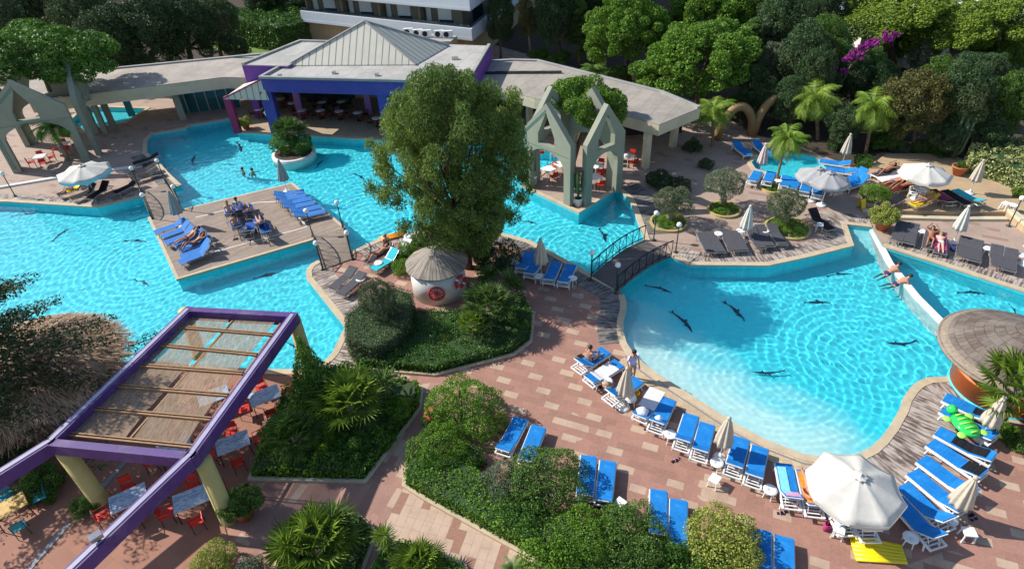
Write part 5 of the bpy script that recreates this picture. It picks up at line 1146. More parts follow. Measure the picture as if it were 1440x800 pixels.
NP = [('olive', 'leaf_grey_hedge', (540, 466), (533, 420), 33, 'clipped grey-green tree leaning over the block hedge'), ('bush_fine', 'leaf_lime', (626, 486), None, 14, 'small round lime bush in the middle of the hut bed'), ('fan', None, (690, 462), None, 40, 'large fan palm in the right half of the hut bed'), ('fan', 'leaf_palm', (668, 480), None, 24, 'smaller fan palm at the front of the hut bed'),
 ('yucca', None, (718, 428), None, 34, 'spiky yucca at the right corner of the hut bed'), ('yucca', None, (690, 418), None, 30, 'spiky yucca right behind the white hut'), ('bush', 'leaf_mid', (725, 462), None, 20, 'green bush below the spiky yucca of the hut bed'),
 ('cone', None, (455, 584), None, 72, 'pointed green conifer between the pergola post and the path'), ('fan', 'leaf_palm', (500, 600), None, 54, 'big fan palm in the bed between pergola and path'), ('yucca', None, (546, 572), None, 42, 'dark spiky yucca at the right tip of the pergola bed'), ('fan', 'leaf_mid', (425, 642), None, 42, 'dark fan palm at the lower left of the pergola bed'),
 ('bush', 'leaf_lush', (462, 632), None, 26, 'leafy bush in the middle of the pergola bed'), ('bush', 'leaf_hedge', (505, 640), None, 28, 'leafy bush at the lower edge of the pergola bed'), ('bush', 'leaf_lush', (565, 590), None, 22, 'bright bush on the right rim of the pergola bed'), ('bush', 'leaf_mid', (395, 620), None, 28, 'dark bush beside the terrace on the left rim of the pergola bed'), ('bush', 'leaf_lush', (540, 622), None, 24, 'bright bush above the path junction'), ('bush', 'leaf_evergreen', (440, 560), None, 26, 'dark bush at the foot of the pointed conifer'),
 ('bush_big', 'leaf_lush', (652, 592), None, 56, 'largest bright rounded bush at the top of the long bed'), ('bush_big', 'leaf_lush', (620, 642), None, 44, 'rounded bright bush at the left tip of the long bed'), ('bush', 'leaf_hedge', (660, 655), None, 26, 'darker bush tucked behind the clipped low hedge'), ('bush_big', 'leaf_olive', (708, 692), None, 38, 'greyish small-leaved bush beside the blue loungers'), ('bush_big', 'leaf_mid', (768, 692), None, 58, 'big green bush left of the middle pair of blue loungers'), ('bush_fine', 'leaf_lime', (700, 600), None, 18, 'yellowing bush behind the largest rounded bush'),
 ('bush', 'leaf_hedge', (738, 738), None, 38, 'wispy green bush above the beige path'), ('bush_big', 'leaf_lush', (820, 768), None, 50, 'bright bush in the lower middle of the long bed'), ('bush_big', 'leaf_mid', (888, 770), None, 56, 'glossy green bush in front of the lower pair of blue loungers'), ('bush_fine', 'leaf_lime', (1014, 780), None, 58, 'large pale lime bush at the right end of the long bed'), ('bush', 'leaf_lush', (775, 812), None, 48, 'green bush cut by the bottom edge, left of centre bed'), ('bush', 'leaf_hedge', (945, 806), None, 42, 'green bush at the bottom edge beside the pale lime bush'), ('bush', 'leaf_lush', (860, 720), None, 18, 'small green bush at the foot of the middle loungers'),
 ('fan', 'leaf_palm', (452, 784), None, 66, 'large bright fan palm in the bottom left bed'), ('yucca', None, (478, 762), None, 44, 'spiky yucca with pale blades in the bottom left bed'), ('yucca', 'leaf_palm', (418, 800), None, 50, 'bright spiky yucca at the bottom edge'), ('yucca', 'leaf_palm', (548, 778), None, 30, 'bright yucca at the tip of the bottom middle bed'), ('fan', 'leaf_palm', (590, 806), None, 42, 'fan palm at the bottom edge in the middle bed'), ('palm_wide', 'leaf_mid', (722, 812), (722, 800), 26, 'little palm at the bottom edge of the beige path'),
 ('bush_fine', 'leaf_lime', (305, 800), None, 34, 'sparse lime shrub at the bottom left'), ('bush', 'leaf_olive', (355, 812), None, 26, 'grey-green shrub at the bottom edge beside the lime one'), ('bush', 'leaf_hedge', (68, 690), None, 36, 'dark leafy shrub left of the near yellow post'), ('bush', 'leaf_mid', (120, 716), None, 22, 'leafy shrub at the foot of the near yellow post'), ('bush', 'leaf_dark', (30, 660), None, 34, 'dark shrub beneath the purple beam at the left'),
 ('fan', 'leaf_palm', (1402, 596), None, 62, 'bright fan palm beside the shingled bar'), ('fan', 'leaf_palm', (1452, 598), None, 62, 'fan palm at the right frame edge below the bar'), ('bush', 'leaf_mid', (1440, 632), None, 26, 'green bush at the right frame edge below the bar palms'), ('bush', 'leaf_lush', (1412, 612), None, 18, 'low green bush under the bar fan palm')]
for k, m, b_, c_, r, lb in NP:
    o = plant(k, b_, c_, r, lb, m)
    if k == 'yucca' or (k == 'fan' and b_[1] < 720): o.location.z += .7
    if k[:4] == 'bush' and 'bed' in lb and b_[0] < 580 and b_[1] < 660: o.location.z += .35
    if 'bar' in lb and k == 'fan': o.location.z += .35
    if k in ('fan', 'yucca'): o.scale = [q * 1.2 for q in o.scale]
plant('cedar', (-135, 612), (-62, 500), 158, 'dark spreading conifer reaching over the straw thatch from the left', cat='tree', rz=.35)
# yellow-kerbed left tip
def mk_pot():
    o = T('plant_pot', 'plant pot'); MB().lathe([(.20, 0), (.34, .42), (.37, .43), (.37, .50), (.32, .50), (.30, .44)], n=20).build('pot', 'terracotta', o, True); MB().lathe([(.305, .40), (.305, .43)], n=16).build('soil', 'soil', o); return o
def mk_white_pot():
    o = T('plant_pot', 'plant pot'); MB().lathe([(.24, 0), (.27, .5), (.30, .52), (.30, .56), (.25, .56), (.24, .5)], n=20).build('pot', 'white_plastic', o, True); MB().lathe([(.25, .48), (.25, .51)], n=16).build('soil', 'soil', o); return o
for x, y, s, z, b_, lb, pb in ((1239, 322, 1.5, 0, 22, 'big terracotta pot at the head of the pool divider', 'leafy plant in the big terracotta pot at the pool divider'), (346, 726, 1.3, 0, 32, 'terracotta pot at the foot of the middle yellow post', 'green plant in the terracotta pot by the middle yellow post'), (347, 182, 1.0, 0, 11, 'terracotta pot between the magenta and blue columns', 'yellowish shrub potted between the magenta and blue columns'),
                            (1346, 246, 1.3, TZ, 8, 'terracotta pot beside the pale hedge', 'small plant in the pot beside the pale hedge')):
    p = at(x, y, z); spawn('pot', mk_pot, p, 0, lb, 'plant pot', None, s); o = plant('bush', (x, y), None, b_, pb, 'leaf_lime' if x in (1239, 347) else 'leaf_mid', zb=z, zmul=1.1); o.location.z = z + .42 * s
o = plant('bush_fine', (1228, 284), None, 22, 'leafy bush with pale leaves at the terrace corner by the yellow sign', 'leaf_lush')
def mk_cactus():
    rng = random.Random(5); o = T('cactus', 'cactus'); mb = MB(); mb.tube([(0, 0, 0), (0, 0, 2.1)], [.09, .085], 8)
    for k in range(7): a = k * 1.7; r = rng.uniform(.1, .28); h = rng.uniform(1.3, 2.3); mb.tube([(0, 0, .3 + .08 * k), (r * math.cos(a), r * math.sin(a), .5 + .1 * k), (r * 1.1 * math.cos(a), r * 1.1 * math.sin(a), h)], [.06, .07, .06], 8)
    mb.build('stems', 'cactus_green', o, True); return o
for x, y, s, z, lb in ((750, 258, .8, .5, 'columnar cactus in a pot inside the left leg of the tower'), (813, 289, .9, .5, 'columnar cactus in a pot in the corner slot of the tower'), (859, 256, .95, .5, 'columnar cactus cluster in a pot by the right leg of the tower'), (1338, 228, 1.6, 0, 'tall many-stemmed pale cactus behind the terrace parasol')):
    p = at(x, y); p.z = z; spawn('cactus', mk_cactus, p, x, lb, 'cactus', None, s)
    if z: p2 = at(x, y); spawn('wpot', mk_white_pot, p2, 0, 'white pot holding the ' + lb.split(' in a pot')[0] + (' by the left leg' if x == 750 else ' in the corner slot' if x == 813 else ' at the right leg'), 'plant pot')
PROTO['cactus'].children[0].data.materials[0] = M['leaf_olive'] if False else M['cactus_green']
c = at(609, 594); t_ = thing('garden_jar', 'round terracotta jar at the upper left tip of the long bed', 'jar', c); MB().lathe([(.16, 0), (.33, .25), (.36, .45), (.28, .68), (.14, .76), (.14, .82), (.11, .8)], n=20).build('body', 'terracotta', t_, True)
c = at(692, 622); t_ = thing('hose_coil', 'coiled yellow garden hose lying beside the long bed', 'hose', c); mb = MB()
mb.tube([((.42 + .1 * math.sin(k * .37)) * math.cos(k * .4), (.42 + .1 * math.cos(k * .31)) * math.sin(k * .4), .03 + .012 * (k / 16)) for k in range(96)], .02, 5); mb.build('hose', 'yellow_paint', t_, True)
# ------------------------------------------------------------------ loungers and parasols
def prof_pts(th):
    return [(-.97, .375), (-.6, .385), (-.2, .38), (.26, .38), (.26 + .72 * math.cos(th) * .5, .38 + .72 * math.sin(th) * .5 + .01), (.26 + .72 * math.cos(th), .38 + .72 * math.sin(th))]
def ribbon(mb, pts, w_, th, off=0.0, y0=0.0):
    P = [Vector((x, 0, z + off)) for x, z in pts]; n = len(P); vs = []
    for i in range(n):
        d = (P[min(i + 1, n - 1)] - P[max(i - 1, 0)]).normalized(); nn = Vector((-d.z, 0, d.x)); nn = nn if nn.z > 0 else -nn
        for y, k in ((-w_ / 2, 0), (w_ / 2, 0), (w_ / 2, 1), (-w_ / 2, 1)): vs.append(P[i] + nn * th * k + Vector((0, y + y0, 0)))
    fs = []
    for i in range(n - 1):
        o = 4 * i; fs += [(o + 3, o + 2, o + 6, o + 7), (o, o + 4, o + 5, o + 1), (o, o + 3, o + 7, o + 4), (o + 1, o + 5, o + 6, o + 2)]
    return mb.add(vs, fs + [(0, 1, 2, 3), (4 * n - 1, 4 * n - 2, 4 * n - 3, 4 * n - 4)])
def lounger_maker(th, kind):
    def f():
        o = T('sun_lounger', 'sun lounger'); th_r = rad(th); pp = prof_pts(th_r)
        fm = 'white_plastic' if kind == 'plastic' else 'grey_metal'
        mb = MB()
        for s_ in (-1, 1):
            if kind == 'plastic': mb.bar((-.98, s_ * .31, .31), (.99, s_ * .31, .31), .06, .085)
            else: mb.tube([(-.98, s_ * .31, .34), (.99, s_ * .31, .34)], .02, 6)
        for x in (-.96, -.5, .25, .97): mb.bar((x, -.31, .31), (x, .31, .31), .05, .05)
        if kind == 'plastic':
            for x in (.42, .55, .68, .81): mb.bar((x, -.27, .305), (x, .27, .305), .045, .03)
            for k in range(11): x = -.9 + .105 * k; mb.bar((x, -.29, .345), (x, .29, .345), .07, .02)
        mb.build('frame', fm, o)
        for x in (-.82, .72):
            for s_ in (-1, 1):
                mb = MB(); mb.tube([(x, s_ * .31, .30), (x + (.06 if x > 0 else -.06), s_ * .325, 0)], .032 if kind == 'plastic' else .018, 6); mb.build('leg', fm, o)
        b = pp[3:]; mb = MB()
        for s_ in (-1, 1): mb.bar((b[0][0], s_ * .29, b[0][1] - .03), (b[2][0], s_ * .29, b[2][1] - .03), .05, .04)
        mb.bar((b[2][0], -.29, b[2][1] - .03), (b[2][0], .29, b[2][1] - .03), .05, .05)
        if th > 8:
            for s_ in (-1, 1): mb.tube([(b[1][0] + .05, s_ * .2, b[1][1] - .02), (b[1][0] + .22, s_ * .2, .32)], .015, 5)
        mb.build('backrest_frame', fm, o)
        mb = MB(); ribbon(mb, pp, .60 if kind == 'plastic' else .57, .03 if kind == 'plastic' else .012, .0); mb.build('cover', 'blue_fabric' if kind == 'plastic' else 'grey_sling', o); return o
    return f
for th in (4, 18, 38): MK['P%d' % th] = lounger_maker(th, 'plastic'); MK['S%d' % th] = lounger_maker(th, 'sling')
LOUNGE = {}
def lounger(key, kind, foot, head, label, mat=None, group=None, z=0.0):
    A, B = at(*foot, z + .36), at(*head, z + .36); d = B - A; c = (A + B) / 2; c.z = z
    jr = random.Random(key); o = spawn(kind, MK[kind], c, math.atan2(d.y, d.x) + jr.uniform(-.035, .035), label, 'sun lounger', group)
    for ch in o.children:
        if ch.name.split('.')[0] == 'cover': ch.material_slots[0].link = 'OBJECT'; ch.material_slots[0].material = M[mat or ('blue_fabric' if kind[0] == 'P' else 'grey_sling')]
    LOUNGE[key] = (o, int(kind[1:])); return o
def towel(key, s0, s1, mat, label, w_=.58, name='towel', y0=0.0):
    o, th = LOUNGE[key]; pp = prof_pts(rad(th)); q = []
    tot = [0]
    for a, b in zip(pp[:-1], pp[1:]): tot.append(tot[-1] + math.dist(a, b))
    for k in range(15):
        s_ = (s0 + (s1 - s0) * k / 14) * tot[-1]; i = max(j for j in range(len(tot) - 1) if tot[j] <= s_ + 1e-9); f = (s_ - tot[i]) / (tot[i + 1] - tot[i]); q.append((pp[i][0] + (pp[i + 1][0] - pp[i][0]) * f, pp[i][1] + (pp[i + 1][1] - pp[i][1]) * f + .008 * math.sin(k * 2.1)))
    t_ = thing(name, label, 'towel', o.location.copy(), o.rotation_euler.z); mb = MB(); ribbon(mb, q, w_, .02, .034, y0); mb.build('cloth', mat, t_); return t_
G1 = 'blue loungers facing the beach edge of the big pool'
NR = [('a', 'P38', (848, 495), (815, 518), 'blue lounger at the upper end of the beach row, with a seated sunbather'), ('b', 'P18', (869, 512), (829, 537), 'blue lounger under a white towel, beside the seated sunbather'), ('c', 'P38', (893, 537), (859, 561), 'blue lounger half hidden by the first closed beige parasol'),
      ('d', 'P18', (925, 548), (898, 592), 'blue lounger draped with a crumpled white towel and a clothes heap'), ('e', 'P38', (940, 563), (921, 605), 'blue lounger with a small white bag at its head end'), ('f', 'P38', (972, 584), (957, 632), 'bare blue lounger right of the one with the bag'),
      ('g', 'P38', (994, 596), (982, 647), 'bare blue lounger just left of the second closed beige parasol'), ('h', 'P38', (1042, 618), (1030, 667), 'bare blue lounger just right of the second closed beige parasol'), ('i', 'P38', (1068, 631), (1058, 681), 'blue lounger crossed by a band of parasol shade'),
      ('j', 'P38', (1103, 654), (1113, 713), 'blue lounger with a pale cyan towel and pink cloth'), ('k', 'P38', (1130, 662), (1148, 726), 'blue lounger with the colourful towel and lying sunbather beside the big parasol'), ('l', 'P38', (1163, 690), (1188, 745), 'blue lounger mostly hidden beneath the big open parasol'), ('m', 'P38', (1196, 700), (1222, 752), 'blue lounger fully in the shade of the big open parasol')]
for k, kd, a, b_, lb in NR: lounger(k, kd, a, b_, lb, None, G1)
G2 = 'blue loungers fanned out below the round bar'
for k, kd, a, b_, lb in [('n', 'P38', (1262, 702), (1318, 768), 'shaded blue lounger beside the right edge of the big parasol'), ('o', 'P38', (1266, 678), (1338, 750), 'blue lounger with a wavy sun-and-shade edge, right of the big parasol'), ('p', 'P18', (1283, 663), (1352, 722), 'bare blue lounger under the tip of the middle closed parasol'), ('q', 'P18', (1294, 644), (1370, 700), 'bare blue lounger behind the middle closed parasol'),
                         ('r', 'P18', (1308, 622), (1382, 672), 'blue lounger with a black towel at its head'), ('s', 'P18', (1318, 606), (1395, 648), 'blue lounger with a black dress spread on it'), ('t', 'P18', (1324, 573), (1400, 622), 'blue lounger beneath the green inflatable turtle'), ('u', 'P18', (1333, 560), (1398, 592), 'blue lounger with a black cloth, nearest the bar palms')]: lounger(k, kd, a, b_, lb, None, G2)
G3 = 'pairs of blue loungers on the brick paving'
for k, a, b_, lb in [('m1', (731, 590), (708, 637), 'blue lounger of the left pair, nearer the rounded bushes'), ('m2', (757, 602), (738, 650), 'blue lounger of the left pair, with its shadow on open paving'), ('m3', (829, 641), (821, 702), 'blue lounger of the middle pair, dappled by leaf shade'), ('m4', (856, 650), (847, 708), 'blue lounger of the middle pair, beside a white stool'),
                     ('m5', (927, 693), (924, 752), 'blue lounger of the lower pair, half behind the glossy bush'), ('m6', (955, 706), (952, 768), 'blue lounger of the lower pair, next to the pale lime bush'), ('m7', (1072, 752), (1070, 812), 'blue lounger at the bottom edge touching the pale lime bush'), ('m8', (1102, 762), (1104, 822), 'blue lounger at the bottom edge, right one of its pair')]: lounger(k, 'P18', a, b_, lb, None, G3)
G4 = 'blue loungers on the bank between the big tree and the arched bridge'
for k, a, b_, lb in [('n1', (745, 357), (732, 380), 'leftmost blue lounger on the bank by the big tree'), ('n2', (757, 364), (744, 387), 'blue lounger just left of the closed parasol on the tree bank'), ('n3', (782, 372), (771, 395), 'blue lounger right of the closed parasol on the tree bank'), ('n4', (802, 376), (792, 398), 'blue lounger nearest the arched bridge on the tree bank')]: lounger(k, 'P18', a, b_, lb, None, G4)
G5 = 'blue loungers on the timber island'
for k, kd, a, b_, lb in [('i1', 'S18', (224, 325), (256, 314), 'topmost faded blue lounger at the left rim of the island'), ('i2', 'S38', (230, 333), (270, 318), 'faded blue lounger under the grey-green closed parasol'), ('i3', 'S38', (236, 341), (273, 326), 'faded blue lounger just below the closed parasol, before the man in blue trunks'), ('i4', 'S18', (248, 344), (284, 328), 'blue lounger under the man in blue trunks'),
                         ('i5', 'S18', (256, 352), (292, 336), 'blue lounger under the tanned woman on the island'), ('i6', 'S38', (258, 361), (297, 345), 'faded blue lounger second from the lower corner of the island'), ('i7', 'S38', (252, 370), (299, 351), 'faded blue lounger nearest the lower left corner of the island'),
                         ('c1', 'S38', (322, 292), (326, 310), 'blue lounger at the left of the sunbathing group on the island'), ('c2', 'S38', (334, 287), (339, 305), 'deep blue lounger at the top of the sunbathing group'), ('c3', 'S38', (348, 289), (352, 306), 'blue lounger at the right of the sunbathing group'), ('c4', 'S38', (330, 312), (336, 326), 'pale blue lounger in the middle of the sunbathing group'), ('c5', 'S38', (352, 315), (349, 333), 'blue lounger with a dark bag in the sunbathing group'), ('c6', 'S38', (362, 306), (370, 322), 'blue lounger at the lower right of the sunbathing group'), ('c7', 'S38', (372, 318), (376, 334), 'grey-blue lounger at the right rim of the sunbathing group'),
                         ('r1', 'S18', (424, 270), (389, 275), 'topmost blue lounger of the row below the grey closed parasol'), ('r2', 'S18', (427, 276), (392, 281), 'second blue lounger below the grey closed parasol'), ('r3', 'S18', (434, 280), (400, 287), 'third blue lounger of the row at the island tip'), ('r4', 'S18', (438, 286), (404, 293), 'fourth blue lounger of the row at the island tip'), ('r5', 'S18', (447, 291), (414, 299), 'fifth blue lounger of the row, beside a globe lamp'), ('r6', 'S18', (452, 298), (419, 305), 'lowest blue lounger of the row, behind the globe lamp')]:
    lounger(k, kd, a, b_, lb, 'deep_blue_fabric' if k[0] in 'c' else 'faded_blue_fabric', G5, .06)
G6 = 'grey sling loungers around the olive beds'
for k, kd, a, b_, lb in [('A1', 'S4', (1000, 355), (986, 328), 'leftmost grey sling lounger below the clipped olives'), ('A2', 'S4', (1013, 355), (998, 328), 'second grey sling lounger from the arched bridge'), ('A3', 'S4', (1033, 353), (1019, 326), 'third grey sling lounger, right of a small white table'), ('A4', 'S4', (1046, 352), (1031, 326), 'fourth grey sling lounger, left of the closed white parasol'), ('A5', 'S18', (1070, 349), (1055, 323), 'fifth grey sling lounger, right of the closed white parasol'), ('A6', 'S18', (1082, 346), (1067, 320), 'sixth grey sling lounger, partly behind the white parasol table'), ('A7', 'S18', (1100, 343), (1084, 319), 'rightmost grey sling lounger of the olive row')]: lounger(k, kd, a, b_, lb, None, G6)
lounger('A8', 'S38', (1168, 322), (1138, 301), 'black sling lounger alone beside the right olive bed', 'black_fabric')
G7 = 'grey sling loungers on the bank of the right-hand pool'
for k, a, b_, lb in [('D1', (1262, 338), (1268, 316), 'leftmost grey lounger by the terracotta pot'), ('D2', (1279, 341), (1283, 319), 'grey lounger between the pot and the small white table'), ('D3', (1305, 350), (1310, 325), 'grey lounger under the sunbather with raised arms'), ('D4', (1322, 354), (1322, 332), 'grey lounger under the pale sunbather lying on the front'), ('D5', (1354, 361), (1356, 338), 'grey lounger just right of the closed white parasol'), ('D6', (1371, 366), (1372, 342), 'second grey lounger right of the closed white parasol'), ('D7', (1402, 374), (1401, 350), 'grey lounger right of the second small white table'), ('D8', (1420, 379), (1420, 355), 'grey lounger at the right frame edge')]: lounger(k, 'S18', a, b_, lb, None, G7)
G8 = 'blue loungers around the kids pool'
for k, a, b_, lb in [('K1', (1050, 216), (1036, 205), 'shaded blue lounger left of the kids pool'), ('K2', (1078, 215), (1064, 204), 'shaded blue lounger behind the kids pool'), ('K3', (1064, 244), (1058, 256), 'blue lounger at the left near rim of the kids pool'), ('K4', (1084, 245), (1078, 257), 'blue lounger beside the striped closed parasol'), ('K5', (1106, 250), (1102, 264), 'blue lounger behind the ringed palm trunk'), ('K6', (1118, 254), (1114, 267), 'blue lounger right of the ringed palm trunk'),
                     ('K7', (1135, 258), (1131, 272), 'blue lounger left of the grey open parasol pole'), ('K8', (1151, 262), (1148, 276), 'blue lounger right against the grey open parasol pole'), ('K9', (1158, 227), (1190, 232), 'blue lounger beside the closed parasol behind the kids pool'), ('K10', (1166, 238), (1200, 243), 'blue lounger below the closed parasol behind the kids pool'), ('K11', (1192, 254), (1212, 246), 'blue lounger right of the grey open parasol, upper one'), ('K12', (1192, 262), (1214, 254), 'blue lounger right of the grey open parasol, lower one')]: lounger(k, 'P38' if k in ('K11', 'K12') else 'P18', a, b_, lb, None, G8)
for k, kd, a, b_, m, lb in [('T1', 'P18', (1232, 247), (1258, 238), 'grey_sling', 'lounger at the back of the raised terrace under a sunbather'), ('T2', 'P4', (1244, 252), (1272, 249), 'towel_white', 'white lounger in the middle of the raised terrace'), ('T3', 'S18', (1243, 260), (1272, 257), 'brown_wicker', 'brown lounger under the upper of two sunbathers'), ('T4', 'S18', (1252, 267), (1282, 262), 'brown_wicker', 'brown lounger under the lower of two sunbathers'),
                         ('T5', 'S38', (1284, 288), (1314, 280), 'yellow_vinyl', 'yellow-covered lounger with a reading sunbather'), ('T6', 'S18', (1240, 288), (1264, 281), 'black_fabric', 'dark lounger beside the leafy terrace corner bush'), ('T7', 'S18', (1308, 265), (1340, 290), 'black_fabric', 'black draped lounger on the right half of the raised terrace'), ('T8', 'S4', (1328, 268), (1362, 288), 'black_fabric', 'long black lounger beside the green one'), ('T9', 'S18', (1345, 268), (1378, 286), 'teal_fabric', 'dark green lounger on the right half of the raised terrace')]:
    lounger(k, kd, a, b_, lb, m, None, TZ)
for k, kd, a, b_, m, lb in [('E1', 'S18', (468, 405), (498, 380), 'grey_sling', 'grey lounger on the bank below the middle bridge, upper one'), ('E2', 'S18', (480, 412), (510, 388), 'grey_sling', 'grey lounger on the bank below the middle bridge, lower one'), ('E3', 'S38', (530, 376), (555, 360), 'teal_fabric', 'turquoise lounger left of the thatched hut'), ('E4', 'S38', (520, 366), (546, 352), 'grey_sling', 'grey lounger behind the turquoise one'), ('E5', 'P38', (550, 362), (574, 346), 'towel_white', 'white lounger beside the yellow-green ball bushes'),
                         ('F1', 'S38', (88, 272), (116, 263), 'black_fabric', 'dark lounger with a yellow towel under the left parasol'), ('F2', 'S38', (105, 278), (134, 266), 'black_fabric', 'dark lounger right of the left parasol pole'), ('F3', 'S38', (128, 278), (152, 262), 'black_fabric', 'dark lounger with raised back right of the left parasol'), ('F4', 'S18', (168, 268), (190, 258), 'black_fabric', 'dark lounger near the left bridge'), ('F5', 'S18', (186, 244), (214, 236), 'black_fabric', 'upper dark lounger between the left bridge lamps'), ('F6', 'S18', (190, 250), (218, 242), 'black_fabric', 'lower dark lounger between the left bridge lamps'), ('F7', 'S18', (196, 228), (216, 222), 'black_fabric', 'dark lounger above the left bridge lamps')]: lounger(k, kd, a, b_, lb, m)
towel('b', .18, .80, 'towel_white', 'white towel spread over the second lounger of the beach row', .66); towel('d', 0, .62, 'towel_white', 'crumpled white towel hanging over the foot of its blue lounger', .70); towel('j', .1, .85, 'towel_cyan', 'pale cyan towel on the lounger left of the big parasol', .3, y0=-.12); towel('j', .72, .98, 'towel_pink', 'pink cloth at the head of the lounger with the cyan towel', .5)
towel('k', .05, .95, 'towel_orange', 'colourful orange towel beneath the lying sunbather'); towel('r', .66, .97, 'black_fabric', 'black towel at the head of its blue lounger'); towel('s', .3, .9, 'black_fabric', 'black dress spread on a blue lounger', .5); towel('u', .55, .9, 'black_fabric', 'black cloth on the lounger nearest the bar palms', .42)
towel('D4', .1, .9, 'towel_purple', 'dark towel beneath the pale sunbather by the right-hand pool'); towel('F1', .3, .9, 'yellow_vinyl', 'bright yellow towel on a dark lounger under the left parasol'); towel('T7', .2, .9, 'towel_purple', 'dark purple cloth draped over a black terrace lounger')
def heap(name, label, cat, key, s_, mat, r, zoff=.06):
    o, th = LOUNGE[key]; pp = prof_pts(rad(th)); x = pp[0][0] + (pp[-1][0] - pp[0][0]) * s_; z = np.interp(x, [p[0] for p in pp], [p[1] for p in pp]); a = o.rotation_euler.z
    t_ = thing(name, label, cat, (o.location.x + x * math.cos(a), o.location.y + x * math.sin(a), o.location.z + z + zoff)); mb = MB(); mb.lathe([(.01, -.03), (r, -.02), (r * 1.05, .05), (r * .7, .12), (r * .3, .17), (.01, .18)], n=12, lobes=5, la=.12); mb.build('cloth', mat, t_, True)
heap('clothes_heap', 'crumpled pale clothes at the head of the towelled lounger', 'clothes', 'd', .85, 'towel_white', .24); heap('beach_bag', 'small white bag with a pink patch on a blue lounger', 'bag', 'e', .82, 'white_cloth', .15); heap('beach_bag', 'dark bag lying on an island lounger', 'bag', 'c5', .7, 'black_fabric', .2)

def closed_parasol(mat):
    def f():
        o = T('closed_parasol', 'parasol'); MB().tube([(0, 0, 0), (0, 0, 2.4)], .025, 8).build('pole', 'white_plastic', o, True)
        MB().lathe([(.34, .95), (.32, 1.1), (.24, 1.6), (.13, 2.1), (.06, 2.3), (.05, 2.34), (.02, 2.36)], n=48, lobes=8, la=.16).build('canopy', mat, o, True)
        MB().lathe([(.07, 2.30), (.09, 2.36), (.05, 2.42), (.01, 2.44)], n=10).build('cap', mat, o, True)
        MB().lathe([(.28, 0), (.28, .05), (.20, .10), (.05, .12), (.05, .3)], n=18).build('base', 'white_plastic', o, True); return o
    return f
for nm, m in (('cpb', 'beige_canvas'), ('cpg', 'grey_canvas'), ('cps', 'striped_canvas'), ('cpw', 'canvas')): MK[nm] = closed_parasol(m)
for k, x, y, s, z, lb in (('cpb', 877, 573, .98, 0, 'closed beige parasol behind the standing person at the upper end of the beach row'), ('cpb', 1012, 644, .98, 0, 'closed beige parasol between the bare loungers of the beach row'), ('cpb', 1335, 730, 1.0, 0, 'closed beige parasol nearest the big open one, below the bar'), ('cpb', 1378, 617, 1.0, 0, 'closed beige parasol beside the green inflatable turtle'),
                    ('cpg', 257, 318, 1.05, .06, 'closed grey-green parasol at the left rim of the island'), ('cpg', 404, 270, 1.0, .06, 'closed grey parasol at the top corner of the island'), ('cpb', 761, 390, 1.05, 0, 'closed pale parasol on the bank between tree and arched bridge'), ('cpw', 1045, 340, 1.0, 0, 'closed white parasol between the grey loungers by the olives'),
                    ('cps', 1068, 246, .95, 0, 'closed striped parasol at the near rim of the kids pool'), ('cpb', 1184, 232, .95, 0, 'closed greyish parasol behind the kids pool'), ('cpw', 1340, 342, 1.0, 0, 'closed white parasol on the bank of the right-hand pool'), ('cpb', 1363, 272, .95, TZ, 'closed beige parasol beside the pale hedge'), ('cps', 1438, 372, 1.0, 0, 'closed pinkish parasol cut by the right frame edge')):
    spawn(k, MK[k], at(x, y, z), x * .1, lb, 'parasol', None, s)
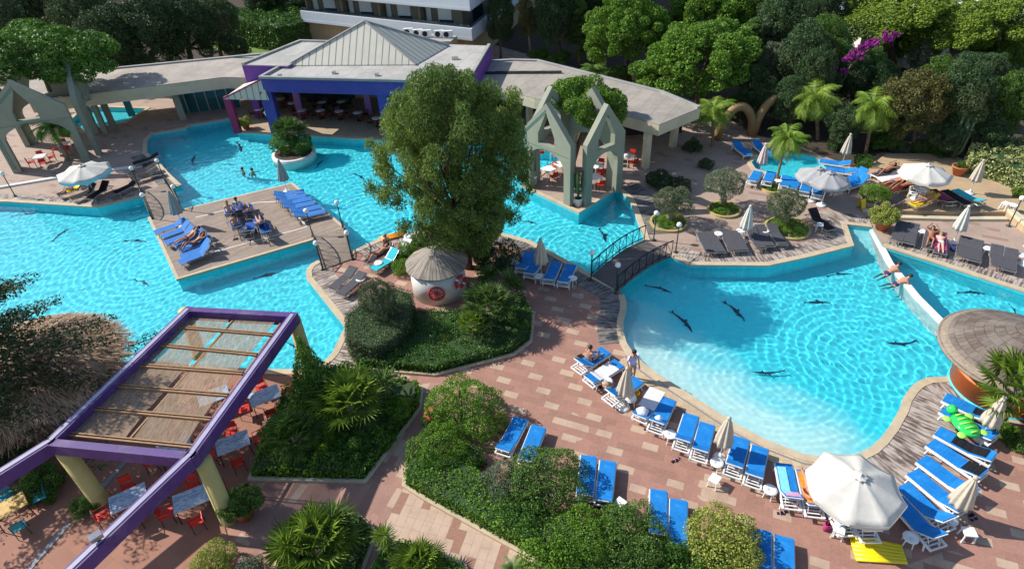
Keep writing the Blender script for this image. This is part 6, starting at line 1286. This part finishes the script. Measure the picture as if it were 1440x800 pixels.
def open_parasol(mat, R_, H_, drop, val, n=8, rim=None):
    rim = rim or mat
    def f():
        o = T('open_parasol', 'parasol'); MB().tube([(0, 0, 0), (0, 0, H_ + .12)], .03, 8).build('pole', 'white_plastic', o, True)
        vs = [(0, 0, H_)]; fs = []; m = 7; sub = 6
        for j in range(1, m + 1):
            f_ = j / m
            for i in range(n * sub):
                a = 2 * PI * i / (n * sub); c_ = math.cos(PI / n) / math.cos(((a + PI / n) % (2 * PI / n)) - PI / n) if False else 1
                seg = (a % (2 * PI / n)) / (2 * PI / n); ch = math.cos(PI / n) / math.cos((seg - .5) * 2 * PI / n)
                sag = (.13 + .03 * math.sin(i * .9)) * math.sin(PI * seg) * f_ * R_ * .45 + .008 * math.sin(i * 1.1 + j * 1.3) * f_
                vs.append((R_ * f_ * ch * math.cos(a), R_ * f_ * ch * math.sin(a), H_ - drop * f_ ** 1.25 - sag))
        N = n * sub
        for i in range(N): fs.append((0, 1 + i, 1 + (i + 1) % N))
        for j in range(m - 1):
            for i in range(N): a = 1 + j * N; fs.append((a + i, a + N + i, a + N + (i + 1) % N, a + (i + 1) % N))
        o2 = MB().add(vs, fs).build('canopy', mat, o, True)
        md = o2.modifiers.new('thickness', 'SOLIDIFY'); md.thickness = .008
        rim_ = vs[-N:]; mb = MB()
        v2 = rim_ + [(x * 1.0, y * 1.0, z - val * (1 + .12 * math.sin(i))) for i, (x, y, z) in enumerate(rim_)]
        mb.add(v2, [(i, (i + 1) % N, N + (i + 1) % N, N + i) for i in range(N)]); o3 = mb.build('valance', rim, o); md = o3.modifiers.new('thickness', 'SOLIDIFY'); md.thickness = .006
        for k in range(n):
            a = 2 * PI * k / n; mb = MB(); mb.tube([(0, 0, H_ - .03), (R_ * .5 * math.cos(a), R_ * .5 * math.sin(a), H_ - drop * .42 - .035), (R_ * .98 * math.cos(a), R_ * .98 * math.sin(a), H_ - drop * .97 - .03)], .012, 5); mb.tube([(0, 0, H_ - drop - .35), (R_ * .5 * math.cos(a), R_ * .5 * math.sin(a), H_ - drop * .45 - .03)], .01, 5); mb.build('rib', 'grey_metal', o)
        MB().lathe([(.24, .03), (.2, .05), (.06, .07), (.05, .12), (.01, .16)], (0, 0, H_ - .03), n=16, lobes=8, la=.15).build('cap', mat, o, True)
        MB().lathe([(.3, 0), (.3, .06), (.2, .1), (.05, .12), (.05, .35)], n=18).build('base', 'white_plastic', o, True); return o
    return f
MK['op1'] = open_parasol('canvas', 1.56, 2.45, .62, .14); MK['op2'] = open_parasol('canvas', 1.75, 2.3, .45, .20, rim='towel_cyan'); MK['op3'] = open_parasol('canvas', 1.5, 2.3, .55, .12); MK['op4'] = open_parasol('shaded_canvas', 1.3, 2.25, .5, .12)
def hubbed(key, hub, H_, lb, rz=0, z=0, g=None):
    p = at(*hub, z + H_); spawn(key, MK[key], (p.x, p.y, z), rz, lb, 'parasol', g)
hubbed('op1', (1210, 669), 2.45, 'large open white parasol over the right end of the beach row', .25)
hubbed('op2', (114, 233), 2.3, 'open white parasol with pale blue rim on the left bank', .2); hubbed('op3', (1306, 232), 2.3, 'open white parasol in the middle of the raised terrace', .4, TZ); hubbed('op4', (1168, 243), 2.25, 'open parasol greyed by painted shade at the near side of the kids pool', .1); hubbed('op4', (1152, 238), 2.2, 'second open parasol greyed by painted shade, overlapping behind the first by the kids pool', .5)

def mk_side():
    o = T('side_table', 'side table'); MB().lathe([(.24, .40), (.255, .42), (.24, .44), (.05, .435), (.04, .42)], n=20).build('table_top', 'white_plastic', o, True)
    for k in range(4):
        a = PI / 4 + k * PI / 2; MB().tube([(.16 * math.cos(a), .16 * math.sin(a), .41), (.21 * math.cos(a), .21 * math.sin(a), 0)], .022, 6).build('leg', 'white_plastic', o)
    return o
def mk_stool():
    o = T('stool', 'stool'); MB().box((0, 0, .40), (.40, .36, .05)).build('seat', 'white_plastic', o)
    for x in (-.16, .16):
        for y in (-.14, .14): MB().bar((x, y, .38), (x * 1.2, y * 1.2, 0), .04, .04).build('leg', 'white_plastic', o)
    return o
for x, y, lb, z in ((941, 620, 'between the bagged lounger and the next bare one', 0), (1006, 660, 'at the foot of the second beige parasol', 0), (1080, 698, 'right of the shade-banded lounger', 0), (853, 545, 'carrying a straw hat beside the towelled lounger', 0), (886, 570, 'below the first beige parasol, with a beach ball', 0), (1275, 765, 'below the right edge of the big parasol', 0),
                 (1009, 337, 'between the second and third grey loungers', 0), (1040, 333, 'beside the closed white parasol of the olive row', 0), (1074, 333, 'between the fifth and sixth grey loungers', 0), (757, 397, 'at the foot of the closed parasol on the tree bank', 0), (724, 378, 'left of the first lounger on the tree bank', 0), (805, 400, 'right of the last lounger on the tree bank', 0), (534, 378, 'in front of the turquoise lounger', 0), (575, 340, 'behind the white lounger by the ball bushes', 0), (509, 401, 'beside the grey loungers below the middle bridge', 0),
                 (1294, 334, 'between grey loungers near the terracotta pot', 0), (1385, 358, 'between the right-hand pairs of grey loungers', 0), (1433, 368, 'at the right frame edge by the last grey lounger', 0), (1422, 297, 'round one at the end of the raised terrace steps', TZ), (1093, 262, 'between blue loungers left of the ringed palm', 0), (1171, 276, 'at the foot of the grey open parasol', 0), (344, 330, 'white one in the middle of the sunbathing group', .06)):
    spawn('side', mk_side, at(x, y, z), x, 'small round white table ' + lb, 'side table')
for x, y, lb, z in ((1003, 682, 'in front of the second beige parasol', 0), (871, 716, 'beside the middle pair of blue loungers', 0), (1357, 757, 'casting a shadow right of the fanned loungers', 0), (1176, 752, 'at the lower left edge of the big parasol', 0), (1151, 324, 'beside the lone black lounger', 0), (1411, 294, 'by the round table at the terrace steps', TZ)):
    spawn('stool', mk_stool, at(x, y, z), x, 'white plastic stool ' + lb, 'stool')
# floats, sign, hats
def slabthing(name, label, cat, corners, z0, mat, z=0, tubes=6, part='cushion', mats=None):
    P = [at(x, y, z) for x, y in corners]; c = sum(P, Vector((0, 0, 0))) / 4; t_ = thing(name, label, cat, c)
    for k in range(tubes):
        f0, f1 = (k + .08) / tubes, (k + .92) / tubes; fm = (f0 + f1) / 2; a = P[0].lerp(P[1], fm); b = P[3].lerp(P[2], fm); r = (P[0] - P[1]).length / tubes * .52; mb = MB(); mb.tube([a + Vector((0, 0, z0)), b + Vector((0, 0, z0))], r, 8); o = mb.build(part, (mats[k % len(mats)] if mats else mat), t_, True, True)
        for v_ in o.data.vertices: v_.co.z = (v_.co.z - z0) * .55 + z0
    return t_
slabthing('lilo', 'bright yellow inflatable mattress on the paving below the big parasol', 'air mattress', [(1192, 752), (1203, 790), (1275, 794), (1266, 768)], .08, 'yellow_vinyl')
slabthing('lilo', 'orange and yellow inflatable mattress on the pool edge by the big tree', 'air mattress', [(533, 336), (535, 342), (572, 333), (570, 326)], .12, 'orange_vinyl', tubes=3)
slabthing('lilo', 'yellow-orange inflatable mattress held over a lounger under the left parasol', 'air mattress', [(101, 262), (104, 267), (119, 256), (115, 250)], .65, 'orange_vinyl', tubes=3)
p = at(1358, 598, .55); tt = thing('inflatable_turtle', 'bright green inflatable turtle float resting on a blue lounger', 'pool float', p, math.atan2(*(at(1331, 571) - at(1372, 618)).yx))
MB().lathe([(.01, -.1), (.5, -.09), (.62, 0), (.5, .1), (.01, .16)], n=28, squash=.72).build('shell', 'green_vinyl', tt, True)
mb = MB()
for k in range(5): mb.tube([(-.45 + .22 * k, -.3 + abs(k - 2) * .07, .13), (-.45 + .22 * k, 0, .17), (-.45 + .22 * k, .3 - abs(k - 2) * .07, .13)], .035, 6)
mb.build('shell_ribs', 'light_green_vinyl', tt, True); MB().ball((.82, 0, .02), .2, 14, 8).build('head', 'green_vinyl', tt, True)
for x, y in ((.42, .46), (.42, -.46), (-.42, .44), (-.42, -.44)): MB().ball((x, y, -.02), .17, 12, 6, .5).build('flipper', 'light_green_vinyl', tt, True)
p = at(1210, 293); sg = thing('wet_floor_sign', 'yellow folding floor sign by the leafy terrace corner bush', 'sign', p, .3)
for s_ in (-1, 1): MB().box((0, s_ * .13, .33), (.32, .02, .68), 0, s_ * .35).build('panel', 'yellow_vinyl', sg)
p = at(888, 562, .46); bb = thing('beach_ball', 'white and red beach ball on the small table by the first parasol', 'ball', p); MB().ball((0, 0, .17), .17, 16, 10).build('ball', 'white_plastic', bb, True); MB().lathe([(.12, .28), (.08, .32), (.01, .345)], n=14).build('red_patch', 'red_vinyl', bb, True)
p = at(854, 541, .46); sh_ = thing('straw_hat', 'straw sun hat on the small table beside the towelled lounger', 'hat', p); MB().lathe([(.23, 0), (.22, .02), (.11, .03), (.10, .11), (.01, .13)], n=20).build('brim', 'straw', sh_, True); MB().lathe([(.112, .03), (.108, .06)], n=20).build('band', 'brown_wicker', sh_, True)
p = at(895, 557); bg_ = thing('toy_bucket', 'yellow toy bucket with red bits behind the beach ball', 'bucket', p + Vector((0, 0, .0))); MB().lathe([(.09, 0), (.13, .24), (.14, .25), (.12, .24), (.08, .02)], n=14).build('bucket', 'yellow_vinyl', bg_, True); MB().tube([(-.13, 0, .24), (0, 0, .38), (.13, 0, .24)], .01, 5).build('handle', 'red_vinyl', bg_)
for k, (x, y) in enumerate(((815, 500), (818, 502))):
    p = at(x, y); s2 = thing('sandal', ('dark sandal', 'other dark sandal')[k] + ' on the paving left of the seated sunbather', 'sandal', p, .5 + k * .2); MB().box((0, 0, .015), (.26, .10, .03)).build('sole', 'black_fabric', s2); MB().tube([(.02, -.05, .03), (.05, 0, .08), (.02, .05, .03)], .015, 5).build('strap', 'brown_wicker', s2)
def mk_sandal():
    o = T('sandal', 'sandal'); MB().box((0, 0, .015), (.26, .10, .03)).build('sole', 'black_fabric', o); MB().tube([(.02, -.05, .03), (.05, 0, .08), (.02, .05, .03)], .015, 5).build('strap', 'towel_pink', o); return o
for x, y, w_ in ((838, 545, 'at the head of the towelled lounger'), (910, 604, 'behind the lounger with the clothes heap'), (948, 648, 'on the paving behind a bare beach-row lounger'), (1098, 722, 'behind the lounger with the cyan towel'), (1365, 728, 'on the paving under the middle closed parasol'), (1316, 362, 'by the feet of the pale sunbather'), (330, 338, 'on the deck in front of the sunbathing group'), (840, 712, 'between the middle pair of blue loungers')):
    for j in (0, 1): p = at(x, y); spawn('sandal', mk_sandal, p + Vector((.14 * j, .05 * j, .06 if x == 330 else 0)), x * .1 + j * .3, ('left' if j == 0 else 'right') + ' sandal of the pair ' + w_, 'sandal', 'sandals beside loungers')
def mk_bag():
    o = T('beach_bag', 'bag'); MB().lathe([(.01, 0), (.2, .01), (.23, .12), (.19, .3), (.17, .31), (.18, .12), (.01, .03)], n=16, squash=.6, lobes=4, la=.05).build('bag_body', 'towel_orange', o, True); MB().tube([(-.14, 0, .3), (-.08, 0, .5), (.08, 0, .5), (.14, 0, .3)], .012, 5).build('strap', 'brown_wicker', o); return o
for x, y, m, lb in ((909, 590, 'towel_orange', 'orange beach bag between the clothes heap and the white bag loungers'), (1163, 742, 'towel_purple', 'dark red beach bag beside the big parasol stool'), (1340, 352, 'navy_cloth', 'dark blue bag at the foot of the closed white parasol on the bank'), (560, 360, 'towel_pink', 'pink bag between the turquoise and white loungers')):
    o = spawn('bag', mk_bag, at(x, y), x, lb, 'bag')
    for ch in o.children:
        if ch.name.startswith('bag_body'): ch.material_slots[0].link = 'OBJECT'; ch.material_slots[0].material = M[m]
# trellis screen on the terrace
p = at(1284, 253, TZ); tr_ = thing('trellis', 'small brown wooden lattice screen on the raised terrace', 'trellis', p, -.1); mb = MB()
for k in range(9): mb.bar((-.9 + .225 * k, 0, .05), (-.9 + .225 * k, 0, .95), .03, .03)
mb.build('slats', 'rail_wood', tr_); mb = MB()
for k in range(5): mb.bar((-.92, .03, .1 + .2 * k), (.92, .03, .1 + .2 * k), .03, .03, up=(0, 1, 0))
mb.build('cross_slats', 'rail_wood', tr_)
# low wall at right end of steps
A, B = at(1417, 304), at(1448, 330); lw = tag(MB().bar(A + Vector((0, 0, .25)), B + Vector((0, 0, .25)), .35, .5).build('low_wall', 'cream_render'), 'low cream wall closing the right end of the terrace steps', 'wall')

# ------------------------------------------------------------------ tables and chairs
def chair_maker(seat, frame, arms=True):
    def f():
        o = T('cafe_chair', 'chair'); mb = MB(); mb.box((0, 0, .45), (.44, .44, .035)); mb.build('seat', seat, o); mb = MB(); mb.box((-.22, 0, .70), (.03, .42, .26), 0, 0, -.15); mb.build('backrest', seat, o)
        for x in (-.19, .19):
            for y in (-.19, .19): MB().tube([(x, y, .44), (x * 1.15, y * 1.1, 0)], .014, 5).build('leg', frame, o)
        mb = MB()
        mb.tube([(-.21, -.2, .45), (-.25, -.2, .84), (-.25, .2, .84), (-.21, .2, .45)], .014, 5)
        mb.build('back_frame', frame, o)
        if arms:
            for y in (-.235, .235): MB().tube([(-.24, y, .65), (.18, y, .65), (.19, y, .45)], .016, 5).build('armrest', seat, o)
        return o
    return f
MK['redchair'] = chair_maker('red_plastic', 'black_metal'); MK['wicker'] = chair_maker('brown_wicker', 'black_metal'); MK['blackchair'] = chair_maker('black_wicker', 'black_metal'); MK['tealchair'] = chair_maker('teal_paint', 'black_metal', False)
def table_maker(w_, d_, mat, leg='black_metal'):
    def f():
        o = T('cafe_table', 'table'); MB().box((0, 0, .73), (w_, d_, .035)).build('table_top', mat, o)
        for x in (-1, 1):
            for y in (-1, 1): MB().tube([(x * (w_ / 2 - .07), y * (d_ / 2 - .07), .71), (x * (w_ / 2 - .04), y * (d_ / 2 - .04), 0)], .02, 5).build('leg', leg, o)
        return o
    return f
MK['mosaic'] = table_maker(1.25, .85, 'mosaic'); MK['yellowtable'] = table_maker(1.1, .8, 'yellow_wood'); MK['plasttable'] = table_maker(.8, .8, 'white_plastic', 'white_plastic')
def mk_rt():
    o = T('cafe_table', 'table'); MB().lathe([(.38, .72), (.40, .735), (.38, .75)], n=24).build('table_top', 'white_plastic', o, True); MB().tube([(0, 0, 0), (0, 0, .72)], .03, 8).build('column', 'black_metal', o); MB().lathe([(.24, 0), (.22, .03), (.04, .06)], n=14).build('foot', 'black_metal', o, True); return o
def setting(tk, mk, p, rz, lb, chk, chl, n, r, grp, tgrp=None, skip=(), faces=None):
    spawn(tk, mk, p, rz, lb, 'table', tgrp)
    for k in range(n):
        if k in skip: continue
        a = rz + (faces[k] if faces else 2 * PI * k / n + .4); rr = r[k] if isinstance(r, tuple) else r
        jit = ((k * 37 + int(p.x * 10)) % 7 - 3) * .05
        spawn(chk, MK[chk], p + Vector((rr * math.cos(a), rr * math.sin(a), 0)), a + PI + jit, chl, 'chair', grp)
for i, (x, y, rz, n, w_) in enumerate(((180, 700, .55, 4, 'nearest the near yellow post'), (269, 700, .45, 4, 'left of the middle yellow post'), (327, 622, .45, 4, 'under the purple side beam in the middle'), (372, 556, .5, 4, 'closest to the pool on the tiled terrace'), (245, 628, .5, 4, 'under the reed mats, lower one'), (300, 556, .5, 3, 'under the reed mats, nearest the water'))):
    setting('mosaic', MK['mosaic'], at(x, y, 0) if False else at(x, y, .73).xy.to_3d(), rz, 'blue and white mosaic table ' + w_, 'redchair', 'orange-red chair at the mosaic table ' + w_, n, (.95, .85, .95, .85), 'red chairs on the tiled terrace', None, (), (0, PI / 2, PI, 3 * PI / 2))
p = at(12, 712, .73).xy.to_3d(); setting('yt', MK['yellowtable'], p, .75, 'yellow slatted wooden table at the left edge', 'tealchair', 'turquoise chair at the yellow slatted table', 3, .9, 'turquoise chairs', None, (), (0, -1.57, 1.57))
for x, y, w_ in ((367, 165, 'between the lantern and the magenta column'), (427, 167, 'just right of the blue corner column'), (453, 167, 'second along the cafe edge'), (479, 168, 'third along the cafe edge'), (505, 170, 'fourth along the cafe edge, by the big tree'), (414, 156, 'behind the mauve column'), (455, 155, 'in the second row under the blue roof'), (482, 154, 'in the back row under the blue roof'), (398, 150, 'at the dark left end of the cafe'), (532, 178, 'half behind the big tree under the roof')):
    setting('rt', mk_rt, at(x, y), 0, 'round white cafe table ' + w_, 'wicker' if x not in (455, 482) else 'blackchair', 'dark woven chair at cafe table ' + w_, 4, .62, 'woven cafe chairs under the pavilion')
for x, y, w_ in ((771, 251, 'behind the left arch of the tower'), (789, 244, 'in the middle of the tower terrace'), (838, 246, 'behind the right arch of the tower'), (836, 262, 'nearest the water at the right arch'), (775, 222, 'seen through the left gable opening'), (882, 232, 'right of the tower')):
    setting('pt', MK['plasttable'], at(x, y), .6, 'white square cafe table ' + w_, 'redchair', 'bright red chair at the white table ' + w_, 3, .7, 'red chairs on the tower terrace')
for x, y, w_ in ((62, 232, 'under the left gabled tower'), (95, 214, 'deep in the shade of the left gabled tower')):
    setting('pt', MK['plasttable'], at(x, y), .2, 'white square cafe table ' + w_, 'redchair', 'red chair in shade at the table ' + w_, 4, .7, 'red chairs under the left tower')
p = at(1288, 279, TZ); setting('pt', MK['plasttable'], p, .4, 'white plastic table with chairs on the raised terrace', 'wch', 'white plastic armchair on the raised terrace', 0, .7, None)
MK['wch'] = chair_maker('white_plastic', 'white_plastic')
for x, y, w_ in ((1281, 281, 'left of the table'), (1295, 280, 'right of the table')): spawn('wch', MK['wch'], at(x, y, TZ), x, 'white plastic armchair on the raised terrace, ' + w_, 'chair')

# ------------------------------------------------------------------ people
def grow(name, joints, bones, root, mat, parent, sub=1):
    names = list(joints); me = bpy.data.meshes.new(name); me.from_pydata([joints[k][0] for k in names], [(names.index(a), names.index(b)) for a, b in bones], [])
    o = bpy.data.objects.new(name + '_tmp', me); COL.objects.link(o); o.modifiers.new('skin', 'SKIN'); sv = me.skin_vertices[0].data
    for i, k in enumerate(names): r = joints[k][1]; sv[i].radius = r if isinstance(r, tuple) else (r, r); sv[i].use_root = (k == root)
    sb_ = o.modifiers.new('sub', 'SUBSURF'); sb_.levels = sub; sb_.render_levels = sub
    dg = bpy.context.evaluated_depsgraph_get(); dg.update(); m2 = bpy.data.meshes.new_from_object(o.evaluated_get(dg)); bpy.data.objects.remove(o)
    m2.polygons.foreach_set('use_smooth', np.ones(len(m2.polygons), bool)); m2.materials.clear(); m2.materials.append(M[mat]); m2.name = name
    r = bpy.data.objects.new(name, m2); COL.objects.link(r); r.parent = parent; return r
POSES = {   # x forward from feet to head when lying; z up.  name: (pelvis, chest, neck, head, [shoulder, elbow, wrist], [hip, knee, ankle, toe]) for side +1
 'lie': dict(pelvis=(-.02, 0, .50), waist=(.14, 0, .54), chest=(.38, 0, .64), neck=(.56, 0, .73), head=(.68, 0, .80), sh=(.46, .18, .68), el=(.22, .28, .56), wr=(.02, .30, .52), hip=(-.08, .09, .49), kn=(-.50, .11, .55), an=(-.90, .12, .46), toe=(-.96, .16, .58)),
 'lieb': dict(pelvis=(-.02, 0, .50), waist=(.14, 0, .53), chest=(.38, 0, .62), neck=(.56, 0, .70), head=(.68, 0, .76), sh=(.46, .18, .66), el=(.62, .34, .74), wr=(.78, .18, .86), hip=(-.08, .09, .49), kn=(-.46, .12, .72), an=(-.78, .12, .44), toe=(-.94, .14, .44)),
 'prone': dict(pelvis=(-.02, 0, .50), waist=(.16, 0, .50), chest=(.38, 0, .54), neck=(.56, 0, .57), head=(.68, 0, .60), sh=(.46, .18, .55), el=(.66, .32, .50), wr=(.80, .14, .52), hip=(-.08, .09, .49), kn=(-.50, .10, .46), an=(-.88, .10, .45), toe=(-1.02, .11, .42)),
 'sit': dict(pelvis=(.05, 0, .52), waist=(.08, 0, .68), chest=(.08, 0, .90), neck=(.03, 0, 1.06), head=(.0, 0, 1.17), sh=(.08, .19, 1.0), el=(-.08, .26, .76), wr=(-.30, .14, .70), hip=(.02, .10, .50), kn=(-.38, .16, .60), an=(-.60, .13, .44), toe=(-.76, .15, .45)),
 'stand': dict(pelvis=(0, 0, .93), waist=(.01, 0, 1.08), chest=(.02, 0, 1.30), neck=(.01, 0, 1.47), head=(-.02, 0, 1.60), sh=(.02, .19, 1.40), el=(.03, .27, 1.12), wr=(-.10, .25, .90), hip=(0, .10, .90), kn=(-.04, .11, .49), an=(.02, .12, .08), toe=(-.15, .14, .04)),
 'swim': dict(pelvis=(.0, 0, -.50), waist=(.0, 0, -.36), chest=(.0, 0, -.13), neck=(-.01, 0, .05), head=(-.03, 0, .17), sh=(.0, .18, -.04), el=(-.20, .32, -.09), wr=(-.40, .36, -.07), hip=(0, .1, -.54), kn=(-.1, .12, -.86), an=(.1, .12, -1.1), toe=(0, .14, -1.14)),
 'climb': dict(pelvis=(.0, 0, .14), waist=(.15, 0, .22), chest=(.36, 0, .32), neck=(.52, 0, .42), head=(.62, 0, .50), sh=(.42, .18, .34), el=(.50, .30, .14), wr=(.66, .26, .02), hip=(-.07, .1, .12), kn=(-.40, .13, -.02), an=(-.72, .12, -.10), toe=(-.86, .14, -.16)),
}
def person_maker(pose, skin, hair, trunks, shirt=None, woman=False):
    def f():
        P = POSES[pose]; o = T('person', 'person'); J = {}; B = []
        nk = Vector(P['neck']); hd = Vector(P['head']); ax = (hd - nk).normalized()
        J['pelvis'] = (P['pelvis'], (.15, .11)); J['waist'] = (P['waist'], (.125, .10)); J['chest'] = (P['chest'], (.155, .12)); J['neck'] = (P['neck'], .055); J['jaw'] = (tuple(hd - ax * .03), (.075, .085)); J['head'] = (tuple(hd + ax * .04), (.09, .10)); J['crown'] = (tuple(hd + ax * .10), (.06, .07))
        B += [('pelvis', 'waist'), ('waist', 'chest'), ('chest', 'neck'), ('neck', 'jaw'), ('jaw', 'head'), ('head', 'crown')]
        for s_, n in ((1, 'L'), (-1, 'R')):
            m = lambda v: (v[0], v[1] * s_, v[2])
            asym = .0 if s_ > 0 else .05
            sh, el, wr, hip, kn, an, toe = [Vector(m(P[q])) for q in ('sh', 'el', 'wr', 'hip', 'kn', 'an', 'toe')]
            kn.z += asym * .6 if pose in ('lie', 'lieb', 'sit') else 0; kn.x += asym * .4
            J['sh' + n] = (tuple(sh), .062); J['el' + n] = (tuple(el), .042); J['wr' + n] = (tuple(wr), .028); J['hip' + n] = (tuple(hip), .095); J['kn' + n] = (tuple(kn), .06); J['an' + n] = (tuple(an), .04); J['toe' + n] = (tuple(toe), .035)
            fd = (wr - el).normalized(); J['palm' + n] = (tuple(wr + fd * .07), (.036, .018)); side = fd.orthogonal().normalized()
            B += [('chest', 'sh' + n), ('sh' + n, 'el' + n), ('el' + n, 'wr' + n), ('wr' + n, 'palm' + n), ('pelvis', 'hip' + n), ('hip' + n, 'kn' + n), ('kn' + n, 'an' + n), ('an' + n, 'toe' + n)]
            for k, (off, ln) in enumerate(((-.03, .065), (-.01, .08), (.01, .075), (.03, .06))):
                a = wr + fd * .11 + side * off; b = a + fd * ln + Vector((0, 0, -.02)); J['f%d%s' % (k, n)] = (tuple(a), .010); J['g%d%s' % (k, n)] = (tuple(b), .008); B += [('palm' + n, 'f%d%s' % (k, n)), ('f%d%s' % (k, n), 'g%d%s' % (k, n))]
            a = wr + fd * .05 - side * .045; J['th' + n] = (tuple(a), .011); J['tt' + n] = (tuple(a + fd * .04 - side * .01), .009); B += [('wr' + n, 'th' + n), ('th' + n, 'tt' + n)]
        grow('body', J, B, 'pelvis', skin, o)
        g = lambda k, d: (J[k][0], tuple(q + d for q in J[k][1]) if isinstance(J[k][1], tuple) else J[k][1] + d)
        mid = lambda a, b, f: tuple(Vector(J[a][0]).lerp(Vector(J[b][0]), f))
        q = {'pelvis': g('pelvis', .014), 'w': (mid('pelvis', 'waist', .5), (.14, .115))}; bb = [('pelvis', 'w')]
        for n in 'LR': q['hip' + n] = g('hip' + n, .014); q['t' + n] = (mid('hip' + n, 'kn' + n, .12 if woman else .42), .098 if woman else .095); bb += [('pelvis', 'hip' + n), ('hip' + n, 't' + n)]
        grow('trunks' if not woman else 'swimsuit', q, bb, 'pelvis', trunks, o)
        if woman and not shirt:
            q = {'a': (mid('chest', 'waist', .15), (.168, .132)), 'b': (mid('chest', 'neck', .12), (.15, .12))}; grow('bikini_top', q, [('a', 'b')], 'a', trunks, o)
        if shirt:
            q = {'w': (mid('pelvis', 'waist', .2), (.165, .13)), 'waist': g('waist', .03), 'chest': g('chest', .025), 'c2': (mid('chest', 'neck', .45), (.11, .09))}; bb = [('w', 'waist'), ('waist', 'chest'), ('chest', 'c2')]
            for n in 'LR': q['sh' + n] = g('sh' + n, .022); q['el' + n] = (mid('sh' + n, 'el' + n, .85), .056); bb += [('chest', 'sh' + n), ('sh' + n, 'el' + n)]
            grow('shirt', q, bb, 'waist', shirt, o)
        face = Vector((-1, 0, 0)) if pose in ('sit', 'stand', 'swim') else Vector((0, 0, 1)) if pose in ('lie', 'lieb') else Vector((0, 0, -1)) if pose == 'prone' else Vector((1, 0, 0))
        face = (face - ax * face.dot(ax)).normalized(); sd_ = ax.cross(face); c = hd + ax * .04
        hb = MB(); hb.ball(tuple(c - face * .028 + ax * .025), .108, 14, 9)
        if woman: hb.tube([c - face * .06, c - face * .10 - ax * .12, c - face * .09 - ax * .24], [.08, .075, .03], 8)
        hb.build('hair', hair, o, True)
        mb = MB(); mb.tube([c + face * .09 - ax * .01, c + face * .12 - ax * .035], [.012, .018], 6)
        for s_ in (-1, 1): mb.ball(tuple(c + sd_ * s_ * .095 - ax * .02), .022, 6, 5)
        mb.build('nose_and_ears', skin, o, True)
        mb = MB()
        for s_ in (-1, 1): mb.ball(tuple(c + face * .088 + sd_ * s_ * .033 + ax * .008), .012, 6, 5)
        mb.build('eyes', 'dark_hair', o, True); MB().bar(c + face * .095 - ax * .06 - sd_ * .022, c + face * .095 - ax * .06 + sd_ * .022, .012, .008).build('mouth', 'red_cloth', o)
        return o
    return f
PM = {'man_lie': ('lie', 'skin', 'dark_hair', 'navy_cloth'), 'woman_lie': ('lieb', 'tan_skin', 'dark_hair', 'red_cloth', None, True), 'woman_lie2': ('lie', 'skin', 'light_hair', 'purple_flower', None, True), 'prone': ('prone', 'pale_skin', 'light_hair', 'white_cloth', None, True), 'man_sit': ('sit', 'skin', 'dark_hair', 'navy_cloth'), 'woman_sit': ('sit', 'pale_skin', 'light_hair', 'red_cloth', None, True), 'stand': ('stand', 'skin', 'dark_hair', 'khaki_cloth', 'shirt_lilac'), 'swim': ('swim', 'skin', 'dark_hair', 'navy_cloth'), 'climb': ('climb', 'skin', 'dark_hair', 'navy_cloth'), 'sit_shirt': ('sit', 'tan_skin', 'dark_hair', 'navy_cloth', 'white_cloth')}
for k, v_ in PM.items(): MK['person_' + k] = person_maker(*v_)
def on(key, kind, lb, dx=0, dz=0.0, flip=0):
    o, th = LOUNGE[key]; a = o.rotation_euler.z; spawn('person_' + kind, MK['person_' + kind], (o.location.x + dx * math.cos(a), o.location.y + dx * math.sin(a), o.location.z + dz), a + flip, lb, 'person')
on('a', 'man_sit', 'dark-haired person sitting bent forward on the first lounger of the beach row', .1)
on('k', 'woman_lie2', 'person lying on the colourful towel beside the big parasol', 0, 0.03); on('l', 'woman_sit', 'person sitting in the shade under the big parasol', .1)
on('i4', 'man_lie', 'man in dark blue trunks lying on the left of the island'); on('i5', 'woman_lie', 'tanned woman lying with an arm raised on the left of the island')
on('c1', 'woman_sit', 'pale person sitting at the left of the island group'); on('c2', 'sit_shirt', 'person in a white top sitting at the back of the island group'); on('c3', 'woman_lie', 'tanned person leaning back at the right of the island group'); on('c4', 'man_sit', 'bare-backed man sitting in the middle of the island group'); on('c6', 'woman_lie2', 'person lying at the lower right of the island group')
on('E4', 'woman_lie', 'person in red on the grey lounger behind the turquoise one'); p = at(546, 356); spawn('person_woman_sit', MK['person_woman_sit'], p, 2.4, 'fair-haired person sitting beside the orange mattress', 'person')
on('D3', 'woman_lie', 'person lying with raised arms by the right-hand pool'); on('D4', 'prone', 'pale person lying face down on the dark towel', 0, -.02)
on('T1', 'woman_lie', 'person lying at the back of the raised terrace'); on('T3', 'man_lie', 'upper of two people lying on brown loungers'); on('T4', 'woman_lie', 'lower of two people lying on brown loungers'); on('T5', 'man_lie', 'person lying on the yellow-covered terrace lounger')
on('F1', 'woman_sit', 'person sitting beside the yellow towel under the left parasol')
spawn('person_stand', MK['person_stand'], at(888, 533), 1.9, 'person in a lilac shirt standing at the beach edge, back to the camera', 'person')
for x, y, rz, k, lb in ((342, 241, .5, 'swim', 'swimmer in the upper pool, left one of two'), (355, 242, 2.2, 'swim', 'swimmer in the upper pool, right one of two'), (1264, 408, 0, 'swim', 'bather standing in the water just below the divider pair')):
    if x == 1264: continue
    q = at(x, y, WZ); q.z = WZ; spawn('person_' + k, MK['person_' + k], q, rz, lb, 'person')
q = at(1250, 381); q.z = -.27; spawn('person_climb', MK['person_climb'], q, .35, 'bather leaning across the pool divider, upper one', 'person')
q = at(1262, 396); q.z = -.27; spawn('person_climb', MK['person_climb'], q, .1, 'bather leaning across the pool divider, lower one', 'person')
